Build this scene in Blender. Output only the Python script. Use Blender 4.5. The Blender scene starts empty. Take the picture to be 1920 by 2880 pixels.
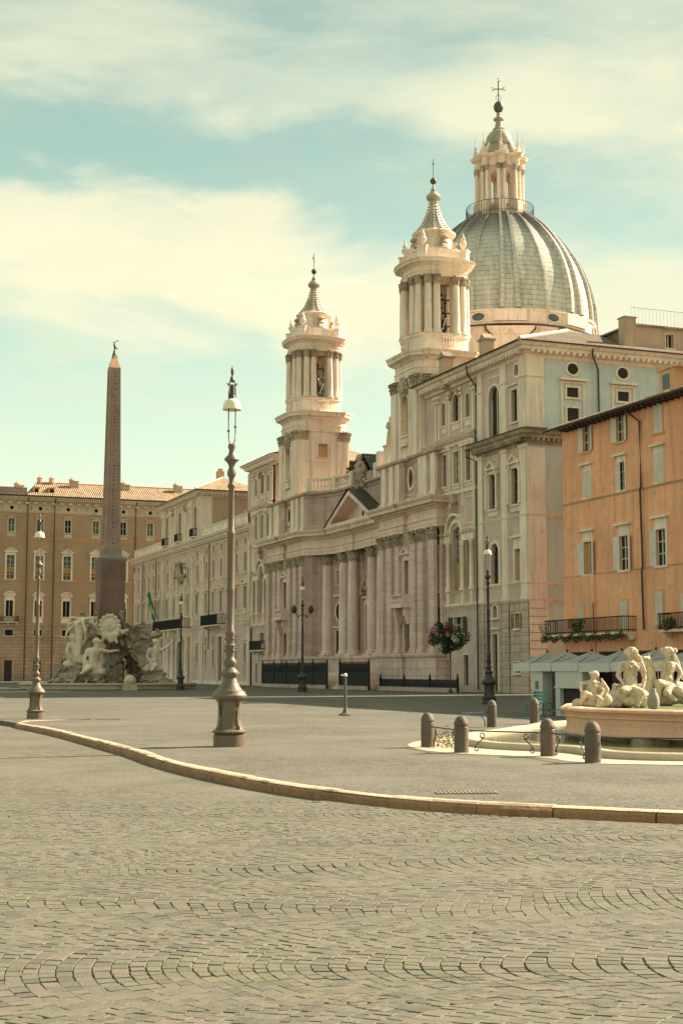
import bpy, math, random
from mathutils import Vector, Matrix, noise
R = math.radians; PI = math.pi
random.seed(7)
S = bpy.context.scene
COL = S.collection

# ------------------------------------------------------------------ camera, world, sun, exposure
EYE = 1.6
cam = bpy.data.cameras.new('camera'); camo = bpy.data.objects.new('camera', cam); COL.objects.link(camo)
cam.sensor_fit = 'HORIZONTAL'; cam.sensor_width = 24; cam.lens = 50
cam.clip_start = .1; cam.clip_end = 3000
camo.location = (0, 0, EYE); camo.rotation_euler = (R(90 + 6.404), 0, 0)
S.camera = camo

SUN_AZ, SUN_EL = 65.0, 35.3          # azimuth clockwise from +Y
S.view_settings.view_transform = 'Standard'; S.view_settings.look = 'None'
S.view_settings.exposure = 1.55; S.view_settings.gamma = 1

class N:
    """tiny node-tree helper"""
    def __init__(s, tree): s.t = tree; s.n = tree.nodes; s.l = tree.links
    def new(s, typ, **kw):
        nd = s.n.new(typ)
        for k, v in kw.items():
            if k.startswith('i_'):
                key = k[2:]; key = int(key) if key.isdigit() else key.replace('_', ' ')
                if hasattr(v, 'is_linked') or isinstance(v, bpy.types.NodeSocket): s.l.new(v, nd.inputs[key])
                else: nd.inputs[key].default_value = v
            else: setattr(nd, k, v)
        return nd
    def val(s, v, sock):
        if isinstance(v, bpy.types.NodeSocket): s.l.new(v, sock)
        else: sock.default_value = v
    def math(s, op, a, b=0.0, c=None, clamp=False):
        nd = s.n.new('ShaderNodeMath'); nd.operation = op; nd.use_clamp = clamp
        s.val(a, nd.inputs[0]); s.val(b, nd.inputs[1])
        if c is not None: s.val(c, nd.inputs[2])
        return nd.outputs[0]
    def mix(s, f, a, b, typ='MIX'):
        nd = s.n.new('ShaderNodeMix'); nd.data_type = 'RGBA'; nd.blend_type = typ
        s.val(f, nd.inputs[0])
        for v, k in ((a, 6), (b, 7)):
            if isinstance(v, bpy.types.NodeSocket): s.l.new(v, nd.inputs[k])
            else: nd.inputs[k].default_value = (*v[:3], 1)
        return nd.outputs[2]
    def noise(s, vec, scale, detail=4, rough=.55, dist=0):
        nd = s.n.new('ShaderNodeTexNoise'); s.l.new(vec, nd.inputs['Vector'])
        nd.inputs['Scale'].default_value = scale; nd.inputs['Detail'].default_value = detail
        nd.inputs['Roughness'].default_value = rough; nd.inputs['Distortion'].default_value = dist
        return nd.outputs[0]
    def ramp(s, v, stops, interp='LINEAR'):
        nd = s.n.new('ShaderNodeValToRGB'); s.l.new(v, nd.inputs[0]); nd.color_ramp.interpolation = interp
        e = nd.color_ramp.elements
        for i, (p, c) in enumerate(stops):
            x = e[i] if i < 2 else e.new(p)
            x.position = p; x.color = (*c, 1) if isinstance(c, tuple) else (c, c, c, 1)
        return nd.outputs[0]
    def mapping(s, vec, scale=(1, 1, 1), rot=(0, 0, 0), loc=(0, 0, 0)):
        nd = s.n.new('ShaderNodeMapping'); s.l.new(vec, nd.inputs[0])
        nd.inputs['Scale'].default_value = scale; nd.inputs['Rotation'].default_value = rot
        nd.inputs['Location'].default_value = loc
        return nd.outputs[0]

W_ = bpy.data.worlds.new('World'); S.world = W_; W_.use_nodes = True
n = N(W_.node_tree); n.n.clear()
sky = n.new('ShaderNodeTexSky', sky_type='NISHITA', sun_disc=False)
sky.sun_elevation = R(SUN_EL); sky.sun_rotation = R(SUN_AZ); sky.air_density = 1.0; sky.dust_density = 2.0
gen = n.new('ShaderNodeTexCoord').outputs['Generated']
sep = n.new('ShaderNodeSeparateXYZ', i_0=gen)
X, Y, Z = sep.outputs
wn = n.noise(n.mapping(gen, (1, 1, 2.6), (0, 0, R(20)), (.3, 0, .1)), 5.5, 6, .55, .4)
wn2 = n.noise(n.mapping(gen, (1.0, 1.0, 3.4), (0, R(14), 0), (.0, 2, .6)), 6, 6, .55, .5)
zz = n.math('ADD', Z, n.math('MULTIPLY', n.math('SUBTRACT', wn, .5), .13))
zz = n.math('ADD', zz, n.math('MULTIPLY', X, .10))
band = n.ramp(zz, [(0, .12), (.15, .15), (.215, .28), (.245, .86), (.290, .86), (.318, .06), (.350, .06), (.380, .60), (.405, .62), (.44, .25), (.60, .65), (.8, .4), (1, .5)])
rightm = n.math('MULTIPLY', n.math('SUBTRACT', X, .02, clamp=True), 2.6, clamp=True)       # thinner veil to the right
band = n.math('ADD', n.math('MULTIPLY', band, n.math('SUBTRACT', 1, rightm)), n.math('MULTIPLY', rightm, .62))
cl = n.math('ADD', band, n.math('MULTIPLY', n.math('SUBTRACT', wn2, .5), 1.2), clamp=True)
cl = n.ramp(cl, [(0, 0.0), (.2, .08), (.8, .92), (1, 1.0)])
skc = n.mix(1, sky.outputs[0], (.10, .088, .058), 'MULTIPLY')
lowsky = n.ramp(Z, [(0, (.345, .365, .265)), (.12, (.295, .35, .265)), (.24, (.195, .28, .222)), (.34, (.135, .212, .178)), (.45, (.115, .175, .15)), (1, (.10, .16, .16))])
skc = n.mix(.8, skc, lowsky)
cld = n.mix(n.ramp(Z, [(.33, 0.), (.47, 1.)]), n.ramp(wn, [(.3, (.32, .312, .225)), (.65, (.362, .346, .24))]), (.285, .295, .215))
out = n.mix(cl, skc, cld)
bg = n.new('ShaderNodeBackground', i_Color=out, i_Strength=1.0)
n.l.new(bg.outputs[0], n.new('ShaderNodeOutputWorld').inputs[0])

sl = bpy.data.lights.new('sun', 'SUN'); sl.energy = 4.7; sl.angle = R(.6); sl.color = (1, .86, .68)
so = bpy.data.objects.new('sun', sl); COL.objects.link(so); so.location = (60, 30, 80)
sd = Vector((math.sin(R(SUN_AZ)) * math.cos(R(SUN_EL)), math.cos(R(SUN_AZ)) * math.cos(R(SUN_EL)), math.sin(R(SUN_EL))))
so.rotation_euler = sd.to_track_quat('Z', 'Y').to_euler()

# ------------------------------------------------------------------ materials
MC = {}
def bsdf(name, rough=.8, metal=0, spec=.3):
    m = bpy.data.materials.new(name); m.use_nodes = True; t = N(m.node_tree)
    b = m.node_tree.nodes['Principled BSDF']
    b.inputs['Roughness'].default_value = rough; b.inputs['Metallic'].default_value = metal
    b.inputs['Specular IOR Level'].default_value = spec
    return m, t, b
def bump(t, b, h, st, dist=.05):
    nd = t.new('ShaderNodeBump'); nd.inputs['Strength'].default_value = st; nd.inputs['Distance'].default_value = dist
    t.l.new(h, nd.inputs['Height']); t.l.new(nd.outputs[0], b.inputs['Normal'])
def stone(name, col, var=.22, scale=1.0, bst=.4, streak=.3, course=None, dirt=(.10, .085, .06), dirtamt=.5, rough=.85, fine=.15, hue=None, obj=False):
    """weathered mineral surface: blotches, rain streaks, grain, optional coursing (height, length)"""
    if name != 'blue_plaster': col = (col[0] * 1.02, col[1] * .965, col[2] * .95)
    m, t, b = bsdf(name, rough)
    p = t.new('ShaderNodeTexCoord').outputs['Object'] if obj else t.new('ShaderNodeNewGeometry').outputs['Position']
    big = t.noise(p, .35 * scale, 5, .6)
    med = t.noise(p, 2.2 * scale, 5, .65)
    fi = t.noise(p, 14 * scale, 3, .6)
    st = t.noise(t.mapping(p, (2.2 * scale, 2.2 * scale, .16 * scale)), 1.0, 5, .7)
    d = tuple(c * (1 - var) for c in col); l = tuple(min(1, c * (1 + var)) for c in col)
    c = t.mix(t.ramp(big, [(.3, 0.), (.7, 1.)]), d, l)
    if hue: c = t.mix(t.math('MULTIPLY', t.ramp(med, [(.45, 0.), (.75, 1.)]), .6), c, hue)
    c = t.mix(t.math('MULTIPLY', t.ramp(st, [(.50, 0.), (.70, 1.)]), streak), c, dirt)
    c = t.mix(t.math('MULTIPLY', t.ramp(med, [(.55, 0.), (.8, 1.)]), dirtamt * .5), c, dirt)
    c = t.mix(fine, c, t.ramp(fi, [(.3, 0.15), (.7, .85)]), 'OVERLAY')
    h = t.math('ADD', t.math('MULTIPLY', fi, .35), med)
    if course:
        s3 = t.new('ShaderNodeSeparateXYZ', i_0=t.new('ShaderNodeTexCoord').outputs['Object'])
        cv = t.new('ShaderNodeCombineXYZ'); t.l.new(t.math('ADD', s3.outputs[0], s3.outputs[1]), cv.inputs[0]); t.l.new(s3.outputs[2], cv.inputs[1])
        br = t.new('ShaderNodeTexBrick', i_Vector=cv.outputs[0])
        br.inputs['Scale'].default_value = 1; br.inputs['Brick Width'].default_value = course[1]
        br.inputs['Row Height'].default_value = course[0]; br.inputs['Mortar Size'].default_value = course[2] if len(course) > 2 else .018
        br.inputs['Mortar Smooth'].default_value = .3
        br.inputs['Color1'].default_value = (.42, .42, .42, 1); br.inputs['Color2'].default_value = (.58, .58, .58, 1); br.inputs['Mortar'].default_value = (.2, .2, .2, 1)
        c = t.mix(.55, c, br.outputs[0], 'OVERLAY')
        h = t.math('SUBTRACT', h, t.math('MULTIPLY', br.outputs[1], 2.0))
    t.l.new(c, b.inputs['Base Color']); bump(t, b, h, bst, .04)
    return m
M = {}
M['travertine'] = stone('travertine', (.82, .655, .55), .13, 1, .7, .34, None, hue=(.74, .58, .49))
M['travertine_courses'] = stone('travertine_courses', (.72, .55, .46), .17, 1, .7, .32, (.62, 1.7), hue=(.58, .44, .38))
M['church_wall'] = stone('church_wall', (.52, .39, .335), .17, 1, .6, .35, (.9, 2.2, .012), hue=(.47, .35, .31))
M['tower_stone'] = stone('tower_stone', (.82, .71, .58), .12, 1, .5, .4, None, dirtamt=.6)
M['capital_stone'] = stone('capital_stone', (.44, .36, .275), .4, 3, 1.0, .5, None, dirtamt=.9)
M['gallery_plaster'] = stone('gallery_plaster', (.62, .48, .41), .15, 1, .3, .4, None, hue=(.55, .42, .37))
M['palace_plaster'] = stone('palace_plaster', (.66, .50, .41), .13, 1, .3, .35, None, hue=(.62, .45, .36))
M['palace_trim'] = stone('palace_trim', (.82, .71, .58), .12, 1, .4, .35)
M['blue_plaster'] = stone('blue_plaster', (.56, .60, .555), .10, .8, .2, .22, None, dirt=(.22, .22, .18))
M['orange_plaster'] = stone('orange_plaster', (.87, .435, .25), .15, .9, .3, .5, None, dirt=(.36, .20, .11), hue=(.76, .40, .20), dirtamt=.9)
M['sunlit_plaster'] = stone('sunlit_plaster', (.80, .50, .24), .12, 1, .2, .25)  # orange sunlight inside the tower stage, put into the plaster colour
M['orange_trim'] = stone('orange_trim', (.64, .40, .235), .12, 1, .3, .2)
M['ochre_plaster'] = stone('ochre_plaster', (.40, .28, .18), .12, .8, .2, .3, None, dirt=(.22, .15, .09))
M['ochre_base'] = stone('ochre_base', (.42, .31, .22), .15, 1, .5, .3, (.55, 1.5, .05))
M['pale_frieze'] = stone('pale_frieze', (.55, .47, .34), .12, 1, .3, .3)
M['pink_wall'] = stone('pink_wall', (.52, .38, .28), .12, .8, .2, .3)
M['rust_stone'] = stone('rust_stone', (.55, .45, .36), .15, 1, .5, .5, (.6, 3.0, .04))
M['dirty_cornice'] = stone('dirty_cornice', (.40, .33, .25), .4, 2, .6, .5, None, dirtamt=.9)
M['granite'] = stone('granite', (.37, .26, .21), .18, 2, .5, .25, None, dirt=(.16, .10, .08), hue=(.40, .28, .22), fine=.4)
M['granite_dark'] = stone('granite_dark', (.22, .14, .115), .2, 2, .5, .3, None, dirt=(.07, .05, .04))
M['granite_grey'] = stone('granite_grey', (.27, .24, .19), .2, 2, .5, .3)
M['marble'] = stone('marble', (.62, .53, .40), .22, 5, .9, .9, None, dirt=(.30, .24, .14), dirtamt=.7)
M['rock'] = stone('rock', (.40, .35, .275), .35, 1.2, 1.0, .4, None, dirtamt=1.0, hue=(.42, .30, .2))
M['rock_figure'] = stone('rock_figure', (.70, .62, .49), .2, 1.5, .7, .4, None, dirtamt=.9)
M['basin_stone'] = stone('basin_stone', (.64, .41, .29), .15, 1.6, .5, .35, None, dirt=(.26, .18, .11), hue=(.60, .45, .30), dirtamt=.6)
M['pool_stone'] = stone('pool_stone', (.46, .40, .29), .15, 2, .4, .2, None, dirt=(.32, .27, .17))
M['kerb_shaded_face'] = stone('kerb_shaded_face', (.31, .165, .085), .25, 3.5, .9, .3, None, dirt=(.16, .09, .05), hue=(.50, .33, .20), dirtamt=.9)  # street-side faces: their shade and warm bounce put into a darker colour
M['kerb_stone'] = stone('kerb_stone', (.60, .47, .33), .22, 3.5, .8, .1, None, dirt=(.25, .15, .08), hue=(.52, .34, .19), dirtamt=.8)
M['bollard_stone'] = stone('bollard_stone', (.13, .105, .08), .22, 5, .5, .25, None, dirt=(.06, .045, .03), rough=.6)
M['lamp_iron'] = stone('lamp_iron', (.16, .13, .092), .2, 6, .3, .3, None, dirt=(.10, .08, .05), rough=.42)
M['lamp_dark'] = stone('lamp_dark', (.055, .05, .045), .2, 6, .2, .1, None, rough=.5)
M['dark_iron'] = stone('dark_iron', (.016, .018, .017), .3, 4, .2, 0, None, rough=.6)
M['rail_iron'] = stone('rail_iron', (.05, .055, .05), .3, 4, .2, 0, None, rough=.5)
M['bronze'] = stone('bronze', (.09, .085, .07), .3, 4, .3, .2, None, rough=.5)
M['dome_metal'] = stone('dome_metal', (.36, .33, .25), .25, 2, .3, .4, None, rough=.5)
M['pipe_metal'] = stone('pipe_metal', (.07, .055, .045), .2, 4, .2, .1, None, rough=.5)
M['wood_dark'] = stone('wood_dark', (.055, .045, .035), .3, 3, .3, .2)
M['shutter_grey'] = stone('shutter_grey', (.70, .66, .58), .1, 3, .2, .15)
M['shutter_brown'] = stone('shutter_brown', (.20, .14, .10), .15, 3, .2, .15)
M['shutter_green'] = stone('shutter_green', (.06, .07, .05), .15, 3, .2, .1)
M['cream_paint'] = stone('cream_paint', (.66, .60, .45), .1, 2, .2, .15)
M['lead'] = None
def plain(name, col, rough=.6, emit=None):
    m, t, b = bsdf(name, rough)
    p = t.new('ShaderNodeTexCoord').outputs['Object']
    f = t.noise(p, 9, 3)
    t.l.new(t.mix(f, tuple(c * .82 for c in col), tuple(min(1, c * 1.15) for c in col)), b.inputs['Base Color'])
    return m
M['white_canvas'] = plain('white_canvas', (.30, .285, .255), .8)
M['white_panel'] = plain('white_panel', (.55, .54, .49), .7)
M['dark_inside'] = plain('dark_inside', (.045, .035, .028), .9)
M['lamp_glass'] = plain('lamp_glass', (.82, .75, .58), .35)
M['teal_paint'] = plain('teal_paint', (.12, .30, .26), .5)
M['red_cloth'] = plain('red_cloth', (.35, .04, .05), .8)
M['skin'] = plain('skin', (.45, .28, .2), .6)
M['leaf'] = plain('leaf', (.05, .075, .03), .7)
M['leaf_light'] = plain('leaf_light', (.16, .17, .035), .7)
M['flower_pink'] = plain('flower_pink', (.55, .22, .28), .7)
M['flower_white'] = plain('flower_white', (.62, .60, .42), .7)
M['flower_red'] = plain('flower_red', (.20, .02, .035), .7)
M['flag_green'] = plain('flag_green', (.015, .20, .06), .7)
M['flag_yellow'] = plain('flag_yellow', (.55, .42, .05), .7)
M['flag_blue'] = plain('flag_blue', (.02, .05, .16), .7)
M['ink'] = plain('ink', (.16, .16, .15), .7)
M['curtain'] = plain('curtain', (.42, .26, .11), .8)
M['grass_patch'] = plain('grass_patch', (.20, .19, .08), .9)
# glass: dark reflective panes with slight unevenness
def glass(name, col, rough=.25, spec=.35):
    m, t, b = bsdf(name, rough, 0, spec)
    p = t.new('ShaderNodeNewGeometry').outputs['Position']
    t.l.new(t.mix(t.noise(p, .9, 2), tuple(c * .5 for c in col), tuple(c * 1.5 for c in col)), b.inputs['Base Color'])
    bump(t, b, t.noise(p, 2.5, 2), .15, .03)
    return m
M['glass_dark'] = glass('glass_dark', (.014, .014, .013), .4, .2)
M['glass_teal'] = glass('glass_teal', (.08, .12, .115), .3)
M['glass_brown'] = glass('glass_brown', (.035, .026, .02), .5, .15)
# lead dome: sheets with seams, pattern from object cylindrical coordinates
def lead():
    m, t, b = bsdf('lead_sheet', .72, 0, .2)
    o = t.new('ShaderNodeTexCoord').outputs['Object']
    s3 = t.new('ShaderNodeSeparateXYZ', i_0=o)
    ang = t.math('ARCTAN2', s3.outputs[1], s3.outputs[0])
    cv = t.new('ShaderNodeCombineXYZ'); t.l.new(t.math('MULTIPLY', ang, 160 / (2 * PI)), cv.inputs[0]); t.l.new(s3.outputs[2], cv.inputs[1])
    br = t.new('ShaderNodeTexBrick', i_Vector=cv.outputs[0], offset=.5)
    br.inputs['Scale'].default_value = 1; br.inputs['Brick Width'].default_value = 1.667; br.inputs['Row Height'].default_value = .52
    br.inputs['Mortar Size'].default_value = .045; br.inputs['Mortar Smooth'].default_value = .2
    br.inputs['Color1'].default_value = (.40, .39, .335, 1); br.inputs['Color2'].default_value = (.50, .485, .42, 1); br.inputs['Mortar'].default_value = (.22, .21, .18, 1)
    st = t.noise(t.mapping(o, (1.6, 1.6, .16)), 1.2, 6, .7)
    c = t.mix(t.math('MULTIPLY', t.ramp(st, [(.38, 0.), (.68, 1.)]), .55), br.outputs[0], (.76, .73, .63))
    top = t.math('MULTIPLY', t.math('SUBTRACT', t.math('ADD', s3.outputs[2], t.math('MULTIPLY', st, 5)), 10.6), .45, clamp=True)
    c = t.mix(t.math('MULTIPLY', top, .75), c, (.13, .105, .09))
    t.l.new(c, b.inputs['Base Color'])
    bump(t, b, t.math('SUBTRACT', t.noise(o, 3, 4), t.math('MULTIPLY', br.outputs[1], 1.4)), .35, .05)
    return m
M['lead'] = lead()
# clay tiled roof; ax = object axis running along the eave
def tiles(name, ax, c1, c2, c3, pitch=.34):
    m, t, b = bsdf(name, .85)
    o = t.new('ShaderNodeTexCoord').outputs['Object']
    s3 = t.new('ShaderNodeSeparateXYZ', i_0=o)
    u = s3.outputs[ax]; v = s3.outputs[1 - ax]
    w = t.math('ABSOLUTE', t.math('SUBTRACT', t.math('FRACT', t.math('MULTIPLY', u, 1 / pitch)), .5))      # 0 at ridge of cover tile
    rows = t.math('FRACT', t.math('MULTIPLY', v, 1 / .42))
    cell = t.new('ShaderNodeCombineXYZ'); t.l.new(t.math('FLOOR', t.math('MULTIPLY', u, 1 / pitch)), cell.inputs[0]); t.l.new(t.math('FLOOR', t.math('MULTIPLY', v, 1 / .42)), cell.inputs[1])
    wnz = t.new('ShaderNodeTexWhiteNoise', i_Vector=cell.outputs[0]).outputs[0]
    c = t.mix(wnz, c1, c2)
    c = t.mix(t.math('MULTIPLY', t.ramp(t.noise(o, .7, 5, .7), [(.45, 0.), (.7, 1.)]), .7), c, c3)
    c = t.mix(t.math('MULTIPLY', t.ramp(w, [(.25, 0.), (.42, 1.)]), .8), c, tuple(k * .3 for k in c3))
    t.l.new(c, b.inputs['Base Color'])
    h = t.math('ADD', t.math('MULTIPLY', t.math('SUBTRACT', .5, w), 2.0), t.math('MULTIPLY', rows, .4))
    bump(t, b, h, 1.0, .09)
    return m
M['tiles_x'] = tiles('tiles_along_x', 0, (.36, .24, .14), (.52, .37, .22), (.17, .13, .085))
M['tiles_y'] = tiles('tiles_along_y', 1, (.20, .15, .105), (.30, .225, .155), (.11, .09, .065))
M['tiles_dark'] = tiles('tiles_dark', 0, (.11, .10, .085), (.16, .14, .11), (.06, .06, .05))
def water(name, col, rough=.08, bs=.2):
    m, t, b = bsdf(name, rough, 0, .5)
    p = t.new('ShaderNodeNewGeometry').outputs['Position']
    t.l.new(t.mix(t.ramp(t.noise(p, .8, 4), [(.35, 0.), (.65, 1.)]), col, tuple(c * 1.7 for c in col)), b.inputs['Base Color'])
    bump(t, b, t.noise(t.mapping(p, (1, 2.5, 1)), 5, 3), bs, .03)
    return m
M['pool_water'] = water('pool_water', (.15, .135, .07), .10, .05)
M['basin_water'] = water('basin_water', (.12, .15, .06), .3)

def cobble_far(name, base, dark):
    """small worn setts seen at a distance, laid in arcs"""
    m, t, b = bsdf(name, .78, 0, .25)
    p = t.new('ShaderNodeNewGeometry').outputs['Position']
    s3 = t.new('ShaderNodeSeparateXYZ', i_0=p)
    PER = 2.15
    fx = t.math('SUBTRACT', t.math('FRACT', t.math('MULTIPLY', t.math('SUBTRACT', s3.outputs[1], 8.6), 1 / PER)), 0.0)
    fx = t.math('MULTIPLY', fx, PER)
    arc = t.math('MULTIPLY', t.math('COSINE', t.math('MULTIPLY', fx, 2 * PI / PER)), -.27)
    wob = t.math('MULTIPLY', t.math('SUBTRACT', t.noise(p, 1.3, 3), .5), .10)
    vy = t.math('ADD', t.math('SUBTRACT', s3.outputs[0], arc), wob)
    cv = t.new('ShaderNodeCombineXYZ'); t.l.new(t.math('ADD', s3.outputs[1], wob), cv.inputs[0]); t.l.new(vy, cv.inputs[1])
    br = t.new('ShaderNodeTexBrick', i_Vector=cv.outputs[0], offset=.5)
    br.inputs['Scale'].default_value = 1; br.inputs['Brick Width'].default_value = .118; br.inputs['Row Height'].default_value = .118
    br.inputs['Mortar Size'].default_value = .012; br.inputs['Mortar Smooth'].default_value = .5
    br.inputs['Color1'].default_value = (*[c * .72 for c in base], 1); br.inputs['Color2'].default_value = (*[c * 1.28 for c in base], 1)
    br.inputs['Mortar'].default_value = (*dark, 1)
    c = br.outputs[0]
    c = t.mix(t.math('MULTIPLY', t.ramp(t.noise(p, .22, 5, .6), [(.4, 0.), (.6, 1.)]), .7), c, tuple(k * 1.22 for k in base))
    c = t.mix(t.math('MULTIPLY', t.ramp(t.noise(t.mapping(p, (1, 1, 1), (0, 0, 0), (9, 3, 0)), .5, 6, .7), [(.5, 0.), (.68, 1.)]), .6), c, tuple(k * .62 for k in base))
    c = t.mix(t.math('MULTIPLY', t.ramp(t.noise(p, 7, 4, .7), [(.55, 0.), (.75, 1.)]), .35), c, (base[0] * .6, base[1] * .58, base[2] * .5))
    t.l.new(c, b.inputs['Base Color'])
    bump(t, b, t.math('ADD', t.math('MULTIPLY', br.outputs[1], -1.0), t.math('MULTIPLY', t.noise(p, 12, 3), .5)), .6, .02)
    return m
M['setts_inner'] = cobble_far('setts_inner', (.136, .122, .094), (.072, .064, .048))
M['setts_outer'] = cobble_far('setts_outer', (.138, .125, .092), (.085, .077, .055))
def joint_dirt():
    m, t, b = bsdf('joint_dirt', .95)
    p = t.new('ShaderNodeNewGeometry').outputs['Position']
    mo = t.ramp(t.noise(p, .8, 6, .7), [(.40, 0.), (.58, 1.)])
    c = t.mix(mo, (.040, .034, .025), (.20, .20, .055))
    c = t.mix(.5, c, t.ramp(t.noise(p, 30, 3), [(.3, .1), (.7, .9)]), 'OVERLAY')
    t.l.new(c, b.inputs['Base Color'])
    return m
M['joint_dirt'] = joint_dirt()
def sett_top():
    m, t, b = bsdf('sett_top', .7, 0, .3)
    p = t.new('ShaderNodeNewGeometry').outputs['Position']
    a = t.new('ShaderNodeAttribute', attribute_name='rnd').outputs['Fac']
    c = t.ramp(a, [(0, (.094, .087, .067)), (.35, (.124, .114, .086)), (.7, (.136, .124, .092)), (1, (.164, .132, .101))])
    c = t.mix(t.math('MULTIPLY', t.ramp(t.noise(p, .8, 6, .7), [(.46, 0.), (.66, 1.)]), .35), c, (.165, .162, .085))
    c = t.mix(.45, c, t.ramp(t.noise(p, 45, 4, .7), [(.3, .2), (.7, .8)]), 'OVERLAY')
    t.l.new(c, b.inputs['Base Color'])
    bump(t, b, t.noise(p, 40, 4, .7), .6, .006)
    return m
M['sett_top'] = sett_top()
# ------------------------------------------------------------------ mesh helpers
class MB:
    def __init__(s): s.v = []; s.f = []; s.mi = []; s.cur = 0
    def add(s, vs, fs):
        o = len(s.v); s.v += [tuple(v) for v in vs]
        for f in fs: s.f.append(tuple(i + o for i in f)); s.mi.append(s.cur)
        return s
    def mat(s, i): s.cur = i; return s
    def box(s, x0, x1, y0, y1, z0, z1):
        return s.add([(x0, y0, z0), (x1, y0, z0), (x1, y1, z0), (x0, y1, z0), (x0, y0, z1), (x1, y0, z1), (x1, y1, z1), (x0, y1, z1)],
                     [(0, 3, 2, 1), (4, 5, 6, 7), (0, 1, 5, 4), (1, 2, 6, 5), (2, 3, 7, 6), (3, 0, 4, 7)])
    def cbox(s, cx, cy, z0, w, d, h): return s.box(cx - w / 2, cx + w / 2, cy - d / 2, cy + d / 2, z0, z0 + h)
    def frustum(s, cx, cy, z0, w0, d0, z1, w1, d1):
        vs = []
        for z, w, d in ((z0, w0, d0), (z1, w1, d1)):
            vs += [(cx - w / 2, cy - d / 2, z), (cx + w / 2, cy - d / 2, z), (cx + w / 2, cy + d / 2, z), (cx - w / 2, cy + d / 2, z)]
        return s.add(vs, [(0, 3, 2, 1), (4, 5, 6, 7), (0, 1, 5, 4), (1, 2, 6, 5), (2, 3, 7, 6), (3, 0, 4, 7)])
    def xz(s, pts, y0, y1):       # extrude polygon given in xz (front = y1)
        k = len(pts)
        vs = [(x, y0, z) for x, z in pts] + [(x, y1, z) for x, z in pts]
        return s.add(vs, [tuple(range(k)), tuple(range(2 * k - 1, k - 1, -1))] + [(i, i + k, (i + 1) % k + k, (i + 1) % k) for i in range(k)])
    def xy(s, pts, z0, z1):
        k = len(pts)
        vs = [(x, y, z0) for x, y in pts] + [(x, y, z1) for x, y in pts]
        return s.add(vs, [tuple(range(k - 1, -1, -1)), tuple(range(k, 2 * k))] + [(i, (i + 1) % k, (i + 1) % k + k, i + k) for i in range(k)])
    def lathe(s, prof, nseg=16, cx=0, cy=0, z=0, ph=0, a0=0, a1=None, ribs=None):
        full = a1 is None; a1 = a0 + 2 * PI if full else a1
        cnt = nseg if full else nseg + 1
        vs = []
        for r, h in prof:
            for i in range(cnt):
                a = a0 + ph + (a1 - a0) * i / nseg
                rr = r * (ribs(a, h) if ribs else 1)
                vs.append((cx + rr * math.cos(a), cy + rr * math.sin(a), z + h))
        fs = []
        for j in range(len(prof) - 1):
            for i in range(nseg):
                i2 = (i + 1) % cnt
                fs.append((j * cnt + i, j * cnt + i2, (j + 1) * cnt + i2, (j + 1) * cnt + i))
        if full:
            if prof[0][0] > 1e-4: fs.append(tuple(range(cnt - 1, -1, -1)))
            if prof[-1][0] > 1e-4: fs.append(tuple((len(prof) - 1) * cnt + i for i in range(cnt)))
        return s.add(vs, fs)
    def sweep(s, path, prof, closed=False):
        """sweep (out, z) profile along xy path; outward = right-hand side of travel; mitred; end caps"""
        k = len(path); m = len(prof); vs = []
        for i, (x, y) in enumerate(path):
            def nrm(a, b):
                d = Vector((b[0] - a[0], b[1] - a[1])).normalized(); return Vector((d.y, -d.x))
            if closed or 0 < i < k - 1:
                n1 = nrm(path[i - 1], path[i]); n2 = nrm(path[i], path[(i + 1) % k])
                nn = n1 + n2
                if nn.length < 1e-6: nn = n1
                nn = nn.normalized(); nn = nn / max(.35, nn.dot(n1))
            elif i == 0: nn = nrm(path[0], path[1])
            else: nn = nrm(path[-2], path[-1])
            for o, h in prof: vs.append((x + nn.x * o, y + nn.y * o, h))
        fs = []
        for i in range(k if closed else k - 1):
            a = i * m; b = ((i + 1) % k) * m
            for j in range(m): fs.append((a + j, a + (j + 1) % m, b + (j + 1) % m, b + j))
        if not closed: fs += [tuple(range(m - 1, -1, -1)), tuple((k - 1) * m + j for j in range(m))]
        return s.add(vs, fs)
    def tube(s, pts, r, k=6):
        pts = [Vector(p) for p in pts]; vs = []
        rs = r if isinstance(r, (list, tuple)) else [r] * len(pts)
        for i, p in enumerate(pts):
            d = (pts[min(i + 1, len(pts) - 1)] - pts[max(i - 1, 0)]).normalized()
            u = d.cross(Vector((0, 0, 1)))
            if u.length < .05: u = d.cross(Vector((1, 0, 0)))
            u.normalize(); w = d.cross(u)
            for j in range(k):
                a = 2 * PI * j / k; vs.append(p + (u * math.cos(a) + w * math.sin(a)) * rs[i])
        fs = [(i * k + j, i * k + (j + 1) % k, (i + 1) * k + (j + 1) % k, (i + 1) * k + j) for i in range(len(pts) - 1) for j in range(k)]
        fs += [tuple(range(k - 1, -1, -1)), tuple((len(pts) - 1) * k + j for j in range(k))]
        return s.add(vs, fs)
    def ball(s, c, r, seg=12, rings=8, rot=None):
        rx, ry, rz = r if isinstance(r, (tuple, list)) else (r, r, r)
        vs = [Vector((0, 0, -rz))]
        for i in range(1, rings):
            t = PI * i / rings
            for j in range(seg):
                a = 2 * PI * j / seg; vs.append(Vector((rx * math.sin(t) * math.cos(a), ry * math.sin(t) * math.sin(a), -rz * math.cos(t))))
        vs.append(Vector((0, 0, rz)))
        if rot is not None: vs = [rot @ v for v in vs]
        vs = [v + Vector(c) for v in vs]
        fs = [(0, 1 + (j + 1) % seg, 1 + j) for j in range(seg)]
        for i in range(rings - 2):
            for j in range(seg): a = 1 + i * seg; fs.append((a + j, a + (j + 1) % seg, a + seg + (j + 1) % seg, a + seg + j))
        a = 1 + (rings - 2) * seg; fs += [(a + j, a + (j + 1) % seg, len(vs) - 1) for j in range(seg)]
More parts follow.
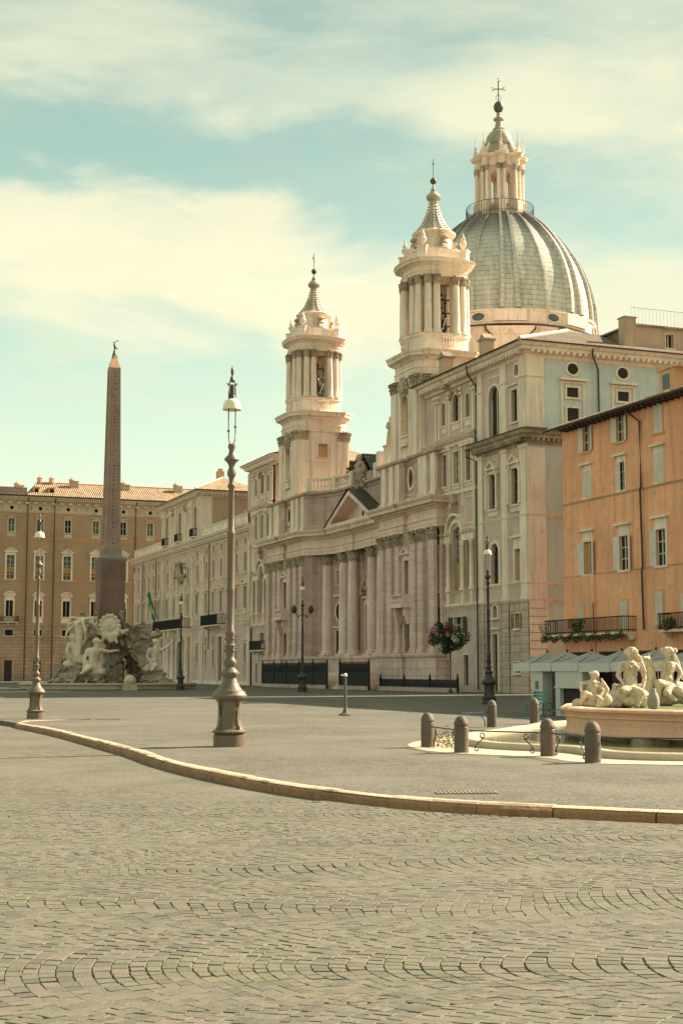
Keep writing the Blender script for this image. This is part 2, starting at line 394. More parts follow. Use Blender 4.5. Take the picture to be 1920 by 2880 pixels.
        return s.add(vs, fs)
    def cap(s, p0, p1, r0, r1, k=10):       # tapered closed limb
        p0 = Vector(p0); p1 = Vector(p1); d = p1 - p0; L = max(d.length, 1e-4); d.normalize()
        u = d.cross(Vector((0, 0, 1)))
        if u.length < .05: u = d.cross(Vector((1, 0, 0)))
        u.normalize(); w = d.cross(u); rings = []
        for t in (-.95, -.6, 0): rings.append((t * r0, r0 * math.sqrt(1 - t * t)))
        for t in (0, .6, .95): rings.append((L + t * r1, r1 * math.sqrt(1 - t * t)))
        vs = []
        for h, r in rings:
            for j in range(k):
                a = 2 * PI * j / k; vs.append(p0 + d * h + (u * math.cos(a) + w * math.sin(a)) * r)
        fs = [(i * k + j, i * k + (j + 1) % k, (i + 1) * k + (j + 1) % k, (i + 1) * k + j) for i in range(5) for j in range(k)]
        fs += [tuple(range(k - 1, -1, -1)), tuple(5 * k + j for j in range(k))]
        return s.add(vs, fs)
    def xform(s, mtx, start=0):
        for i in range(start, len(s.v)): s.v[i] = tuple(mtx @ Vector(s.v[i]))
        return s
    def mesh(s, name, mats, smooth=False):
        me = bpy.data.meshes.new(name); me.from_pydata(s.v, [], s.f)
        for m in (mats if isinstance(mats, (list, tuple)) else [mats]): me.materials.append(M[m])
        if any(s.mi): me.polygons.foreach_set('material_index', s.mi)
        import bmesh
        bm = bmesh.new(); bm.from_mesh(me); bmesh.ops.recalc_face_normals(bm, faces=bm.faces[:]); bm.to_mesh(me); bm.free()
        if smooth:
            me.polygons.foreach_set('use_smooth', [True] * len(me.polygons))
            me.set_sharp_from_angle(angle=R(38 if smooth is True else smooth))
        me.update(); return me
    def build(s, name, mats, parent=None, loc=(0, 0, 0), rot=0, smooth=False, bevel=0):
        o = bpy.data.objects.new(name, s.mesh(name, mats, smooth)); COL.objects.link(o)
        o.location = loc; o.rotation_euler = (0, 0, rot) if not isinstance(rot, tuple) else rot
        if parent: o.parent = parent
        if bevel:
            b = o.modifiers.new('b', 'BEVEL'); b.width = bevel; b.segments = 1; b.limit_method = 'ANGLE'
        return o

def tag(o, label, cat, group=None, kind=None):
    if label: o['label'] = label
    if cat: o['category'] = cat
    if group: o['group'] = group
    if kind: o['kind'] = kind
    return o
def empty(name, loc, rz, label, cat, group=None):
    o = bpy.data.objects.new(name, None); COL.objects.link(o); o.empty_display_size = .2
    o.location = loc; o.rotation_euler = (0, 0, rz); return tag(o, label, cat, group)
def put(name, me, parent, loc=(0, 0, 0), rot=0, scale=None):
    o = bpy.data.objects.new(name, me); COL.objects.link(o); o.parent = parent
    o.location = loc; o.rotation_euler = (0, 0, rot)
    if scale: o.scale = scale
    return o
def copy_tree(o, parent=None):
    c = o.copy(); COL.objects.link(c)
    if parent: c.parent = parent
    for ch in list(o.children): copy_tree(ch, c)
    return c

# piazza frame: s runs along the west side away from the camera, w across the piazza
AX = (-math.sin(R(21.2)), math.cos(R(21.2))); BX = (math.cos(R(21.2)), math.sin(R(21.2)))
ROT = math.atan2(AX[1], AX[0])               # local x = +s, local y = towards the piazza
def P(s, w, z=0): return (s * AX[0] + w * BX[0], s * AX[1] + w * BX[1], z)

# ---- wall with openings.  hole = (cx, zb, w, h, kind) kind: r rect, a arch-top, o ellipse
def inside(kind, x, z, w, h):     # coordinates from centre of bounding box
    if abs(x) > w / 2 + 1e-6 or abs(z) > h / 2 + 1e-6: return False
    if kind == 'r': return True
    if kind == 'o': return (x / (w / 2)) ** 2 + (z / (h / 2)) ** 2 <= 1
    zs = h / 2 - w / 2
    return z <= zs or x * x + (z - zs) ** 2 <= (w / 2) ** 2
def outline(kind, w, h, nn=20):
    """boundary points (x,z) from centre plus matching rectangle points"""
    angs = [2 * PI * i / nn for i in range(nn)] + [math.atan2(sz * h, sx * w) % (2 * PI) for sx in (1, -1) for sz in (1, -1)]
    if kind == 'a': angs += [math.atan2(h / 2 - w / 2, sx * w / 2) % (2 * PI) for sx in (1, -1)]
    angs = sorted(set(round(a, 5) for a in angs)); inn = []; out = []
    for a in angs:
        c, s_ = math.cos(a), math.sin(a)
        k = min((w / 2) / abs(c) if abs(c) > 1e-6 else 1e9, (h / 2) / abs(s_) if abs(s_) > 1e-6 else 1e9)
        lo, hi = 0, k
        for _ in range(24):
            mid = (lo + hi) / 2
            if inside(kind, c * mid, s_ * mid, w, h): lo = mid
            else: hi = mid
        inn.append((c * lo, s_ * lo)); out.append((c * k, s_ * k))
    return inn, out
def wall(mb, x0, x1, z0, z1, y=0, holes=(), dep=.3):
    xs = sorted(set([x0, x1] + [min(max(v, x0), x1) for h in holes for v in (h[0] - h[2] / 2, h[0] + h[2] / 2)]))
    zs = sorted(set([z0, z1] + [min(max(v, z0), z1) for h in holes for v in (h[1], h[1] + h[3])]))
    for i in range(len(xs) - 1):
        for j in range(len(zs) - 1):
            cx = (xs[i] + xs[i + 1]) / 2; cz = (zs[j] + zs[j + 1]) / 2
            if any(abs(cx - h[0]) < h[2] / 2 and h[1] < cz < h[1] + h[3] for h in holes): continue
            mb.add([(xs[i], y, zs[j]), (xs[i + 1], y, zs[j]), (xs[i + 1], y, zs[j + 1]), (xs[i], y, zs[j + 1])], [(0, 3, 2, 1)])
    for cx, zb, w, h, k in holes:
        cz = zb + h / 2
        inn, out = outline(k, w, h)
        m = len(inn)
        if k != 'r':
            vs = [(cx + a, y, cz + b) for a, b in inn] + [(cx + a, y, cz + b) for a, b in out]
            mb.add(vs, [(i, (i + 1) % m, (i + 1) % m + m, i + m) for i in range(m)])
        vs = [(cx + a, y, cz + b) for a, b in inn] + [(cx + a, y - dep, cz + b) for a, b in inn]
        mb.add(vs, [(i, i + m, (i + 1) % m + m, (i + 1) % m) for i in range(m)])
    return mb
def ring(mb, cx, zb, w, h, kind, t, y0, y1, sill=True):
    """moulding of width t round an opening"""
    cz = zb + h / 2
    if kind == 'r':
        mb.box(cx - w / 2 - t, cx - w / 2, y0, y1, zb - (t if sill else 0), zb + h + t); mb.box(cx + w / 2, cx + w / 2 + t, y0, y1, zb - (t if sill else 0), zb + h + t)
        mb.box(cx - w / 2, cx + w / 2, y0, y1, zb + h, zb + h + t)
        if sill: mb.box(cx - w / 2, cx + w / 2, y0, y1, zb - t, zb)
        return mb
    pts = []
    if kind == 'a':
        zs = zb + h - w / 2; K = 12
        pi_ = [(cx + w / 2, zb)] + [(cx + w / 2 * math.cos(PI * i / K), zs + w / 2 * math.sin(PI * i / K)) for i in range(K + 1)] + [(cx - w / 2, zb)]
        po = [(cx + w / 2 + t, zb)] + [(cx + (w / 2 + t) * math.cos(PI * i / K), zs + (w / 2 + t) * math.sin(PI * i / K)) for i in range(K + 1)] + [(cx - w / 2 - t, zb)]
        cl = False
    else:
        K = 20
        pi_ = [(cx + w / 2 * math.cos(2 * PI * i / K), cz + h / 2 * math.sin(2 * PI * i / K)) for i in range(K)]
        po = [(cx + (w / 2 + t) * math.cos(2 * PI * i / K), cz + (h / 2 + t) * math.sin(2 * PI * i / K)) for i in range(K)]
        cl = True
    m = len(pi_)
    vs = [(x, y1, z) for x, z in pi_] + [(x, y1, z) for x, z in po] + [(x, y0, z) for x, z in pi_] + [(x, y0, z) for x, z in po]
    fs = []
    for i in range(m if cl else m - 1):
        j = (i + 1) % m
        fs += [(i, j, j + m, i + m), (i + m, j + m, j + 3 * m, i + 3 * m), (i, i + 2 * m, j + 2 * m, j)]
    if not cl: fs += [(0, m, 3 * m, 2 * m), (m - 1, 3 * m - 1, 4 * m - 1, 2 * m - 1)]
    return mb.add(vs, fs)
def pediment(mb, cx, z, w, h, y0, y1, kind='tri', t=.14, back=None):
    """raking mouldings over a thin tympanum; z = underside of its base cornice"""
    mb.box(cx - w / 2, cx + w / 2, y0, y1, z, z + t)
    if kind == 'flat': return mb
    if kind == 'tri':
        po = [(cx - w / 2, z + t), (cx, z + t + h), (cx + w / 2, z + t)]; d = t * 1.1
        pin = [(cx - w / 2 + d * 2.4, z + t), (cx, z + t + h - d), (cx + w / 2 - d * 2.4, z + t)]
    else:
        K = 8; r = (w * w / 4 + h * h) / (2 * h); zc = z + t + h - r; a = math.asin(min(1, w / 2 / r)); d = t
        po = [(cx - r * math.sin(a * (1 - 2 * i / K)), zc + r * math.cos(a * (1 - 2 * i / K))) for i in range(K + 1)]
        r2 = r - d; a2 = math.acos(min(1, (z + t - zc) / r2)) if r2 > 0 else a
        pin = [(cx - r2 * math.sin(a2 * (1 - 2 * i / K)), zc + r2 * math.cos(a2 * (1 - 2 * i / K))) for i in range(K + 1)]
    m = len(po)
    for i in range(m - 1): mb.xz([po[i], po[i + 1], pin[i + 1], pin[i]], y0, y1)
    mb.xz(pin, y0, y0 + (y1 - y0) * .35)
    return mb

WC = {}
def window(parent, cx, zb, w, h, y=0, kind='r', dep=.28, t=.16, pr=.09, hood=None, sill=.06, hh=.45, gap=.12, frame='palace_trim', glassm='glass_dark',
           bars=(2, 3), barm='cream_paint', shutters=None, shm='shutter_grey', rz=0, loc=None, apron=0, name='window', label=None, blind=None, brack=False, ears=0):
    """a window thing-part: surround mesh (> pane, > shutter)"""
    key = ('f', round(w, 2), round(h, 2), kind, t, pr, hood, sill, hh, gap, frame, apron, brack, ears)
    if key not in WC:
        mb = MB(); ring(mb, 0, 0, w, h, kind, t, -.02, pr, sill=(kind == 'o'))
        if ears: ring(mb, 0, .0, w + 2 * t, h + t + .12, 'r', .09, -.02, pr * .6, sill=False)
        if sill and kind != 'o': mb.box(-w / 2 - t - .08, w / 2 + t + .08, -.02, pr + sill, -.14, 0)
        if apron: mb.box(-w / 2 - t, w / 2 + t, -.02, pr * .6, -.14 - apron, -.14)
        if hood:
            zt = h + t + gap
            mb.box(-w / 2 - t * .8, w / 2 + t * .8, -.02, pr * .7, h + t, zt)
            pediment(mb, 0, zt, w + 2 * t + .4, hh, -.02, pr + .22, hood)
        if brack:
            for sx in (-1, 1): mb.box(sx * (w / 2 + t * .5) - .09, sx * (w / 2 + t * .5) + .09, -.02, pr + .16, h + t - .25, h + t + gap)
        WC[key] = mb.mesh(name, frame)
    o = put(name, WC[key], parent, (cx, y, zb) if loc is None else loc, rz)
    key2 = ('p', round(w, 2), round(h, 2), kind, glassm, bars, barm, dep, blind)
    if key2 not in WC:
        mb = MB(); d = -dep + .04
        inn, out = outline(kind, w, h)
        mb.add([(a, d, b + h / 2) for a, b in inn] + [(a, d - .05, b + h / 2) for a, b in inn], [tuple(range(len(inn)))] + [tuple(range(2 * len(inn) - 1, len(inn) - 1, -1))])
        if bars and not (bars[0] == 0):
            mb.mat(1); bt = .05
            nx, nz = bars
            for i in range(nx + 1):
                x = -w / 2 + w * i / nx; tt = bt * (1.0 if i in (0, nx) else .8)
                zt_ = h if kind == 'r' else (h - w / 2 + math.sqrt(max(0, (w / 2) ** 2 - x * x)) if kind == 'a' else h)
                if kind == 'o':
                    hz = h / 2 * math.sqrt(max(0, 1 - (2 * x / w) ** 2)); za, zt_ = h / 2 - hz, h / 2 + hz
                else: za = 0
                if zt_ - za > .1: mb.box(max(-w / 2, x - tt), min(w / 2, x + tt), d, d + .05, za, zt_)
            for i in range(nz + 1):
                z_ = h * i / nz
                if kind == 'r': hw = w / 2
                elif kind == 'a': hw = w / 2 if z_ < h - w / 2 else math.sqrt(max(0, (w / 2) ** 2 - (z_ - h + w / 2) ** 2))
                else: hw = w / 2 * math.sqrt(max(0, 1 - (2 * z_ / h - 1) ** 2))
                if hw > .05: mb.box(-hw, hw, d + .003, d + .047, max(0, z_ - bt * .6), min(h, z_ + bt * .6))
        if blind: mb.mat(2).box(-w / 2 + .06, w / 2 - .06, d + .055, d + .07, h * blind[0], h * blind[1])
        WC[key2] = mb.mesh('pane', [glassm, barm, 'curtain'])
    put('pane', WC[key2], o)
    if shutters:      # tuple of opening angles (left, right) in degrees, None = absent
        for sx, ang in zip((-1, 1), shutters):
            if ang is None: continue
            key3 = ('s', round(w, 2), round(h, 2), shm)
            if key3 not in WC:
                sw = w / 2 - .01; mb = MB()
                mb.box(0, .06, 0, .045, 0, h); mb.box(sw - .06, sw, 0, .045, 0, h)
                for za, zb_ in ((0, .09), (h * .42, h * .42 + .07), (h - .08, h)): mb.box(.06, sw - .06, 0, .045, za, zb_)
                mb.box(.06, sw - .06, .008, .02, 0.01, h - .01)
                k = max(4, int(h / .09))
                for i in range(k): mb.box(.06, sw - .06, .012, .038, h * (i + .25) / k, h * (i + .6) / k)
                WC[key3] = mb.mesh('shutter', shm)
            c = put('shutter', WC[key3], o, (sx * w / 2, pr * .3 + .02, 0), 0)
            if sx < 0: c.rotation_euler = (0, 0, R(ang))
            else: c.scale = (-1, 1, 1); c.rotation_euler = (0, 0, -R(ang))
    if label: o['label'] = label
    return o
def cyl_column(r, h, taper=.86, n_=14, base=.5, cap_h=1.0):
    """column shaft+base about origin, capital separate"""
    mb = MB()
    mb.cbox(0, 0, 0, r * 2.7, r * 2.7, base * .3)
    mb.lathe([(r * 1.3, base * .3), (r * 1.34, base * .42), (r * 1.22, base * .55), (r * 1.12, base * .62), (r * 1.2, base * .75), (r * 1.16, base * .86), (r, base), (r, base + (h - base - cap_h) * .35), (r * taper, h - cap_h)], n_)
    return mb
def corinthian(r, h, n_=14, flat=None):
    """capital: bell, two tiers of leaves, corner volutes, abacus; flat=(w,d) for pilasters"""
    mb = MB()
    if flat:
        w, d = flat
        mb.box(-w / 2, w / 2, -.02, d, 0, h * .9)
        for tier, (z0, z1, off) in enumerate(((0, .42, 0), (.32, .74, .5))):
            k = max(2, int(w / .26))
            for i in range(k):
                x = -w / 2 + w * (i + .5) / k + (off - .25 if tier else 0) * w / k
                mb.frustum(x, d + .02, h * z0, w / k * .8, .06, h * z1, w / k * .62, .26)
                mb.cbox(x, d + .12, h * z1 - .05, w / k * .6, .2, .1)
        for sx in (-1, 1): mb.cbox(sx * (w / 2 - .02), d + .06, h * .72, .26, .3, h * .2)
        mb.box(-w / 2 - .16, w / 2 + .16, -.02, d + .2, h * .9, h)
        return mb
    mb.lathe([(r * .98, 0), (r * 1.0, h * .5), (r * 1.18, h * .86)], n_)
    for z0, z1, ph, ro in ((0, .42, 0, 1.22), (.30, .72, .5, 1.32)):
        for i in range(8):
            a = 2 * PI * (i + ph) / 8; st = len(mb.v)
            mb.frustum(0, 0, h * z0, r * .55, .05, h * z1, r * .45, .12)
            mb.xform(Matrix.Rotation(a - PI / 2, 4, 'Z') @ Matrix.Translation((0, r * 1.08, 0)), st); st = len(mb.v)
            mb.cbox(0, 0, h * z1 - h * .08, r * .46, r * .28, h * .1)
            mb.xform(Matrix.Rotation(a - PI / 2, 4, 'Z') @ Matrix.Translation((0, r * ro, 0)), st)
    for i in range(4):
        a = PI / 4 + PI / 2 * i
        mb.ball((r * 1.42 * math.cos(a), r * 1.42 * math.sin(a), h * .8), r * .2, 6, 4)
    mb.cbox(0, 0, h * .88, r * 2.55, r * 2.55, h * .12)
    return mb
def cornice_profile(z0, z1, out, y0=-.05, steps=((0, .06), (.25, .10), (.27, .22), (.45, .25), (.47, .62), (.72, .66), (.75, .85), (1, 1.0))):
    H = z1 - z0
    return [(y0, z0)] + [(out * o, z0 + H * f) for f, o in steps] + [(y0, z1)]
def entab_profile(z0, z1, out, y0=-.05):
    """architrave, frieze and cornice"""
    return cornice_profile(z0, z1, out, y0, ((0, .08), (.13, .08), (.135, .12), (.28, .12), (.285, .2), (.32, .2), (.325, .06), (.62, .06), (.625, .2), (.70, .3), (.705, .42), (.76, .45), (.765, .80), (.87, .84), (.90, .92), (.97, 1.0), (1, 1.0)))
def dentils(mb, path, z0, z1, o0, o1, pitch, duty=.5):
    for i in range(len(path) - 1):
        a = Vector(path[i]); b = Vector(path[i + 1]); L = (b - a).length; d = (b - a).normalized(); nn = Vector((d.y, -d.x))
        k = max(1, int(L / pitch)); pw = L / k
        for j in range(k):
            p = a + d * pw * (j + .5); hw = pw * duty / 2
            q = [p - d * hw + nn * o0, p + d * hw + nn * o0, p + d * hw + nn * o1, p - d * hw + nn * o1]
            mb.xy([(v.x, v.y) for v in q], z0, z1)
    return mb
def balustrade(path, z, h, r=.09, pitch=.3, th=.26, ped=True):
    mb = MB()
    for i in range(len(path) - 1):
        a = Vector(path[i]); b = Vector(path[i + 1]); L = (b - a).length; d = (b - a).normalized(); nn = Vector((d.y, -d.x)) * th / 2
        for z0, z1, e in ((z, z + h * .14, 1), (z + h * .86, z + h, 1.15)):
            mb.xy([tuple(a - nn * e), tuple(b - nn * e), tuple(b + nn * e), tuple(a + nn * e)], z0, z1)
        k = max(1, int(L / pitch))
        for j in range(k):
            p = a + d * L * (j + .5) / k
            mb.lathe([(r * .8, h * .14), (r * .5, h * .22), (r * 1.1, h * .42), (r * .45, h * .62), (r * .5, h * .72), (r * .8, h * .86)], 6, p.x, p.y, z)
    return mb
def pipe(parent, pts, r=.06, mat='pipe_metal'):
    return MB().tube(pts, r, 6).build('drainpipe', mat, parent)
def hip_roof(mb, x0, x1, y0, y1, z, h, inset, th=.12):
    """hipped roof; inset = run of hips along x; sheet with eaves thickness"""
    ym = (y0 + y1) / 2
    v = [(x0, y0, z), (x1, y0, z), (x1, y1, z), (x0, y1, z), (x0 + inset, ym, z + h), (x1 - inset, ym, z + h)]
    v += [(a, b, c - th) for a, b, c in v[:4]]
    return mb.add(v, [(0, 1, 5, 4), (1, 2, 5), (2, 3, 4, 5), (3, 0, 4), (0, 6, 7, 1), (1, 7, 8, 2), (2, 8, 9, 3), (3, 9, 6, 0), (6, 9, 8, 7)])
# ================================================================== THE SETTING: ground
def flat(name, pts, z, mat, kind='structure'):
    o = MB().add([(x, y, z) for x, y in pts], [tuple(range(len(pts)))]).build(name, mat); o['kind'] = kind; return o
KERB = [(9.0, 14.6), (6.6, 15.3), (5.2, 15.85), (4.2, 16.25), (3.33, 16.65), (2.66, 17.0), (1.9, 17.35), (1.16, 17.85), (.53, 18.5), (-.38, 19.75), (-1.03, 20.85), (-1.79, 22.4), (-2.68, 24.5), (-3.5, 26.8),
        (-4.31, 29.4), (-5.6, 33.0), (-7.12, 37.2), (-8.4, 40.5), (-9.55, 43.2), (-10.1, 44.7), (-10.2, 46.0), (-9.7, 47.1), (-8.7, 47.8), (-7.4, 48.2)]
def smooth_path(p, k=4):
    out = []
    for i in range(len(p) - 1):
        a, b, c, d = (Vector(p[max(i - 1, 0)]), Vector(p[i]), Vector(p[i + 1]), Vector(p[min(i + 2, len(p) - 1)]))
        for j in range(k):
            t = j / k
            out.append(.5 * ((2 * b) + (c - a) * t + (2 * a - 5 * b + 4 * c - d) * t * t + (3 * b - a - 3 * c + d) * t ** 3))
    out.append(Vector(p[-1])); return out
KP = smooth_path(KERB, 5)
flat('street_ground', [(-900, -300), (900, -300), (900, 1500), (-900, 1500)], -.135, 'joint_dirt')
flat('street_paving', [(-300, -60), (300, -60), (300, 600), (-300, 600)], -.13, 'setts_outer')
inner = [(p.x, p.y) for p in KP if p.y < 43.5] + [(-10.2, 45.0), (-11.6, 48.0)]
far = [(inner[-1][0] + AX[0] * 190, inner[-1][1] + AX[1] * 190), (140, 330), (220, 120), (60, 14.0)]
pl = MB(); ring_ = inner + far
pl.add([(x, y, 0) for x, y in ring_] + [(x, y, -.128) for x, y in ring_], [tuple(range(len(ring_)))] + [(i, (i + 1) % len(ring_), (i + 1) % len(ring_) + len(ring_), i + len(ring_)) for i in range(len(ring_))])
o = pl.build('piazza_paving', 'setts_inner'); o['kind'] = 'structure'
# kerb: separate worn travertine blocks laid end to end
def build_kerb():
    mb = MB(); rnd = random.Random(3)
    L = [0]
    for i in range(1, len(KP)): L.append(L[-1] + (KP[i] - KP[i - 1]).length)
    def at(s):
        for i in range(1, len(KP)):
            if s <= L[i] or i == len(KP) - 1:
                t = (s - L[i - 1]) / (L[i] - L[i - 1]); p = KP[i - 1].lerp(KP[i], min(1, t)); d = (KP[i] - KP[i - 1]).normalized(); return p, d
    s = 0
    while s < L[-1] - .3:
        ln = min(rnd.uniform(.55, 1.25), L[-1] - s); k = max(2, int(ln / .3))
        dz = rnd.uniform(-.010, .010); chip = rnd.random() < .45
        secs = []
        for j in range(k + 1):
            ss = s + .012 + (ln - .024) * j / k
            p, d = at(ss); nn = Vector((-d.y, d.x))         # outward (street side, left of travel)
            if nn.y > 0 and False: pass
            w = .22 * (1 if ss < L[-1] - 8 else max(.12, (L[-1] - ss) / 8))
            r1 = rnd.uniform(-.006, .006); c = .03 + (.045 if chip and j == 0 else 0)
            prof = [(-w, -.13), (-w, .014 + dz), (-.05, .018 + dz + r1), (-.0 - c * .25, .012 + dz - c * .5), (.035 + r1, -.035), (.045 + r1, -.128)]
            secs.append([(p.x + nn.x * o_, p.y + nn.y * o_, z_) for o_, z_ in prof])
        m = len(secs[0]); vs = [v for sc in secs for v in sc]
        fs = [(i * m + j, i * m + (j + 1) % m, (i + 1) * m + (j + 1) % m, (i + 1) * m + j) for i in range(k) for j in range(m)]
        fs += [tuple(range(m)), tuple(k * m + j for j in range(m - 1, -1, -1))]
        n0 = len(mb.f); mb.add(vs, fs)
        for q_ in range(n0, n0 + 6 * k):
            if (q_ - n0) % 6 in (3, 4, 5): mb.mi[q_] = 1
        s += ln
    return mb.build('kerb', ['kerb_stone', 'kerb_shaded_face'], smooth=30)
o = build_kerb(); o['kind'] = 'structure'

# foreground setts: every stone modelled, laid in segmental arcs
def kerb_y(x):
    if x > KP[0].x: return KP[0].y
    for i in range(1, len(KP)):
        if KP[i].x <= x <= KP[i - 1].x:
            t = (x - KP[i].x) / max(1e-6, (KP[i - 1].x - KP[i].x)); return KP[i].y + t * (KP[i - 1].y - KP[i].y)
    return 60
def setts():
    rnd = random.Random(11); V = []; F = []; RV = []
    PER, A, HH, WD = 2.15, .27, .116, .104
    RR = 1.42; md = lambda u: (u - 8.6 + PER / 2) % PER - PER / 2
    f = lambda u: RR - math.sqrt(RR * RR - md(u) ** 2)
    fd = lambda u: md(u) / math.sqrt(RR * RR - md(u) ** 2)
    def warp(x, y):
        nv = noise.noise_vector((x * .35, y * .35, 3.0)); n2 = noise.noise_vector((x * 1.4, y * 1.4, 7.0))
        return x + nv.x * .55 + n2.x * .06, y + nv.y * .62 + n2.y * .06
    for row in range(0, 160):
        yb = -9.2 + row * HH
        u = 4.7 + rnd.random() * .1
        jr = rnd.uniform(-.008, .008); jr2 = 0
        while u < 19.8:
            sl = math.sqrt(1 + fd(u) ** 2); w = WD / sl * rnd.uniform(.82, 1.22) * (1.35 if rnd.random() < .04 else 1)
            u0, u1 = u, u + w; u = u1
            cy0 = (u0 + u1) / 2; cx0 = yb + HH / 2 + f(cy0)
            if cy0 < 5.0 or abs(cx0) > cy0 * .30 + 2.6 or cy0 > 19.6: continue
            g = .0026 + rnd.random() ** 4 * .010
            q = []
            for (uu, vv) in ((u0 + g / sl, g), (u1 - g / sl, g), (u1 - g / sl, HH - g), (u0 + g / sl, HH - g)):
                k = fd(uu) / (1 + fd(uu) ** 2) * (vv - HH / 2)
                y = uu - k; x = yb + vv + f(uu + 1e-6 * (1 if uu == u0 + g / sl else -1))
                x, y = warp(x, y); q.append((x + rnd.uniform(-.003, .003), y + rnd.uniform(-.003, .003)))
            cx = sum(p[0] for p in q) / 4; cy = sum(p[1] for p in q) / 4
            if cy > kerb_y(cx) - .12 or cy > 19.2: continue
            z = -.110 + rnd.uniform(-.002, .002) + .003 * noise.noise((cx * .6, cy * .6, 0))
            tx, ty = rnd.uniform(-.022, .022), rnd.uniform(-.022, .022)
            o = len(V)
            for s_, dz in ((1.0, -.012), (.985, -.0025), (.94, 0)):
                for p in q:
                    dx, dy = (p[0] - cx) * s_, (p[1] - cy) * s_
                    V.append((cx + dx, cy + dy, z + dz + dx * tx + dy * ty))
            k0 = len(F)
            for l in (0, 4):
                for j in range(4): F.append((o + l + j, o + l + (j + 1) % 4, o + l + 4 + (j + 1) % 4, o + l + 4 + j))
            F.append((o + 8, o + 9, o + 10, o + 11))
            RV += [rnd.random()] * (len(F) - k0)
    me = bpy.data.meshes.new('street_setts'); me.from_pydata(V, [], F); me.materials.append(M['sett_top'])
    at = me.attributes.new('rnd', 'FLOAT', 'FACE'); at.data.foreach_set('value', RV)
    me.update(); ob = bpy.data.objects.new('street_setts', me); COL.objects.link(ob); ob['kind'] = 'structure'
    return ob
setts()
# the modelled setts lie on dirt: a slightly raised dirt bed under them hides the coarser paving sheet
bed = [(-9.5, 5.0), (9.5, 5.0), (9.5, 14.2)] + [(p.x, p.y - .02) for p in KP if p.x < 9.4 and p.y < 19.3] + [(-8.6, 19.3)]
flat('joint_bed', bed, -.119, 'joint_dirt')

# drain cover in the inner paving
dc = empty('drain_grate', (1.65, 19.1, .004), .1, 'dark slotted iron drain cover set flush in the inner paving near the kerb', 'drain cover')
mb = MB()
mb.box(-.5, .5, -.28, -.25, 0, .012); mb.box(-.5, .5, .25, .28, 0, .012)
for i in range(15): mb.box(-.5 + i * .0693, -.5 + i * .0693 + .03, -.25, .25, 0, .011)
mb.build('grate', 'granite_grey', dc); dc.scale = (.8, .55, 1)

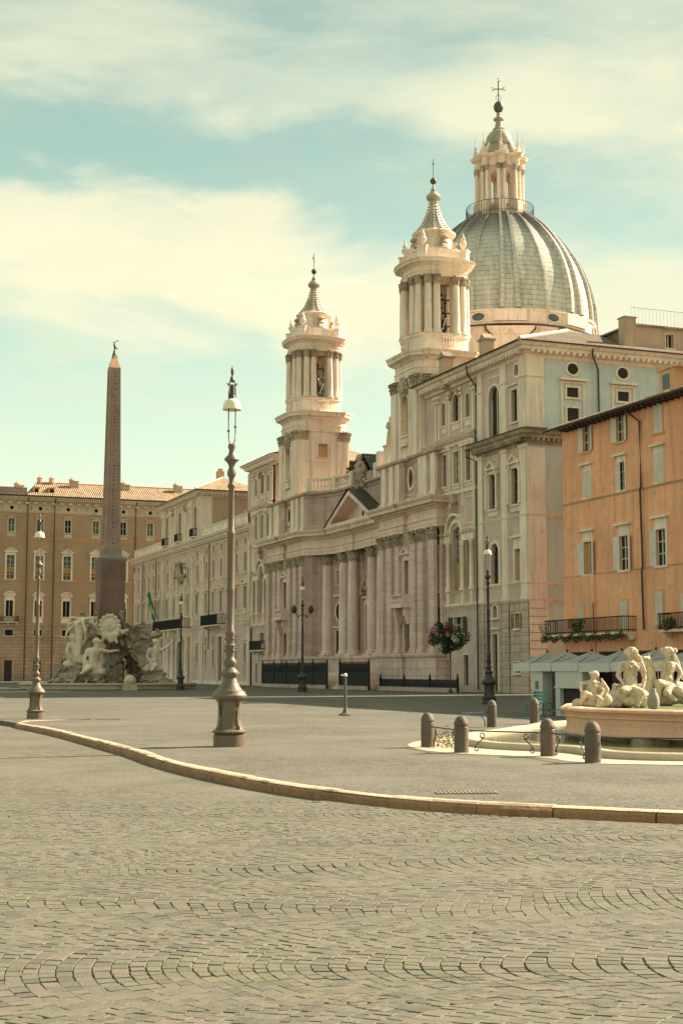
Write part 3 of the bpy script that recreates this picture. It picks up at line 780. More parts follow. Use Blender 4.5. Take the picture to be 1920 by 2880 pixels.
# ================================================================== COLLEGE BUILDING (right of the church)
def college():
    s0 = 91.3
    B = empty('college_palace', P(s0, 50), ROT, 'tall cream and pale blue palace with two cornices between the church and the orange house', 'palace')
    XE = 8.1
    hs = [(1.75, 20.15, .95, 2.45, 'r'), (1.35, 23.55, .8, .9, 'o'), (5.05, 19.35, 1.75, 4.15, 'a'),
          (1.75, 13.95, 1.15, 2.7, 'r'), (5.4, 13.95, 1.15, 2.7, 'r'),
          (1.6, 8.25, .85, 2.35, 'r'), (5.1, 8.2, 1.3, 3.1, 'a'),
          (5.2, 5.65, .72, .95, 'a'), (5.2, .1, .85, 4.3, 'r'), (1.7, 4.75, .8, 1.1, 'r'), (1.75, 1.5, .9, .8, 'r')]
    hs[1] = (1.25 + .1, 23.55, .8, .9, 'o')
    mb = MB(); wall(mb, 0, XE, 6.8, 25.2, 0, [h for h in hs if h[1] > 6.8]); mb.build('wall', 'gallery_plaster', B)
    mb = MB(); wall(mb, 0, XE, 0, 6.8, .04, [h for h in hs if h[1] < 6.8]); mb.build('base_wall', 'rust_stone', B)
    core = MB().box(.05, XE + 9.5, -14, -.6, 0, 25.3)
    core.build('inner_core', 'dark_inside', B)
    # giant pilasters and corner strips
    pm = MB()
    for x0, x1 in ((-.03, .95), (3.0, 3.9), (7.0, 7.75)):
        pm = MB()
        pm.box(x0, x1, -.02, .16, 6.8, 18.0); pm.box(x0, x1, -.02, .14, 19.3, 25.0)
        pm.box(x0 - .08, x1 + .08, -.02, .24, 18.0, 18.25); pm.box(x0 - .08, x1 + .08, -.02, .22, 23.3, 23.42)
        pm.box(x0 - .06, x1 + .06, -.02, .22, 6.8, 7.1); pm.build('pilaster_strip', 'palace_trim', B)
    pm = MB()
    for x0, x1 in ((4.2, 6.0),): ring(pm, 5.1, 19.4, 2.35, 4.75, 'r', .12, -.01, .05, sill=False)
    pm.build('niche_surround', 'palace_trim', B)
    for x0, x1 in ((-.05, 1.05), (2.95, 3.95), (7.0, 7.8)):
        qm = MB().box(x0, x1, 0, .11, .3, 6.6).box(x0 - .02, x1 + .02, 0, .2, 0, .3)
        for i in range(11): z = .3 + i * .59; qm.box(x0, x1, 0, .15, z, z + .53)
        qm.build('rusticated_pier', 'rust_stone', B)
    # string courses, wrapping the corner
    pth = [(XE, 0), (0, 0), (0, -15)]
    sc = MB()
    for z0, z1, o in ((12.8, 13.08, .22), (7.85, 8.05, .2), (6.62, 6.85, .24), (11.95, 12.0, .0)):
        if o: sc.sweep(pth, cornice_profile(z0, z1, o))
    sc.build('string_course', 'palace_trim', B)
    cm = MB(); cm.sweep([(XE - .1, 0), (0, 0), (0, -15)], cornice_profile(18.2, 19.15, 1.05))
    dentils(cm, [(XE - .1, 0), (0, 0), (0, -15)], 18.45, 18.68, .1, .62, .42)
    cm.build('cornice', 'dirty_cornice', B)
    tm = MB(); tm.sweep([(XE - .1, 0), (0, 0), (0, -15)], [(0, 19.16), (1.12, 19.155), (1.12, 19.22), (0, 19.55)]); tm.build('cornice_tiles', 'tiles_dark', B)
    epath = [(17.8, 0), (0, 0), (0, -18)]
    em = MB(); em.sweep(epath, cornice_profile(24.75, 25.75, 1.0))
    dentils(em, epath, 25.02, 25.28, .1, .7, .5)
    em.build('eaves_cornice', 'palace_trim', B)
    # windows of the front
    window(B, 1.75, 20.15, .95, 2.45, 0, hood='flat', glassm='glass_brown', bars=(1, 1), barm='shutter_brown')
    window(B, 1.35, 23.55, .8, .9, 0, 'o', glassm='glass_dark', bars=(2, 2))
    window(B, 5.05, 19.35, 1.75, 4.15, 0, 'a', dep=.32, t=.2, glassm='glass_brown', bars=(2, 1), barm='palace_trim', label='tall arched loggia window in shade on the top storey')
    for x in (1.75, 5.4):
        w = window(B, x, 13.95, 1.15, 2.7, 0, hood='tri', hh=.62, t=.2, pr=.14, apron=.4, brack=True, ears=1, glassm='glass_brown', bars=(2, 3), barm='shutter_brown')
        mb = MB()
        for sx in (-1, 1): mb.lathe([(.13, 0), (.16, .08), (.11, .2), (.10, 2.4), (.15, 2.55), (.16, 2.68)], 10, sx * .86, .22, 0)
        mb.build('colonnette', 'palace_trim', w, smooth=True)
    window(B, 1.6, 8.25, .85, 2.35, 0, t=.14, hood='flat', gap=.7, glassm='glass_teal', bars=(2, 5), blind=(.05, .9))
    window(B, 5.1, 8.2, 1.3, 3.1, 0, 'a', t=.25, pr=.16, glassm='glass_brown', bars=(2, 3), barm='shutter_brown', brack=False)
    window(B, 5.2, 5.65, .72, .95, .04, 'a', t=.12, bars=(1, 1))
    d = window(B, 5.2, .1, .85, 4.3, .04, t=.14, pr=.12, sill=0, glassm='wood_dark', bars=(2, 3), barm='wood_dark', name='door', hood='flat', hh=.2, gap=.2)
    window(B, 1.7, 4.75, .8, 1.1, .04, t=.05, shutters=(165, 165), shm='shutter_brown', bars=(2, 2))
    window(B, 1.75, 1.5, .9, .8, .04, t=.08, bars=(3, 3), barm='dark_iron')
    # ---------- Venetian-window bay next to the church
    gallery_bay(B, XE, 1)
    # side wall facing the lane: pale blue
    SW = lambda x: (0, x, 0)
    hsd = [(-3.9, 20.1, 1.0, 1.05, 'r'), (-3.9, 21.95, 1.0, .75, 'r'), (-3.95, 23.7, .95, .85, 'o'), (-8.3, 21.95, 1.0, .75, 'r'), (-8.3, 20.1, 1.0, 1.05, 'r'), (-8.3, 23.7, .95, .85, 'o'),
           (-12.7, 21.95, 1.0, .75, 'r'), (-12.7, 23.7, .95, .85, 'o'), (-3.9, 13.9, 1.1, 2.4, 'r')]
    mb = MB(); wall(mb, -18, 0, 0, 25.2, 0, hsd); mb.build('side_wall', 'blue_plaster', B, rot=PI / 2)
    mb = MB(); mb.box(-1.45, .02, -.02, .13, 6.8, 18.0); mb.box(-1.45, .02, -.02, .11, 19.3, 24.9); mb.box(-1.5, .04, -.02, .2, 23.3, 23.42)
    for i in range(11): mb.box(-1.5, .03, 0, .12, .3 + i * .59, .83 + i * .59)
    mb.build('side_pilaster', 'palace_trim', B, rot=PI / 2)
    for cx in (-3.9, -8.3, -12.7):
        if cx > -12: window(B, cx, 23.7, .95, .85, 0, 'o', loc=(0, cx - .05 * (cx == -3.9), 23.7), rz=PI / 2, glassm='glass_teal', bars=(2, 1))
        window(B, cx, 21.95, 1.0, .75, 0, loc=(0, cx, 21.95), rz=PI / 2, t=.12, glassm='glass_teal', bars=(2, 1), barm='shutter_brown')
        if cx > -12: window(B, cx, 20.1, 1.0, 1.05, 0, loc=(0, cx, 20.1), rz=PI / 2, t=.12, glassm='glass_teal', bars=(2, 1), barm='shutter_brown')
        mb = MB(); ring(mb, cx, 19.4, 1.7, 3.6, 'r', .16, -.01, .1, sill=False); pediment(mb, cx, 23.2, 2.3, .1, -.02, .4, 'flat', .16); mb.build('window_surround', 'palace_trim', B, rot=PI / 2)
    window(B, -3.9, 13.9, 1.1, 2.4, 0, loc=(0, -3.9, 13.9), rz=PI / 2, hood='tri', glassm='glass_brown', bars=(2, 2))
    for py in (-6.1,): pipe(B, [(-.9, py + .9, 25.6), (-.75, py + .85, 25.1), (-.12, py, 24.2), (-.12, py, 19.4), (-.12, py, 18.0), (-.12, py, .2)], .07)
    pipe(B, [(8.0, .95, 25.6), (8.0, .85, 25.0), (7.85, .2, 24.0), (7.85, .25, 19.0), (7.85, 1.15, 18.8), (7.85, 1.1, 18.3), (7.85, .25, 18.0), (7.85, .25, .2)], .07)
    # roof
    rm = MB(); x0, x1, y0, y1 = -1.15, 18.6, -19, 1.15; z = 25.78
    hh = 2.9
    rm.add([(x0, y1, z), (x1, y1, z), (x0, y0, z), (x1, y0, z), (6.2, -7.2, z + hh), (x1, -7.2, z + hh), (6.2, y0, z + hh)],
           [(0, 1, 5, 4)])
    rm.build('roof', 'tiles_x', B)
    rm2 = MB().add([(x0, y1, z), (6.2, -7.2, z + hh), (6.2, y0, z + hh), (x0, y0, z)], [(0, 1, 2, 3)])
    rm2.build('side_roof', 'tiles_y', B)
    MB().add([(x1, -7.2, z + hh), (6.2, -7.2, z + hh), (6.2, y0, z + hh), (x1, y0, z + hh)], [(0, 1, 2, 3)]).build('flat_roof', 'palace_trim', B)
    fm = MB().sweep([(x1, y1 - .1), (x0 + .1, y1 - .1), (x0 + .1, y0)], [(-.2, z - .05), (.1, z - .05), (.14, z + .02), (-.2, z + .1)]); fm.build('gutter', 'pipe_metal', B)
    hm = MB().tube([(x0, y1, z + .05), (6.2, -7.2, z + hh + .08)], .16, 6); hm.build('ridge_tiles', 'cream_paint', B)
    for (x, y, zz, hgt) in ((13.2, .2, 26.0, 1.5), (8.6, -1.2, 26.4, 1.7)):
        c = MB().cbox(x, y, zz - 1.2, .9, .9, hgt + 1.0).build('chimney', 'pink_wall', B)
        m = MB().frustum(x, y, zz + hgt - .2, 1.15, 1.15, zz + hgt - .05, 1.15, 1.15); m.xz([(x - .5, zz + hgt - .05), (x + .5, zz + hgt - .05), (x, zz + hgt + .42)], y - .45, y + .45)
        m.build('chimney_cap', 'dirty_cornice', c)
    # penthouse and its chimney above the side wall
    ph = MB(); wall(ph, -18, -8.6, 26.1, 28.3, 0, [(-11.9, 26.75, .75, 1.1, 'r')]); ph.box(-18, -8.6, -5, -.5, 26, 28.3)
    ph.add([(-8.6, -5, 26), (-8.6, 0, 26), (-8.6, 0, 28.3), (-8.6, -5, 28.3)], [(0, 1, 2, 3)])
    ph.build('penthouse_wall', 'pink_wall', B, loc=(1.2, -1.5, 0), rot=PI / 2)
    MB().box(-18.2, -8.3, -5.2, .25, 28.3, 28.42).build('penthouse_roof', 'dirty_cornice', B, loc=(1.2, -1.5, 0), rot=PI / 2)
    window(B, 0, 0, .75, 1.1, loc=(1.2, -13.4, 26.75), rz=PI / 2, t=.06, glassm='glass_brown', bars=(2, 1), hood=None)
    rail = MB()
    for i in range(30): rail.tube([(-8.4 - i * .33, .1, 28.4), (-8.4 - i * .33, .1, 29.7)], .008, 4)
    rail.tube([(-8.4, .1, 29.7), (-18, .1, 29.7)], .015, 4); rail.build('roof_railing', 'rail_iron', B, loc=(1.2, -1.5, 0), rot=PI / 2)
    c = MB().cbox(1.0, -9.45, 26.3, .9, 1.0, 2.4).build('chimney', 'pink_wall', B)
    MB().cbox(1.0, -9.45, 28.7, 1.05, 1.15, .1).build('chimney_cap', 'dirty_cornice', c)
    # camera / flag bracket on the front
    br = MB().tube([(7.9, .25, 19.9), (6.0, 1.6, 19.6)], .05, 5).tube([(7.9, .25, 19.9), (6.8, 1.0, 18.9)], .03, 5).tube([(7.9, .25, 19.5), (7.9, .25, 20.6)], .06, 5)
    br.build('flag_bracket', 'pipe_metal', B)
    return B

def gallery_bay(B, X0, sgn, width=7.9, ztop=24.9, upper_extra=2.0, shop=True):
    """bay with a Venetian window, three mid windows and three arched attic windows; spans X0..X0+width in local x"""
    X1 = X0 + width; cx = X0 + width * .5
    y = -.12
    hs = [(cx, 8.0, 1.75, 5.3, 'a'), (cx - 2.1, 8.05, .9, 3.9, 'r'), (cx + 2.1, 8.05, .9, 3.9, 'r')]
    ups = [(cx + d, 16.75, w, 2.65, 'r') for d, w in ((-2.2, .8), (0, 1.0), (2.2, .8))]
    top = [(cx + d, 21.85, w, h, 'a') for d, w, h in ((-2.2, .75, 2.0), (0, 1.15, 2.3), (2.3, .75, 2.0))]
    low = [(cx - .1, 4.7, 1.6, 1.25, 'r'), (cx - 1.5, .5, .9, 2.4, 'r'), (cx + 1.9, .3, .7, 2.2, 'r')]
    mb = MB(); wall(mb, X0, X1, 0, ztop, y, hs + ups + top + low)
    if upper_extra: wall(mb, X1, X1 + upper_extra, 20, ztop, y)
    mb.box(X0 + .02, X0 + .3, -12, y - .31, 0, ztop - .1); mb.box(X1 + upper_extra - .3, X1 + upper_extra - .01, -12, y - .31, 20.1 if upper_extra else 0, ztop - .1)
    mb.build('gallery_wall', 'gallery_plaster', B)
    # lower serliana order
    tr = MB()
    tr.sweep([(X1, y), (X0, y)], cornice_profile(6.55, 6.85, .32))
    tr.box(X0 + .1, X1 - .1, y, y + .16, 6.85, 7.0)
    for d in (-2.95, -1.3, 1.3, 2.95): tr.box(cx + d - .24, cx + d + .24, y, y + .3, 6.85, 7.95)
    tr.sweep([(X1, y), (X0, y)], cornice_profile(7.8, 8.0, .3))
    tr.build('window_ledge', 'palace_trim', B)
    tr = MB()
    for a, b in ((-3.3, -1.05), (1.05, 3.3)):
        tr.box(cx + a, cx + b, y, y + .22, 12.0, 12.55); tr.sweep([(cx + b, y), (cx + a, y)], cornice_profile(12.45, 12.8, .5))
    tr.box(cx - 1.3, cx - 1.0, y - .01, y + .2, 11.9, 12.6); tr.box(cx + 1.0, cx + 1.3, y - .01, y + .2, 11.9, 12.6); ring(tr, cx, 12.0, 1.9, 1.55, 'a', .32, y - .02, y + .2, False); ring(tr, cx, 12.6, 2.75, 1.55, 'a', .2, y - .02, y + .42, False)
    tr.build('venetian_surround', 'palace_trim', B)
    cmesh = WC.get('vcol') or MB().lathe([(.30, 0), (.31, .1), (.24, .2), (.26, .28), (.2, .36), (.2, 1.4), (.17, 3.6), (.22, 3.68), (.2, 3.76), (.3, 4.0)], 12).mesh('column', 'palace_trim', True)
    WC['vcol'] = cmesh
    for d in (-2.95, -1.3, 1.3, 2.95): put('column', cmesh, B, (cx + d, y + .2, 8.0))
    window(B, cx, 8.0, 1.75, 5.3, y, 'a', t=.03, pr=.02, sill=0, glassm='glass_teal', bars=(3, 9), dep=.4, blind=None if not shop else (.02, .45))
    for d in (-2.1, 2.1): window(B, cx + d, 8.05, .9, 3.9, y, t=.03, pr=.02, sill=0, glassm='glass_brown', bars=(2, 3), barm='shutter_brown', dep=.4)
    for d, w in ((-2.2, .8), (0, 1.0), (2.2, .8)):
        window(B, cx + d, 16.75, w, 2.65, y, t=.12, hood='flat' if d else None, hh=.1, glassm='glass_teal' if not d else 'glass_brown', bars=(2, 4), apron=.25, barm='shutter_brown' if d else 'cream_paint')
    for d, w, h in ((-2.2, .75, 2.0), (0, 1.15, 2.3), (2.3, .75, 2.0)):
        window(B, cx + d, 21.85, w, h, y, 'a', t=.12, glassm='glass_brown', bars=(2, 3), barm='shutter_brown', apron=.5)
    # upper trim: strips, bust console, volutes
    t2 = MB()
    for d in (-3.7, -3.15, -1.15, 1.15, 3.15, 3.7):
        t2.box(cx + d - .14, cx + d + .14, y, y + .14, 16.2, 19.9); t2.box(cx + d - .14, cx + d + .14, y, y + .12, 20.8, 24.5)
        t2.box(cx + d - .2, cx + d + .2, y, y + .24, 19.6, 19.95); t2.box(cx + d - .2, cx + d + .2, y, y + .26, 23.9, 24.5)
        t2.box(cx + d - .14, cx + d + .14, y, y + .1, 13.1 if abs(d) > 2 else 14.8, 15.9)
    t2.sweep([(X1 + upper_extra, y), (X0 + .02, y)], cornice_profile(20.1, 20.5, .5)); t2.box(X0, X1, y, y + .12, 15.9, 16.2)
    t2.box(X0, X1, y, y + .12, 19.9, 20.1)
    for d in (-2.2, 2.2): ring(t2, cx + d, 13.4, 1.5, 2.0, 'r', .1, y, y + .06)
    t2.build('wall_trim', 'palace_trim', B)
    bst = MB().box(cx - .2, cx + .2, y, y + .4, 14.4, 14.9).lathe([(.1, 0), (.22, .12), (.3, .35), (.16, .55), (.2, .7), (.17, .95), (.02, 1.08)], 10, cx, y + .35, 14.9)
    bst.build('bust', 'capital_stone', B, smooth=True)
    # capitals below the eaves
    cp = MB()
    for d in (-3.7, -3.15, -1.15, 1.15, 3.15, 3.7):
        for j in range(3): cp.ball((cx + d - .13 + .13 * j, y + .2, 24.2), .12, 6, 4)
    for sx in (-1, 1):
        for j in range(5): cp.ball((cx + sx * (.5 + .1 * j), y + .15, 24.35 - .12 * j), .13, 6, 4)
    cp.build('stucco_relief', 'capital_stone', B)
    if shop:
        window(B, cx - .1, 4.7, 1.6, 1.25, y, t=.05, shutters=(170, 170), shm='shutter_green', bars=(2, 2))
        d1 = window(B, cx - 1.5, .5, .9, 2.4, y, t=.08, sill=0, glassm='wood_dark', bars=(1, 1), barm='wood_dark', name='door')
        d2 = window(B, cx + 1.9, .3, .7, 2.2, y, t=.08, sill=0, glassm='wood_dark', bars=(1, 1), barm='wood_dark', name='door')

college()

# ================================================================== CHURCH
CW = 49.5          # front plane of the wings (w coordinate)
CS = 128.0         # centre line (s coordinate)
def church():
    B = empty('baroque_church', P(CS, CW), ROT, 'large travertine baroque church with concave front, twin bell towers and ribbed lead dome', 'church')
    # facade plan, local x from +22.2 (far end) to -22.2 (near end); y = out
    def yc(x):      # concave centre
        a = abs(x)
        if a >= 10: return 0
        t = 1 - a / 10
        return -2.15 * (1 - (1 - min(1, t * 1.9)) ** 2.2)
    cen = [(x, yc(x)) for x in (10, 9.5, 9, 8.4, 7.7, 6.9, 6.2)]
    portico = [(6.2, -1.95), (1.55, -1.95), (1.55, -2.15), (-1.55, -2.15), (-1.55, -1.95), (-6.2, -1.95)]      # centre under the pediment
    path = [(22.2, -3), (22.2, 0)] + [(16.9, 0), (16.9, -.35), (15.3, -.35), (15.3, 0)] + cen + portico + [(-x, y) for x, y in cen[::-1]] + [(-15.3, 0), (-15.3, -.35), (-16.9, -.35), (-16.9, 0), (-22.2, 0), (-22.2, -3.5)]
    # --- plinth
    pb = MB(); pb.sweep([(x, y) for x, y in path], [(-.1, 0), (.55, 0), (.55, .5), (.45, .55), (.42, 2.75), (.55, 2.8), (.62, 3.0), (.55, 3.12), (-.1, 3.12)])
    pb.build('plinth', 'travertine_courses', B)
    # --- entablature
    eb = MB(); eb.sweep(path, entab_profile(13.5, 16.0, 1.25))
    dentils(eb, [q for q in path if abs(q[0]) >= 10 and abs(q[0]) <= 22.2 and q[1] in (0,) and abs(abs(q[0]) - 16) > 1.2][:2], 15.22, 15.38, .4, .6, .32)
    dentils(eb, [(10, 0), (22.2, 0)][::-1], 15.22, 15.39, .35, .62, .3); dentils(eb, [(-10, 0), (-22.2, 0), (-22.2, -3)], 15.22, 15.39, .35, .62, .3)
    eb.build('entablature', 'travertine', B)
    # --- wall behind the orders
    cw = [(9.7, -.9), (9.1, -1.8), (8.0, -2.6), (6.4, -3.1)]
    wpath = [(22.0, 0), (10, 0)] + cw + [(4.1, -3.3), (-4.1, -3.3)] + [(-x, y) for x, y in cw[::-1]] + [(-10, 0), (-22.0, 0)]
    for i in range(len(wpath) - 1):
        a = Vector(wpath[i]); b = Vector(wpath[i + 1]); L = (a - b).length
        ang = math.atan2(a.y - b.y, a.x - b.x)
        hs = []
        if i == 0: hs = [(16.1 - 10, 3.2, 1.25, 3.1, 'a'), (16.1 - 10, 8.2, 1.15, 2.9, 'r')]
        elif i == len(wpath) - 2: hs = [(22 - 16.1, 3.2, 1.25, 3.1, 'a'), (22 - 16.1, 8.2, 1.15, 2.9, 'r')]
        elif abs(L - 8.2) < .3 and abs(a.x) < 5: hs = [(4.1, 3.15, 2.3, 5.0, 'r')]
        elif i in (3, 4): pass
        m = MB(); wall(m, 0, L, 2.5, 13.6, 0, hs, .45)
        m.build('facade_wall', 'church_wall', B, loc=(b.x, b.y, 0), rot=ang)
    for sx in (-1, 1):
        x = sx * 16.05
        w = window(B, x, 8.2, 1.15, 2.9, 0, dep=.42, t=.16, pr=.16, hood='tri', hh=.55, gap=.35, bars=(2, 4), barm='wood_dark', frame='tower_stone', sill=.1)
        window(B, x, 3.2, 1.25, 3.1, 0, 'a', dep=.42, t=.14, pr=.12, sill=0, glassm='wood_dark', bars=(2, 2), barm='wood_dark', frame='travertine', name='door')
        bm = balustrade([(x + 1.15, .95), (x - 1.15, .95)], 7.2, .95, .1, .28); bm.box(x - 1.3, x + 1.3, 0, 1.15, 7.0, 7.2)
        for sy in (-1, 1):
            bm.box(x + sy * .95 - .14, x + sy * .95 + .14, 0, .8, 6.3, 7.0); bm.box(x + sy * 1.15 - .12, x + sy * 1.15 + .12, .1, 1.0, 7.2, 8.15)
            bm.frustum(x + sy * 1.0, .35, 5.6, .2, .3, 6.3, .3, .7)
        bm.build('balcony', 'travertine', B)
    # main door, panelled, with broken pediment and coat of arms
    d = window(B, 0, 3.15, 2.3, 5.0, -3.3, dep=.6, t=.3, pr=.22, sill=0, glassm='wood_dark', bars=(2, 4), barm='wood_dark', frame='travertine', name='door', hood='flat', hh=.2, gap=.3)
    dm = MB()
    for sx in (-1, 1):
        dm.xz([(sx * 2.0, 9.4), (sx * .5, 10.9), (sx * .35, 10.55), (sx * 1.6, 9.4)], 0, .55); dm.box(min(sx * 1.5, sx * 2.1), max(sx * 1.5, sx * 2.1), 0, .5, 9.0, 9.4)
    dm.ball((0, .3, 10.1), (.55, .3, .8), 10, 8); dm.ball((0, .35, 11.1), (.4, .3, .3), 8, 6); dm.ball((-.7, .25, 9.7), .35, 8, 6); dm.ball((.7, .25, 9.7), .35, 8, 6)
    dm.build('door_pediment', 'dirty_cornice', B, loc=(0, -3.3, 0), smooth=True)
    # niches and side doors in the curved parts
    for sx in (-1, 1):
        a = Vector((sx * 7.9, -2.63)); b = Vector((sx * 6.5, -3.07)); ang = math.atan2((a - b).y, (a - b).x) if sx > 0 else math.atan2((b - a).y, (b - a).x)
        c = (a + b) / 2
        window(B, 0, 0, .95, 2.6, dep=-.06, t=.14, pr=.14, sill=0, glassm='wood_dark', bars=(2, 2), barm='wood_dark', frame='travertine', loc=(c.x, c.y + .04, 3.15), rz=ang, name='door', hood='flat', hh=.1, gap=.1)
        window(B, 0, 0, 1.1, 1.7, dep=-.06, kind='o', t=.18, pr=.16, glassm='glass_brown', bars=(1, 1), frame='travertine', loc=(c.x, c.y + .04, 6.8), rz=ang)
        m = MB(); ring(m, 0, 0, 1.0, 1.5, 'r', .12, 0, .12); m.box(-.9, .9, 0, .2, -1.2, -1.0); m.build('wall_panel', 'travertine', B, loc=(c.x, c.y + .04, 10.4), rot=ang)
        for j in range(1, 2):
            m = MB()
            for q in range(7):
                t = q / 6; m.ball((-.6 + 1.2 * t, .15, -.35 * math.sin(PI * t)), .15, 6, 5)
            m.build('festoon', 'capital_stone', B, loc=(c.x, c.y + .1, 13.0), rot=ang)
    # --- giant order
    colm = cyl_column(.56, 10.4, .87, 16, .55, 1.05).mesh('column', 'travertine', True)
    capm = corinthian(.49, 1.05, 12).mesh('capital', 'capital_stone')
    cols = [(4.9, -2.35), (2.5, -2.35), (-2.5, -2.35), (-4.9, -2.35), (8.75, -2.0), (-8.75, -2.0)]
    for x, y in cols:
        c = put('column', colm, B, (x, y, 3.12)); put('capital', capm, c, (0, 0, 9.35))
    for wdt in (1.05, 1.15):
        pass
    def pil(x, y, w, rz=0, d=.3):
        key = ('pil', w, d)
        if key not in WC:
            m = MB(); m.box(-w / 2 - .14, w / 2 + .14, -.02, d + .14, 0, .22); m.box(-w / 2 - .08, w / 2 + .08, -.02, d + .09, .22, .42); m.box(-w / 2 - .02, w / 2 + .02, -.02, d + .02, .42, .55); m.box(-w / 2, w / 2, -.02, d, .55, 9.4)
            WC[key] = m.mesh('pilaster', 'travertine_courses'); WC[key + (1,)] = corinthian(.5, 1.05, flat=(w, d)).mesh('capital', 'capital_stone')
        p = put('pilaster', WC[key], B, (x, y, 3.12), rz); put('capital', WC[key + (1,)], p, (0, 0, 9.35))
    for sx in (-1, 1):
        for x in (21.55, 19.3, 17.7, 14.4, 12.6, 10.75): pil(sx * x, 0, 1.05 if x not in (19.3, 14.4) else .95)
        pil(sx * 22.2, -.75, 1.1, PI / 2 * (1 if sx < 0 else -1), .25)
        pil(sx * 4.9, -3.3, .95); pil(sx * 2.5, -3.3, .95)
    # --- steps
    stp = MB()
    for i in range(8): stp.box(-6.2 + i * .12, 6.2 - i * .12, -3, 2.6 - i * .42, i * .19, (i + 1) * .19)
    stp.build('steps', 'travertine', B)
    # --- pediment over the portico
    pd = MB(); pediment(pd, 0, 15.85, 12.6, 2.9, -3.2, -.85, 'tri', .42); pd.build('pediment', 'travertine', B)
    rf = MB().add([(-6.6, -.7, 16.1), (0, -.7, 19.35), (0, -4.6, 19.35), (-6.6, -4.6, 16.1), (6.6, -.7, 16.1), (6.6, -4.6, 16.1)], [(0, 1, 2, 3), (1, 4, 5, 2)])
    rf.build('pediment_roof', 'tiles_dark', B)
    for x in (-1.9, -.1): MB().box(x - .2, x + .2, -2.45, -2.34, 16.75, 17.2).build('vent_hole', 'dark_inside', B)
    # --- attic storey
    apath = [(22.0, -3), (22.0, -.15), (17.0, -.15), (17.0, -.45), (15.2, -.45), (15.2, -.15), (9.8, -.15)] + [(x, yc(x) - .4) for x in (9.3, 8.6, 7.8, 7, 5.2, 3, 0, -3, -5.2, -7, -7.8, -8.6, -9.3)] + [(-9.8, -.15), (-15.2, -.15), (-15.2, -.45), (-17.0, -.45), (-17.0, -.15), (-22.0, -.15), (-22.0, -4)]
    at = MB(); at.sweep(apath, [(-.5, 15.9), (.25, 15.9), (.25, 16.5), (.12, 16.62), (0, 16.65), (0, 19.45), (.1, 19.5), (.15, 19.7), (.42, 19.85), (.45, 20.05), (-.5, 20.1)])
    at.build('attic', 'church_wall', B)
    tr = MB()
    for sx in (-1, 1):
        tr = MB()
        for x in (21.4, 19.7, 18.9, 14.0, 12.6, 10.9): tr.box(sx * x - .42, sx * x + .42, -.15, .06, 16.2, 19.8); tr.box(sx * x - .5, sx * x + .5, -.15, .12, 15.95, 16.6)
        ring(tr, sx * 16.1, 17.4, 1.0, 1.7, 'o', .2, -.46, -.3); ring(tr, sx * 16.1, 16.9, 2.2, 2.6, 'r', .1, -.46, -.38); tr.box(sx * 16.1 - 5.8, sx * 16.1 + 5.8, -.2, -.1, 16.0, 16.5)
        tr.build('attic_trim', 'tower_stone', B)
    for sx in (-1, 1): MB().ball((sx * 16.1, -.44, 18.25), (.5, .05, .85), 16, 10).build('oval_window', 'glass_brown', B)
    # balustrade over the concave centre
    for seg in ([(9.6, -.2), (8.6, yc(8.6) - .4), (7, yc(7) - .4), (5.2, yc(5.2) - .4), (3.2, yc(3.2) - .4)], [(-3.2, yc(3.2) - .4), (-5.2, yc(5.2) - .4), (-7, yc(7) - .4), (-8.6, yc(8.6) - .4), (-9.6, -.2)]):
        bm = balustrade(seg, 20.1, 1.35, .12, .36, .34)
        for q in (seg[0], seg[2], seg[-1]): bm.cbox(q[0], q[1], 20.1, .7, .5, 1.45)
        bm.build('balustrade', 'tower_stone', B)
    # crest with coat of arms and dark gabled roof behind
    cr = MB(); cr.box(-2.2, 2.2, -3.6, -2.4, 19.9, 21.0); rnd = random.Random(5)
    cr.ball((.2, -2.1, 21.0), (.6, .35, 1.0), 12, 8); cr.ball((.2, -2.1, 22.4), (.45, .35, .45), 10, 6)
    for i in range(34):
        a = rnd.uniform(0, PI); r_ = rnd.uniform(.5, 1.15); cr.ball((math.cos(a) * r_ + .2, -2.2 + rnd.uniform(-.1, .25), 19.6 + math.sin(a) * r_ * 2.4), rnd.uniform(.14, .34), 7, 5)
    cr.build('crest', 'dirty_cornice', B, smooth=True)
    rf = MB(); rf.add([(-2.4, -2.3, 21.0), (0, -2.3, 22.9), (0, -5.5, 22.9), (-2.4, -5.5, 21.0), (2.4, -2.3, 21.0), (2.4, -5.5, 21.0)], [(0, 1, 2, 3), (1, 4, 5, 2)]); rf.build('gable_roof', 'tiles_dark', B)
    MB().box(-2.2, 2.2, -5.4, -2.6, 19, 21.0).build('gable_wall', 'church_wall', B)
    # terrace / core behind the front
    co = MB().box(-21.9, 21.9, -30, -4.0, 0, 19.6)
    for sx in (-1, 1): co.box(min(sx * 9.5, sx * 21.9), max(sx * 9.5, sx * 21.9), -8, -.5, 15, 20.0); co.box(min(sx * 9.5, sx * 21.9), max(sx * 9.5, sx * 22.1), -8, -.5, 0, 15)
    co.box(-9.6, 9.6, -8, -4.0, 15, 20.0); co.box(-9.9, 9.9, -8, -3.95, 0, 15)
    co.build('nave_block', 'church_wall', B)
    # --- towers
    for sx in (1, -1): tower(B, sx * 15.6, sx)
    dome(B)
    return B

def chamf(h, c, cx=0, cy=0):
    """square with stepped (concave) corners, travel so that outside is on the right"""
    pts = []
    q = [(h, h - c), (h - c * .45, h - c * .45), (h - c, h)]          # corner in +x+y
    for k in range(4):
        a = k * PI / 2
        for x, y in (q if True else q): pts.append((cx + x * math.cos(a) - y * math.sin(a), cy + x * math.sin(a) + y * math.cos(a)))
    return pts

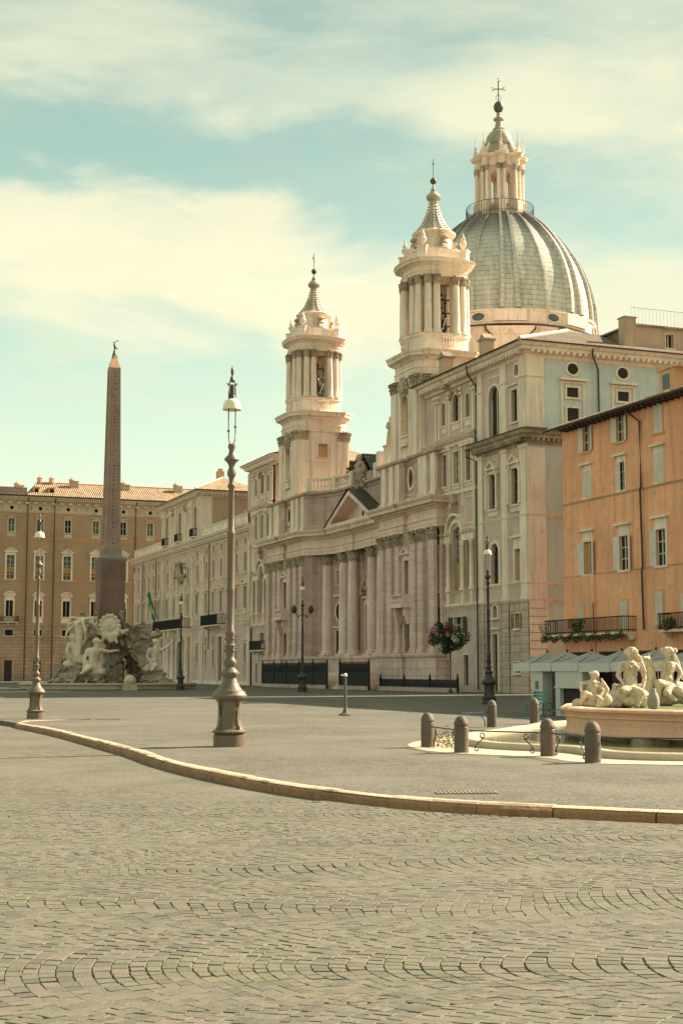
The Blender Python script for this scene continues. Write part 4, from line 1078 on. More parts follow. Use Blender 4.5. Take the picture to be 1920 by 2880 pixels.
def tower(B, tx, sx):
    cy = -2.95; h = 2.85
    T = MB()
    # square stage, walls with arched openings on the front, square window on the sides
    def face(name, rot, hs, mat='tower_stone'):
        m = MB(); wall(m, -h, h, 20.0, 27.2, h, hs, .5); return m
    T = MB().box(-h + .55, h - .55, -h + .55, h - .55, 20, 27.2)
    t = T.build('bell_tower', 'sunlit_plaster', B, loc=(tx, cy, 0))
    fs_ = [(0, [(0, 21.3, 1.55, 4.4, 'a')]), (PI / 2, [(0, 24.3, 1.15, 1.5, 'r')]), (PI, []), (-PI / 2, [(0, 24.3, 1.15, 1.5, 'r')])]
    for a, hs in fs_:
        m = MB(); wall(m, -h, h, 19.9, 27.3, h, hs, .5); m.build('tower_wall', 'tower_stone', t, rot=a)
        tr = MB()
        for s_ in (-1, 1):
            tr.box(s_ * (h - .62) - .58, s_ * (h - .62) + .58, h - .01, h + .2, 20.0, 26.1)
            tr.box(s_ * (h - .62) - .68, s_ * (h - .62) + .68, h - .01, h + .3, 20.0, 20.4)
            if a in (0, PI / 2, -PI / 2): tr.box(s_ * (h - 1.75) - .0 - .28, s_ * (h - 1.75) + .28, h - .01, h + .1, 20.0, 26.1)
        if a == 0:
            ring(tr, 0, 21.3, 1.55, 4.4, 'a', .16, h - .01, h + .14, False); tr.box(-1.0, -.7, h - .3, h + .1, 23.6, 23.8); tr.box(.7, 1.0, h - .3, h + .1, 23.6, 23.8)
            for k in range(7): tr.lathe([(.07, 0), (.1, .25), (.05, .5), (.07, .62)], 6, -.66 + .22 * k, h + .18, 21.3)
            tr.box(-.85, .85, h - .05, h + .3, 21.9, 22.05); tr.box(-.85, .85, h - .05, h + .34, 21.1, 21.3)
        else:
            ring(tr, 0, 24.3, 1.15, 1.5, 'r', .14, h - .01, h + .12); ring(tr, 0, 20.9, 1.5, 2.4, 'r', .08, h - .01, h + .05); tr.box(-.9, .9, h, h + .2, 23.9, 24.1)
        tr.build('tower_trim', 'tower_stone', t, rot=a)
        for s_ in (-1, 1):
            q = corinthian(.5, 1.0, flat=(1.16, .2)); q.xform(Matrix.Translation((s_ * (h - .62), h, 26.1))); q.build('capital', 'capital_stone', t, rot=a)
        cpm = MB()
        if a == 0:   # cartouche with crown over the arch
            rnd = random.Random(3 + int(sx))
            cpm.ball((0, h + .3, 26.3), (.42, .25, .62), 10, 7); cpm.ball((0, h + .25, 25.5), (.25, .2, .5), 8, 6)
            for i in range(5): cpm.lathe([(.07, 0), (.04, .25), (.0, .4)], 5, -.36 + .18 * i, h + .3, 26.9)
            for i in range(12): a_ = i / 12 * 2 * PI; cpm.ball((math.cos(a_) * .7, h + .2, 26.2 + math.sin(a_) * .75), rnd.uniform(.12, .24), 6, 5)
            cpm.build('crowned_cartouche', 'capital_stone', t, rot=a)
    # stage niche backing seen through the arch, sunlit tone put into its plaster colour
    ent = MB(); pth = chamf(h + .05, .9); ent.sweep(pth, entab_profile(27.1, 29.2, .85, -.6), closed=True)
    dentils(ent, pth + pth[:1], 28.62, 28.78, .3, .48, .26)
    ent.xy(pth[::-1], 27.2, 29.1)
    ent.build('tower_entablature', 'tower_stone', t)
    # round belfry
    ped = MB(); RP = 2.95
    def lob(r, bulge):       # eight-lobed ring path, clockwise
        pts = []
        for i in range(48):
            a = 2 * PI * i / 48
            k = abs(math.cos(2 * a))       # 1 on axes, 0 on diagonals (diagonals carry the column piers)
            pts.append(((r + bulge * (1 - k)) * math.cos(a), (r + bulge * (1 - k)) * math.sin(a)))
        return pts
    base = lob(RP - .35, .35)
    ped.sweep(base, [(-.5, 29.1), (.32, 29.1), (.3, 29.35), (.16, 29.45), (.16, 30.55), (.3, 30.65), (.3, 30.85), (-.5, 30.9)], closed=True)
    ped.xy(base[::-1], 29.2, 29.6)
    ped.build('belfry_base', 'tower_stone', t)
    # balusters between the piers
    bl = MB()
    for k in range(4):
        for i in range(-2, 3):
            a = k * PI / 2 + i * .085
            r = RP + .02
            bl.lathe([(.08, 0), (.05, .1), (.11, .35), (.045, .65), (.08, .95)], 6, r * math.cos(a), r * math.sin(a), 29.55)
    bl.build('baluster', 'tower_stone', t)
    cm = WC.get('tcol')
    if not cm:
        cm = WC['tcol'] = MB().lathe([(.42, 0), (.44, .1), (.38, .2), (.4, .28), (.34, .36), (.34, 1.6), (.29, 4.4)], 12).mesh('column', 'tower_stone', True)
        WC['tcap'] = corinthian(.29, .82, 10).mesh('capital', 'capital_stone')
    for k in range(4):
        for off, rr in ((-.43, 2.66), (-.16, 2.82), (.16, 2.82), (.43, 2.66)):
            a = PI / 4 + k * PI / 2 + off
            put('column', cm, t, (rr * math.cos(a), rr * math.sin(a), 30.88))
            put('capital', WC['tcap'], t, (rr * math.cos(a), rr * math.sin(a), 35.25), a)
    piers = MB()
    for k in range(4):
        a0 = PI / 4 + k * PI / 2 - .36
        vs = [(2.45 * math.cos(a0 + .72 * i / 6), 2.45 * math.sin(a0 + .72 * i / 6)) for i in range(7)] + [(1.75 * math.cos(a0 + .72 * (6 - i) / 6), 1.75 * math.sin(a0 + .72 * (6 - i) / 6)) for i in range(7)]
        piers.xy(vs, 30.6, 36.15)
    piers.build('belfry_pier', 'tower_stone', t)
    en = MB(); pth = lob(RP - .35, .42)
    en.sweep(pth, entab_profile(36.0, 37.5, .78, -.9), closed=True)
    en.xy([(x * .98, y * .98) for x, y in pth[::-1]], 36.25, 37.4)
    en.build('belfry_entablature', 'tower_stone', t)
    # attic ring, pedestals, drum, concave spire
    at = MB(); at.sweep(lob(2.35, .35), [(-.6, 37.3), (.1, 37.4), (.1, 38.3), (.22, 38.4), (.22, 38.55), (-.6, 38.6)], closed=True)
    at.lathe([(2.2, 38.3), (2.0, 38.55), (1.62, 38.9), (1.5, 39.3), (1.55, 40.0), (1.62, 40.1), (1.95, 40.3), (1.98, 40.45), (1.7, 40.55), (1.55, 40.75)], 20)
    at.build('tower_attic', 'tower_stone', t, smooth=True)
    for k in range(4):
        a = PI / 4 + k * PI / 2; x, y = 2.75 * math.cos(a), 2.75 * math.sin(a)
        m = MB().cbox(0, 0, 0, .85, .85, 1.15).cbox(0, 0, 1.15, 1.0, 1.0, .12)
        m.lathe([(.14, 1.27), (.1, 1.45), (.26, 1.7), (.34, 1.95), (.22, 2.15), (.16, 2.22), (.24, 2.32), (.12, 2.5), (.05, 2.85)], 10)
        m.build('flaming_urn', 'tower_stone', t, loc=(x, y, 37.4), rot=a, smooth=25)
        m = MB(); st = 0       # scroll buttress against the drum
        m.xz([(1.45, 38.6), (2.6, 38.6), (2.5, 38.9), (2.1, 39.1), (1.85, 39.6), (1.8, 40.1), (1.45, 40.1)], -.2, .2)
        m.build('scroll', 'tower_stone', t, rot=k * PI / 2)
        m = MB(); m.ball((1.95, 0, 39.2), (.3, .45, .35), 8, 6); m.ball((2.0, 0, 39.75), (.25, .55, .2), 8, 6); m.build('cartouche', 'dirty_cornice', t, rot=k * PI / 2, smooth=True)
    sp = MB(); prof = [(1.62, 40.7), (1.5, 40.85), (1.15, 41.3), (.86, 41.85), (.64, 42.4), (.46, 43.0), (.36, 43.4), (.42, 43.5), (.40, 43.6), (.62, 43.75), (.68, 43.95), (.55, 44.15), (.34, 44.35), (.22, 44.5), (.26, 44.6), (.2, 44.7), (.1, 44.85), (.06, 45.15)]
    sp.lathe(prof, 24, ribs=lambda a, z: 1 + .03 * math.cos(8 * a))
    s_ = sp.build('spire', 'dome_metal', t, smooth=25)
    rb = MB()
    for k in range(8):
        a = k * PI / 4 + PI / 8
        for r_, z in [(1.6, 40.8), (1.38, 41.05), (1.17, 41.3), (1.0, 41.6), (.87, 41.9), (.75, 42.2), (.65, 42.45), (.56, 42.75), (.48, 43.05), (.4, 43.35)]: rb.ball((r_ * math.cos(a), r_ * math.sin(a), z), .09, 5, 4)
    rb.build('spire_ribs', 'tower_stone', t)
    fi = MB().ball((0, 0, 45.45), .3, 12, 8); fi.build('finial_ball', 'bronze', t, smooth=True)
    cr = MB().tube([(0, 0, 45.7), (0, 0, 47.5)], .035, 5)
    cr.tube([(-.3, 0, 47.05), (.3, 0, 47.05)], .03, 5) if sx < 0 else cr.tube([(-.12, 0, 46.5), (.35, 0, 47.2)], .05, 5)
    cr.build('cross' if sx < 0 else 'weather_vane', 'bronze', t)
    # bell in its dark frame
    if True:
        bl = MB().lathe([(.0, 1.3), (.25, 1.25), (.36, .9), (.42, .5), (.6, .12), (.68, 0), (.6, .02)], 16, 0, 0, 33.2)
        bl.build('bell', 'bronze', t, smooth=True)
        fr = MB()
        for z in (30.9, 32.2, 33.4, 34.6): fr.tube([(-1.6, 0, z), (1.6, 0, z)], .08, 5); fr.tube([(0, -1.6, z), (0, 1.6, z)], .08, 5)
        for i in range(4):
            a = i * PI / 2
            fr.tube([(1.1 * math.cos(a), 1.1 * math.sin(a), 30.8), (1.1 * math.cos(a), 1.1 * math.sin(a), 35.0)], .1, 5)
            fr.tube([(1.1 * math.cos(a), 1.1 * math.sin(a), 30.8), (1.1 * math.cos(a + 1.57), 1.1 * math.sin(a + 1.57), 33.0)], .07, 5)
            fr.tube([(1.1 * math.cos(a), 1.1 * math.sin(a), 33.0), (1.1 * math.cos(a + 1.57), 1.1 * math.sin(a + 1.57), 30.9)], .07, 5)
        if sx < 0: fr.build('bell_frame', 'dark_iron', t)
        else: fr.build('bell_frame', 'bronze', t)

def dome(B):
    # local centre: s=129.5 -> x = +1.5 ; w=67.3 -> y = -17.8
    cx, cy = 1.0, -18.35
    zb = 36.7
    D = MB()
    D.lathe([(r * .965, z) for r, z in [(9.3, 24), (9.3, 34.4), (9.5, 34.6), (9.6, 35.0), (10.05, 35.15), (10.1, 35.4), (9.9, 35.5), (9.95, 36.5), (10.1, 36.55), (10.1, 36.75), (9.7, 36.8)]], 64)
    for k in range(8):       # chamfered piers projecting from the drum
        a = R(-68.8 + 22.5 + 45 * k) - ROT
        st = len(D.v)
        D.frustum(8.95, 0, 24, 1.6, 3.4, 34.2, 1.6, 3.4); D.frustum(9.0, 0, 34.2, 1.7, 3.7, 34.9, 2.2, 4.7); D.frustum(9.15, 0, 35.5, 1.35, 3.2, 36.6, 1.35, 3.2)
        D.xform(Matrix.Rotation(a, 4, 'Z'), st)
    d = D.build('dome', 'tower_stone', B, loc=(cx, cy, 0), smooth=30)
    gut = MB().lathe([(9.75, 35.1), (9.85, 35.12), (9.85, 35.22), (9.75, 35.24)], 64); gut.build('gutter', 'pipe_metal', d)
    prof = [(9.75, 0), (9.72, .9), (9.62, 2.0), (9.4, 3.2), (9.08, 4.4), (8.62, 5.6), (8.02, 6.8), (7.28, 7.9), (6.42, 9.0), (5.55, 9.95), (4.7, 10.75), (3.95, 11.35), (3.3, 11.8)]
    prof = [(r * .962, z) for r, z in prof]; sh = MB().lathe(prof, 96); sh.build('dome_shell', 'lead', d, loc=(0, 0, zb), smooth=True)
    # ribs follow the meridian
    def rib(w0, w1, th, name, ang, offs=0):
        m = MB(); vs = []
        for i, (r, z) in enumerate(prof):
            t = i / (len(prof) - 1); w = w0 + (w1 - w0) * t; o = offs * (w0 + (w1 - w0) * t) / w0
            vs += [(r - .08, o - w / 2, z), (r + th, o - w / 2 * .8, z + th * .3), (r + th, o + w / 2 * .8, z + th * .3), (r - .08, o + w / 2, z)]
        fs = [(i * 4 + j, i * 4 + j + 1, i * 4 + j + 5, i * 4 + j + 4) for i in range(len(prof) - 1) for j in range(3)]
        m.add(vs, fs); m.build(name, 'lead', d, loc=(0, 0, zb), rot=ang)
    for k in range(8):
        a = R(-68.8 + 22.5 + 45 * k) - ROT
        rib(2.3, .9, .16, 'rib', a); rib(.6, .26, .46, 'rib', a, -.8); rib(.6, .26, .46, 'rib', a, .8)
        rib(.3, .16, .3, 'rib', a + R(22.5))
    ocs = MB()
    # little oval windows low on the drum between the ribs
    for k in range(8):
        a = R(-68.8 + 45 * k) - ROT
        m = MB(); ring(m, 0, 0, 1.3, .8, 'o', .12, 0, .1); 
        w = m.build('oval_window', 'tower_stone', d, loc=(9.6 * math.cos(a + R(4)), 9.6 * math.sin(a + R(4)), 35.6), rot=a + R(4) - PI / 2)
        MB().ball((0, .0, .4), (.64, .04, .38), 14, 8).build('pane', 'glass_teal', w)
        if k % 2 == 0: pass
    for k in range(8):
        a0 = R(-68.8 + 22.5 + 45 * k) - ROT
        for s_ in (-1, 1):
            q = a0 + s_ * .255; p1 = (9.82 * math.cos(q), 9.82 * math.sin(q)); q2 = a0 + s_ * .175; p2 = (9.1 * math.cos(q2) * 1.07, 9.1 * math.sin(q2) * 1.07)
            MB().tube([(*p1, 35.1), (p1[0] * .98, p1[1] * .98, 34.7), (p2[0] * 1.0, p2[1] * 1.0, 34.0), (p2[0] * 1.0, p2[1] * 1.0, 24)], .08, 5).build('drainpipe', 'pipe_metal', d)
    # lantern
    Lt = MB(); Lt.lathe([(3.2, 48.2), (3.55, 48.3), (3.6, 48.55), (3.3, 48.6), (2.3, 48.62), (2.3, 49.6), (1.95, 49.65), (1.9, 49.9)], 32)
    lan = Lt.build('lantern', 'dirty_cornice', d, smooth=25)
    core = MB()
    for k in range(8):
        a = k * PI / 4 + R(-68.8) - ROT
        st = len(core.v); wall(core, -.74, .74, 49.6, 54.3, 1.78, [(0, 49.75, .92, 3.7, 'a')], .25); ring(core, 0, 49.75, .92, 3.7, 'a', .1, 1.76, 1.86, False)
        core.xform(Matrix.Rotation(a - PI / 2, 4, 'Z'), st)
    core.build('lantern_wall', 'tower_stone', lan)
    cl = MB(); cp = MB()
    for k in range(8):
        a = k * PI / 4 + PI / 8 + R(-68.8) - ROT
        for off in (-.13, .13):
            r = 2.42
            cl.lathe([(.26, 0), (.26, .12), (.2, .2), (.19, .3), (.16, 3.2)], 8, r * math.cos(a + off), r * math.sin(a + off), 50.2)
            cp.lathe([(.17, 0), (.24, .25), (.3, .5), (.3, .6)], 8, r * math.cos(a + off), r * math.sin(a + off), 53.4)
        st = len(cl.v); cl.box(1.7, 2.75, -.42, .42, 48.7, 50.2); cl.box(1.7, 2.15, -.3, .3, 50.2, 54.0); cl.xform(Matrix.Rotation(a, 4, 'Z'), st)
    cl.build('lantern_columns', 'tower_stone', lan, smooth=30); cp.build('lantern_capitals', 'capital_stone', lan)
    ent = MB(); pts = []
    for i in range(64):
        a = 2 * PI * i / 64; k = max(0, math.cos(8 * (a - PI / 8 - R(-68.8) + ROT))) ** .6
        pts.append(((1.95 + .62 * k) * math.cos(a), (1.95 + .62 * k) * math.sin(a)))
    ent.sweep(pts, entab_profile(54.0, 55.25, .45, -.5), closed=True); ent.xy([(x * .95, y * .95) for x, y in pts[::-1]], 54.1, 55.2)
    ent.build('lantern_entablature', 'tower_stone', lan)
    cup = MB().lathe([(2.1, 55.2), (2.05, 55.5), (1.95, 55.7), (1.9, 55.75), (1.5, 56.6), (1.62, 56.7), (1.62, 56.85), (1.35, 56.95), (1.38, 57.3), (1.28, 57.7), (1.0, 58.1), (.7, 58.35), (.62, 58.4), (.66, 58.55), (.45, 58.75), (.36, 59.1), (.34, 59.4), (.56, 59.6), (.56, 59.72), (.3, 59.8), (.22, 60.1), (.25, 60.25), (.16, 60.45)], 24)
    cup.build('cupola', 'dome_metal', lan, smooth=25)
    rb = MB()
    for k in range(8):
        a = k * PI / 4 + PI / 8 + R(-68.8) - ROT
        st = len(rb.v); rb.xz([(1.3, 56.9), (1.5, 56.9), (2.5, 55.3), (2.0, 55.3)], -.14, .14); rb.xform(Matrix.Rotation(a, 4, 'Z'), st)
        st = len(rb.v); rb.cbox(2.5, 0, 55.2, .45, .45, .55); rb.lathe([(.12, 55.75), (.2, 56.0), (.1, 56.3), (.14, 56.45), (.05, 56.7), (.04, 57.1), (.1, 57.2), (.03, 57.3), (.02, 57.9)], 6, 2.5, 0); rb.xform(Matrix.Rotation(a, 4, 'Z'), st)
    rb.build('pinnacles', 'tower_stone', lan)
    MB().ball((0, 0, 61.0), (.52, .52, .64), 16, 10).build('finial_ball', 'bronze', lan, smooth=True)
    cr = MB().tube([(0, 0, 61.6), (0, 0, 63.9)], .06, 5); cr.tube([(-.55, 0, 63.0), (.55, 0, 63.0)], .055, 5)
    for (x, z) in ((0, 64.0), (-.6, 63.0), (.6, 63.0)):
        pts = [(x + .14 * math.cos(2 * PI * i / 8), 0, z + .2 * math.sin(2 * PI * i / 8)) for i in range(9)]; cr.tube(pts, .035, 4)
    cr.tube([(-.15, 0, 61.7), (-.3, 0, 62.1), (0, 0, 62.5), (.3, 0, 62.1), (.15, 0, 61.7)], .035, 4)
    cr.build('cross', 'bronze', lan, rot=-ROT)
    rl = MB(); r = 3.52
    for i in range(72):
        a = 2 * PI * i / 72; rl.tube([(r * math.cos(a), r * math.sin(a), 48.6), (r * math.cos(a), r * math.sin(a), 49.9)], .022 if i % 6 else .04, 4)
    for z in (48.75, 49.88): rl.tube([(r * math.cos(2 * PI * i / 48), r * math.sin(2 * PI * i / 48), z) for i in range(49)], .03, 4)
    rl.build('railing', 'rail_iron', lan)
church()
# ================================================================== LONG PALACE (beyond the church)
def long_palace():
    s0 = 150.3
    B = empty('long_palace', P(s0, 50), ROT, 'long cream palace with belvedere, iron balconies and a green flag between church and ochre palace', 'palace')
    gallery_bay(B, .2, 1, shop=False, width=7.4)
    X = lambda s: s - s0
    MB().box(.2, 8.5, -14, -.8, 0, 25).build('inner_core', 'dark_inside', B)
    em = MB(); ep = [(8.6, -9), (8.6, -.1), (-2, -.1)]; em.sweep(ep, cornice_profile(24.7, 25.7, 1.0)); dentils(em, ep, 24.95, 25.2, .1, .7, .5); em.build('eaves_cornice', 'palace_trim', B)
    MB().add([(9.7, 1.0, 25.7), (-2, 1.0, 25.7), (-2, -8, 28), (9.7, -8, 28), (9.7, -8, 25.7)], [(0, 1, 2, 3), (0, 3, 4)]).build('roof', 'tiles_x', B)
    m = MB(); wall(m, -9, 0, 18, 24.8, 0); m.build('gallery_side_wall', 'gallery_plaster', B, loc=(8.6, -.1 - 9, 0), rot=-PI / 2)
    # balcony and door at the bay foot
    xd = X(154.6)
    window(B, xd, .3, 1.0, 2.9, -.12, t=.12, sill=0, glassm='wood_dark', bars=(1, 1), barm='wood_dark', name='door')
    window(B, X(152.9), 4.3, .8, 1.8, -.12, t=.08, sill=0, glassm='glass_brown', bars=(2, 2))
    iron_balcony(B, X(151.3), X(155.6), 4.0, 1.0, .9)
    # main wall
    xa, xb = 7.8, X(217.7)
    cols = [215, 210.9, 208.1, 205.3, 202.1, 197.1, 193.2, 189.6, 185.9, 181.2, 176.8, 173.6, 170.1, 163.6, 160.1]
    single = {215, 202.1, 197.1, 189.6, 181.2, 170.1, 160.1}
    hs = []; ws = []
    for c in cols:
        x = X(c); big = c in single
        if c in (160.1,): hs.append((x, 16.4, .75, 1.0, 'o'))
        elif c in (193.2, 185.9): pass
        elif c != 189.6: hs.append((x, 16.5, .75, .95, 'r'))
        if c != 189.6: hs.append((x, 13.35, .85, 2.35, 'a'))
        hs.append((x, 9.0, 1.15 if big else 1.0, 2.6, 'r'))
        if c in (170.1,): hs.append((x, .1, 1.7, 5.8, 'r'))
        elif c in (181.2, 197.1, 160.1): hs.append((x, 2.7, .75, 2.2, 'r'))
        elif c in (176.8, 173.6, 163.6, 205.3, 202.1): hs += [(x, 2.2, .75, 2.2, 'r'), (x, 4.85, .7, 1.1, 'r')]
        elif c == 189.6: hs.append((x, .1, 3.0, 5.6, 'a'))
    m = MB(); wall(m, xa, xb, 0, 18.0, 0, hs, .3); m.build('wall', 'palace_plaster', B)
    MB().box(xa + .1, xb - .1, -14, -.6, 0, 18.2).build('palace_core', 'dark_inside', B)
    m = MB(); wall(m, -14, 0, 0, 20, 0); m.build('end_wall', 'palace_plaster', B, loc=(xb, -14 + 0, 0), rot=-PI / 2)
    for x, z, w, h, k in hs:
        if z > 16: window(B, x, z, w, h, 0, k, t=.12, glassm='glass_brown', bars=(2, 1), barm='shutter_brown')
        elif z > 13: window(B, x, z, w, h, 0, k, t=.13, glassm='glass_brown', bars=(2, 3), barm='shutter_brown')
        elif z > 8.5:
            window(B, x, z, w, h, 0, k, t=.15, pr=.13, hood='seg' if w > 1.1 else 'flat', hh=.45 if w > 1.1 else .05, gap=.12, glassm='glass_brown', bars=(2, 3), barm='shutter_brown', apron=.5)
        elif h > 5: window(B, x, z, w, h, 0, k, dep=.3, t=.3, pr=.2, sill=0, glassm='wood_dark', bars=(2, 3), barm='wood_dark', name='door')
        elif z > 4: window(B, x, z, w, h, 0, k, t=.08, bars=(1, 1), glassm='glass_brown', barm='shutter_brown')
        else: window(B, x, z, w, h, 0, k, t=.1, pr=.07, glassm='wood_dark', bars=(1, 3), barm='wood_dark', hood='flat' if z == 2.7 else None, gap=.25, hh=.1)
    tm = MB()
    for c in (217.2, 199.9, 199.0, 195.2, 191.6, 187.6, 183.8, 179.3, 178.4, 165.3, 164.5, 158.6):
        x = X(c); tm.box(x - .3, x + .3, 0, .16, 0, 6.9); tm.box(x - .28, x + .28, 0, .15, 7.6, 16.9); tm.box(x - .36, x + .36, 0, .24, 15.9, 16.6)
        tm.box(x - .36, x + .36, 0, .22, 0, .6)
    tm.box(xa, xb, 0, .1, 0, .45)
    for z0, z1, o in ((6.95, 7.2, .2), (7.45, 7.62, .18), (12.95, 13.12, .14)): tm.sweep([(xb, -5), (xb, 0), (xa, 0)], cornice_profile(z0, z1, o))
    for c in (170.1, 177, 173.6, 181.2, 160.1, 163.6): ring(tm, X(c), 16.2, 1.3, 1.45, 'r', .06, 0, .04)
    tm.build('wall_trim', 'palace_trim', B)
    cm = MB(); cp = [(xb, -6), (xb, 0), (xa, 0)]; cm.sweep(cp, cornice_profile(17.7, 18.85, 1.0)); dentils(cm, cp[1:], 18.0, 18.2, .1, .55, .45); cm.build('cornice', 'ochre_cornice' if False else 'palace_trim', B)
    pm = MB(); wall(pm, xa + .9, xb, 18.8, 20.1, .1, [(X(c), 19.25, .32, .36, 'r') for c in (215.5, 212.6, 209.8, 206.9, 204.0, 177.2, 174.0, 170.6, 167.3, 163.9, 160.8)], .2); pm.box(xa + .9, xb, -.6, .2, 20.1, 20.25); pm.box(xa + .9, xb, -.6, -.15, 18.7, 20.1)
    pm.build('parapet', 'palace_trim', B)
    # belvedere
    x0, x1 = X(179.3), X(199.7)
    bh = [(X(c), 19.4, 1.3, 4.0, 'a') for c in (196.7, 189.6, 180.9 + .7)]
    m = MB(); wall(m, x0, x1, 18.8, 25, .25, bh, .4); m.build('belvedere_wall', 'palace_plaster', B)
    m = MB(); wall(m, -7.5, 0, 18.8, 25, 0); m.build('belvedere_side_wall', 'pink_wall', B, loc=(x0, .25, 0), rot=PI / 2)
    MB().box(x0 + .1, x1, -7.2, -.3, 18, 25).build('belvedere_core', 'dark_inside', B)
    t2 = MB()
    for c in (199.2, 198.3, 194.9, 193.9, 192.6, 191.6, 187.6, 186.6, 185.3, 184.2, 183.3, 179.8): t2.box(X(c) - .3, X(c) + .3, .25, .42, 19.0, 24.6); t2.box(X(c) - .38, X(c) + .38, .25, .5, 23.4, 24.0)
    t2.box(x0 - .12, x0, -1.3, .4, 19, 24.6)
    ep = [(x1, -7), (x1, .25), (x0, .25), (x0, -7.5)]
    t2.sweep(ep, cornice_profile(24.4, 25.3, .95)); dentils(t2, ep[1:], 24.6, 24.8, .1, .6, .5)
    t2.build('belvedere_trim', 'palace_trim', B)
    for x, z, w, h, k in bh:
        window(B, x, z, w, h, .25, k, t=.16, pr=.1, dep=.38, glassm='glass_brown', bars=(2, 3), barm='shutter_brown')
        iron_balcony(B, x - .9, x + .9, 19.35, 1.0, .6, y=.25)
    rnd = random.Random(2)
    for c in (192.9, 186.2):
        sm = MB()
        for j in range(9): sm.ball((X(c) + rnd.uniform(-.8, .8), .45, 23.6 + rnd.uniform(-.5, .5)), rnd.uniform(.14, .3), 6, 5)
        sm.build('stucco_relief', 'capital_stone', B)
    for c in (191.6, 187.6):
        sm = MB()
        for j in range(10): sm.ball((X(c) + rnd.uniform(-.5, .5), .3, 15.2 + rnd.uniform(-1.3, 1.3)), rnd.uniform(.14, .28), 6, 5)
        sm.build('stucco_relief', 'capital_stone', B)
    cr = MB(); cr.ball((X(189.6), .4, 15.0), (.9, .4, 1.1), 10, 8); cr.ball((X(189.6), .4, 16.2), (.6, .3, .4), 8, 6); cr.ball((X(188.6), .4, 14.2), (.5, .3, .9), 8, 6); cr.build('crest', 'dirty_cornice', B, smooth=True)
    r = MB(); hip_roof(r, x0 - 1.1, x1 + 1.1, -8.5, 1.3, 25.3, 2.2, 4.0); r.build('belvedere_roof', 'tiles_x', B)
    MB().tube([(x0 - 1.1, 1.3, 25.35), (x0 + 2.9, -3.6, 27.5)], .14, 5).build('ridge_tiles', 'cream_paint', B)
    c = MB().cbox(X(187.5) - 4, -3.6, 26.5, .9, .9, 2.0); [c.cbox(X(187.5) - 4.3 + .3 * i, -3.6, 28.5, .12, .5, .35) for i in range(3)]; c.build('chimney', 'orange_trim', B)
    pipe(B, [(x0 - .12, -4.0, 25.2), (x0 - .12, -4.0, 20.2)], .09)
    for c in (212.0, 203.7, 175.4, 166.6):
        zb = 4.4 if c == 175.4 else .5
        pipe(B, [(X(c), .12, 17.9), (X(c), .12, zb)], .06)
    # portal under the long balcony
    for c in (199.3, 196.2, 194.6, 192.3, 187.0, 184.8): 
        pt = MB(); pt.lathe([(.42, 0), (.42, .3), (.33, .5), (.28, 5.6), (.4, 5.9), (.45, 6.2)], 10, X(c), .45, 0)
        pt.box(X(c) - .3, X(c) + .3, 0, 1.1, 6.2, 7.2); pt.build('portal_column', 'palace_trim', B, smooth=30)
    iron_balcony(B, X(201.0), X(184.5), 7.35, 1.25, 1.15)
    iron_balcony(B, X(211.2), X(206.4), 7.3, 1.25, 1.0)
    iron_balcony(B, X(175.7), X(168.2), 7.35, 1.25, 1.1)
    # slanted roof light beside the belvedere
    return B

def iron_balcony(B, xa, xb, z, h, d, y=0.0):
    xa, xb = min(xa, xb), max(xa, xb)
    sl = MB(); sl.box(xa, xb, y, y + d, z - .14, z)
    k = max(2, int((xb - xa) / 1.6))
    for i in range(k + 1):
        x = xa + .12 + (xb - xa - .24) * i / k; sl.frustum(x, y + d * .3, z - .5, .16, d * .3, z - .14, .2, d * .8)
    o = sl.build('balcony', 'palace_trim', B)
    r = MB()
    for p, q in (((xa, y), (xa, y + d)), ((xa, y + d), (xb, y + d)), ((xb, y + d), (xb, y))):
        L = math.dist(p, q); n_ = max(2, int(L / .14))
        for i in range(n_ + 1): r.tube([(p[0] + (q[0] - p[0]) * i / n_, p[1] + (q[1] - p[1]) * i / n_, z), (p[0] + (q[0] - p[0]) * i / n_, p[1] + (q[1] - p[1]) * i / n_, z + h)], .022, 4)
        for zz in (z + .12, z + h): r.tube([(*p, zz), (*q, zz)], .035, 4)
    r.build('railing', 'dark_iron', o); return o
long_palace()

# rear building whose upper wall shows between the belvedere and the church
def rear():
    s0 = 168.0
    B = empty('rear_building', P(s0, 62), ROT, 'plain pinkish building rising behind the long cream palace, seen next to the street lamp', 'building')
    hs = [(22.3, 25.3, .6, .9, 'o'), (20.5, 22.6, 1.2, 1.9, 'a'), (26, 21.9, 1.2, 1.9, 'a'), (14.5, 22.6, 1.2, 1.9, 'a')]
    m = MB(); wall(m, 0, 26, 10, 28, 0, [h for h in hs if h[0] < 25]); m.build('wall', 'pink_wall', B)
    MB().box(.1, 26, -10, -.5, 0, 28).build('core_wall', 'pink_wall', B)
    for x, z, w, h, k in hs:
        if x < 25: window(B, x, z, w, h, 0, k, t=.14, glassm='glass_teal')
    e = MB(); e.sweep([(26, -8), (26, 0), (0, 0)], cornice_profile(27.6, 28.3, .7)); e.build('eaves', 'orange_trim', B)
    r = MB(); hip_roof(r, -1, 26.8, -12, .8, 28.35, 2.4, 6); r.build('roof', 'tiles_x', B)
    return B
rear()

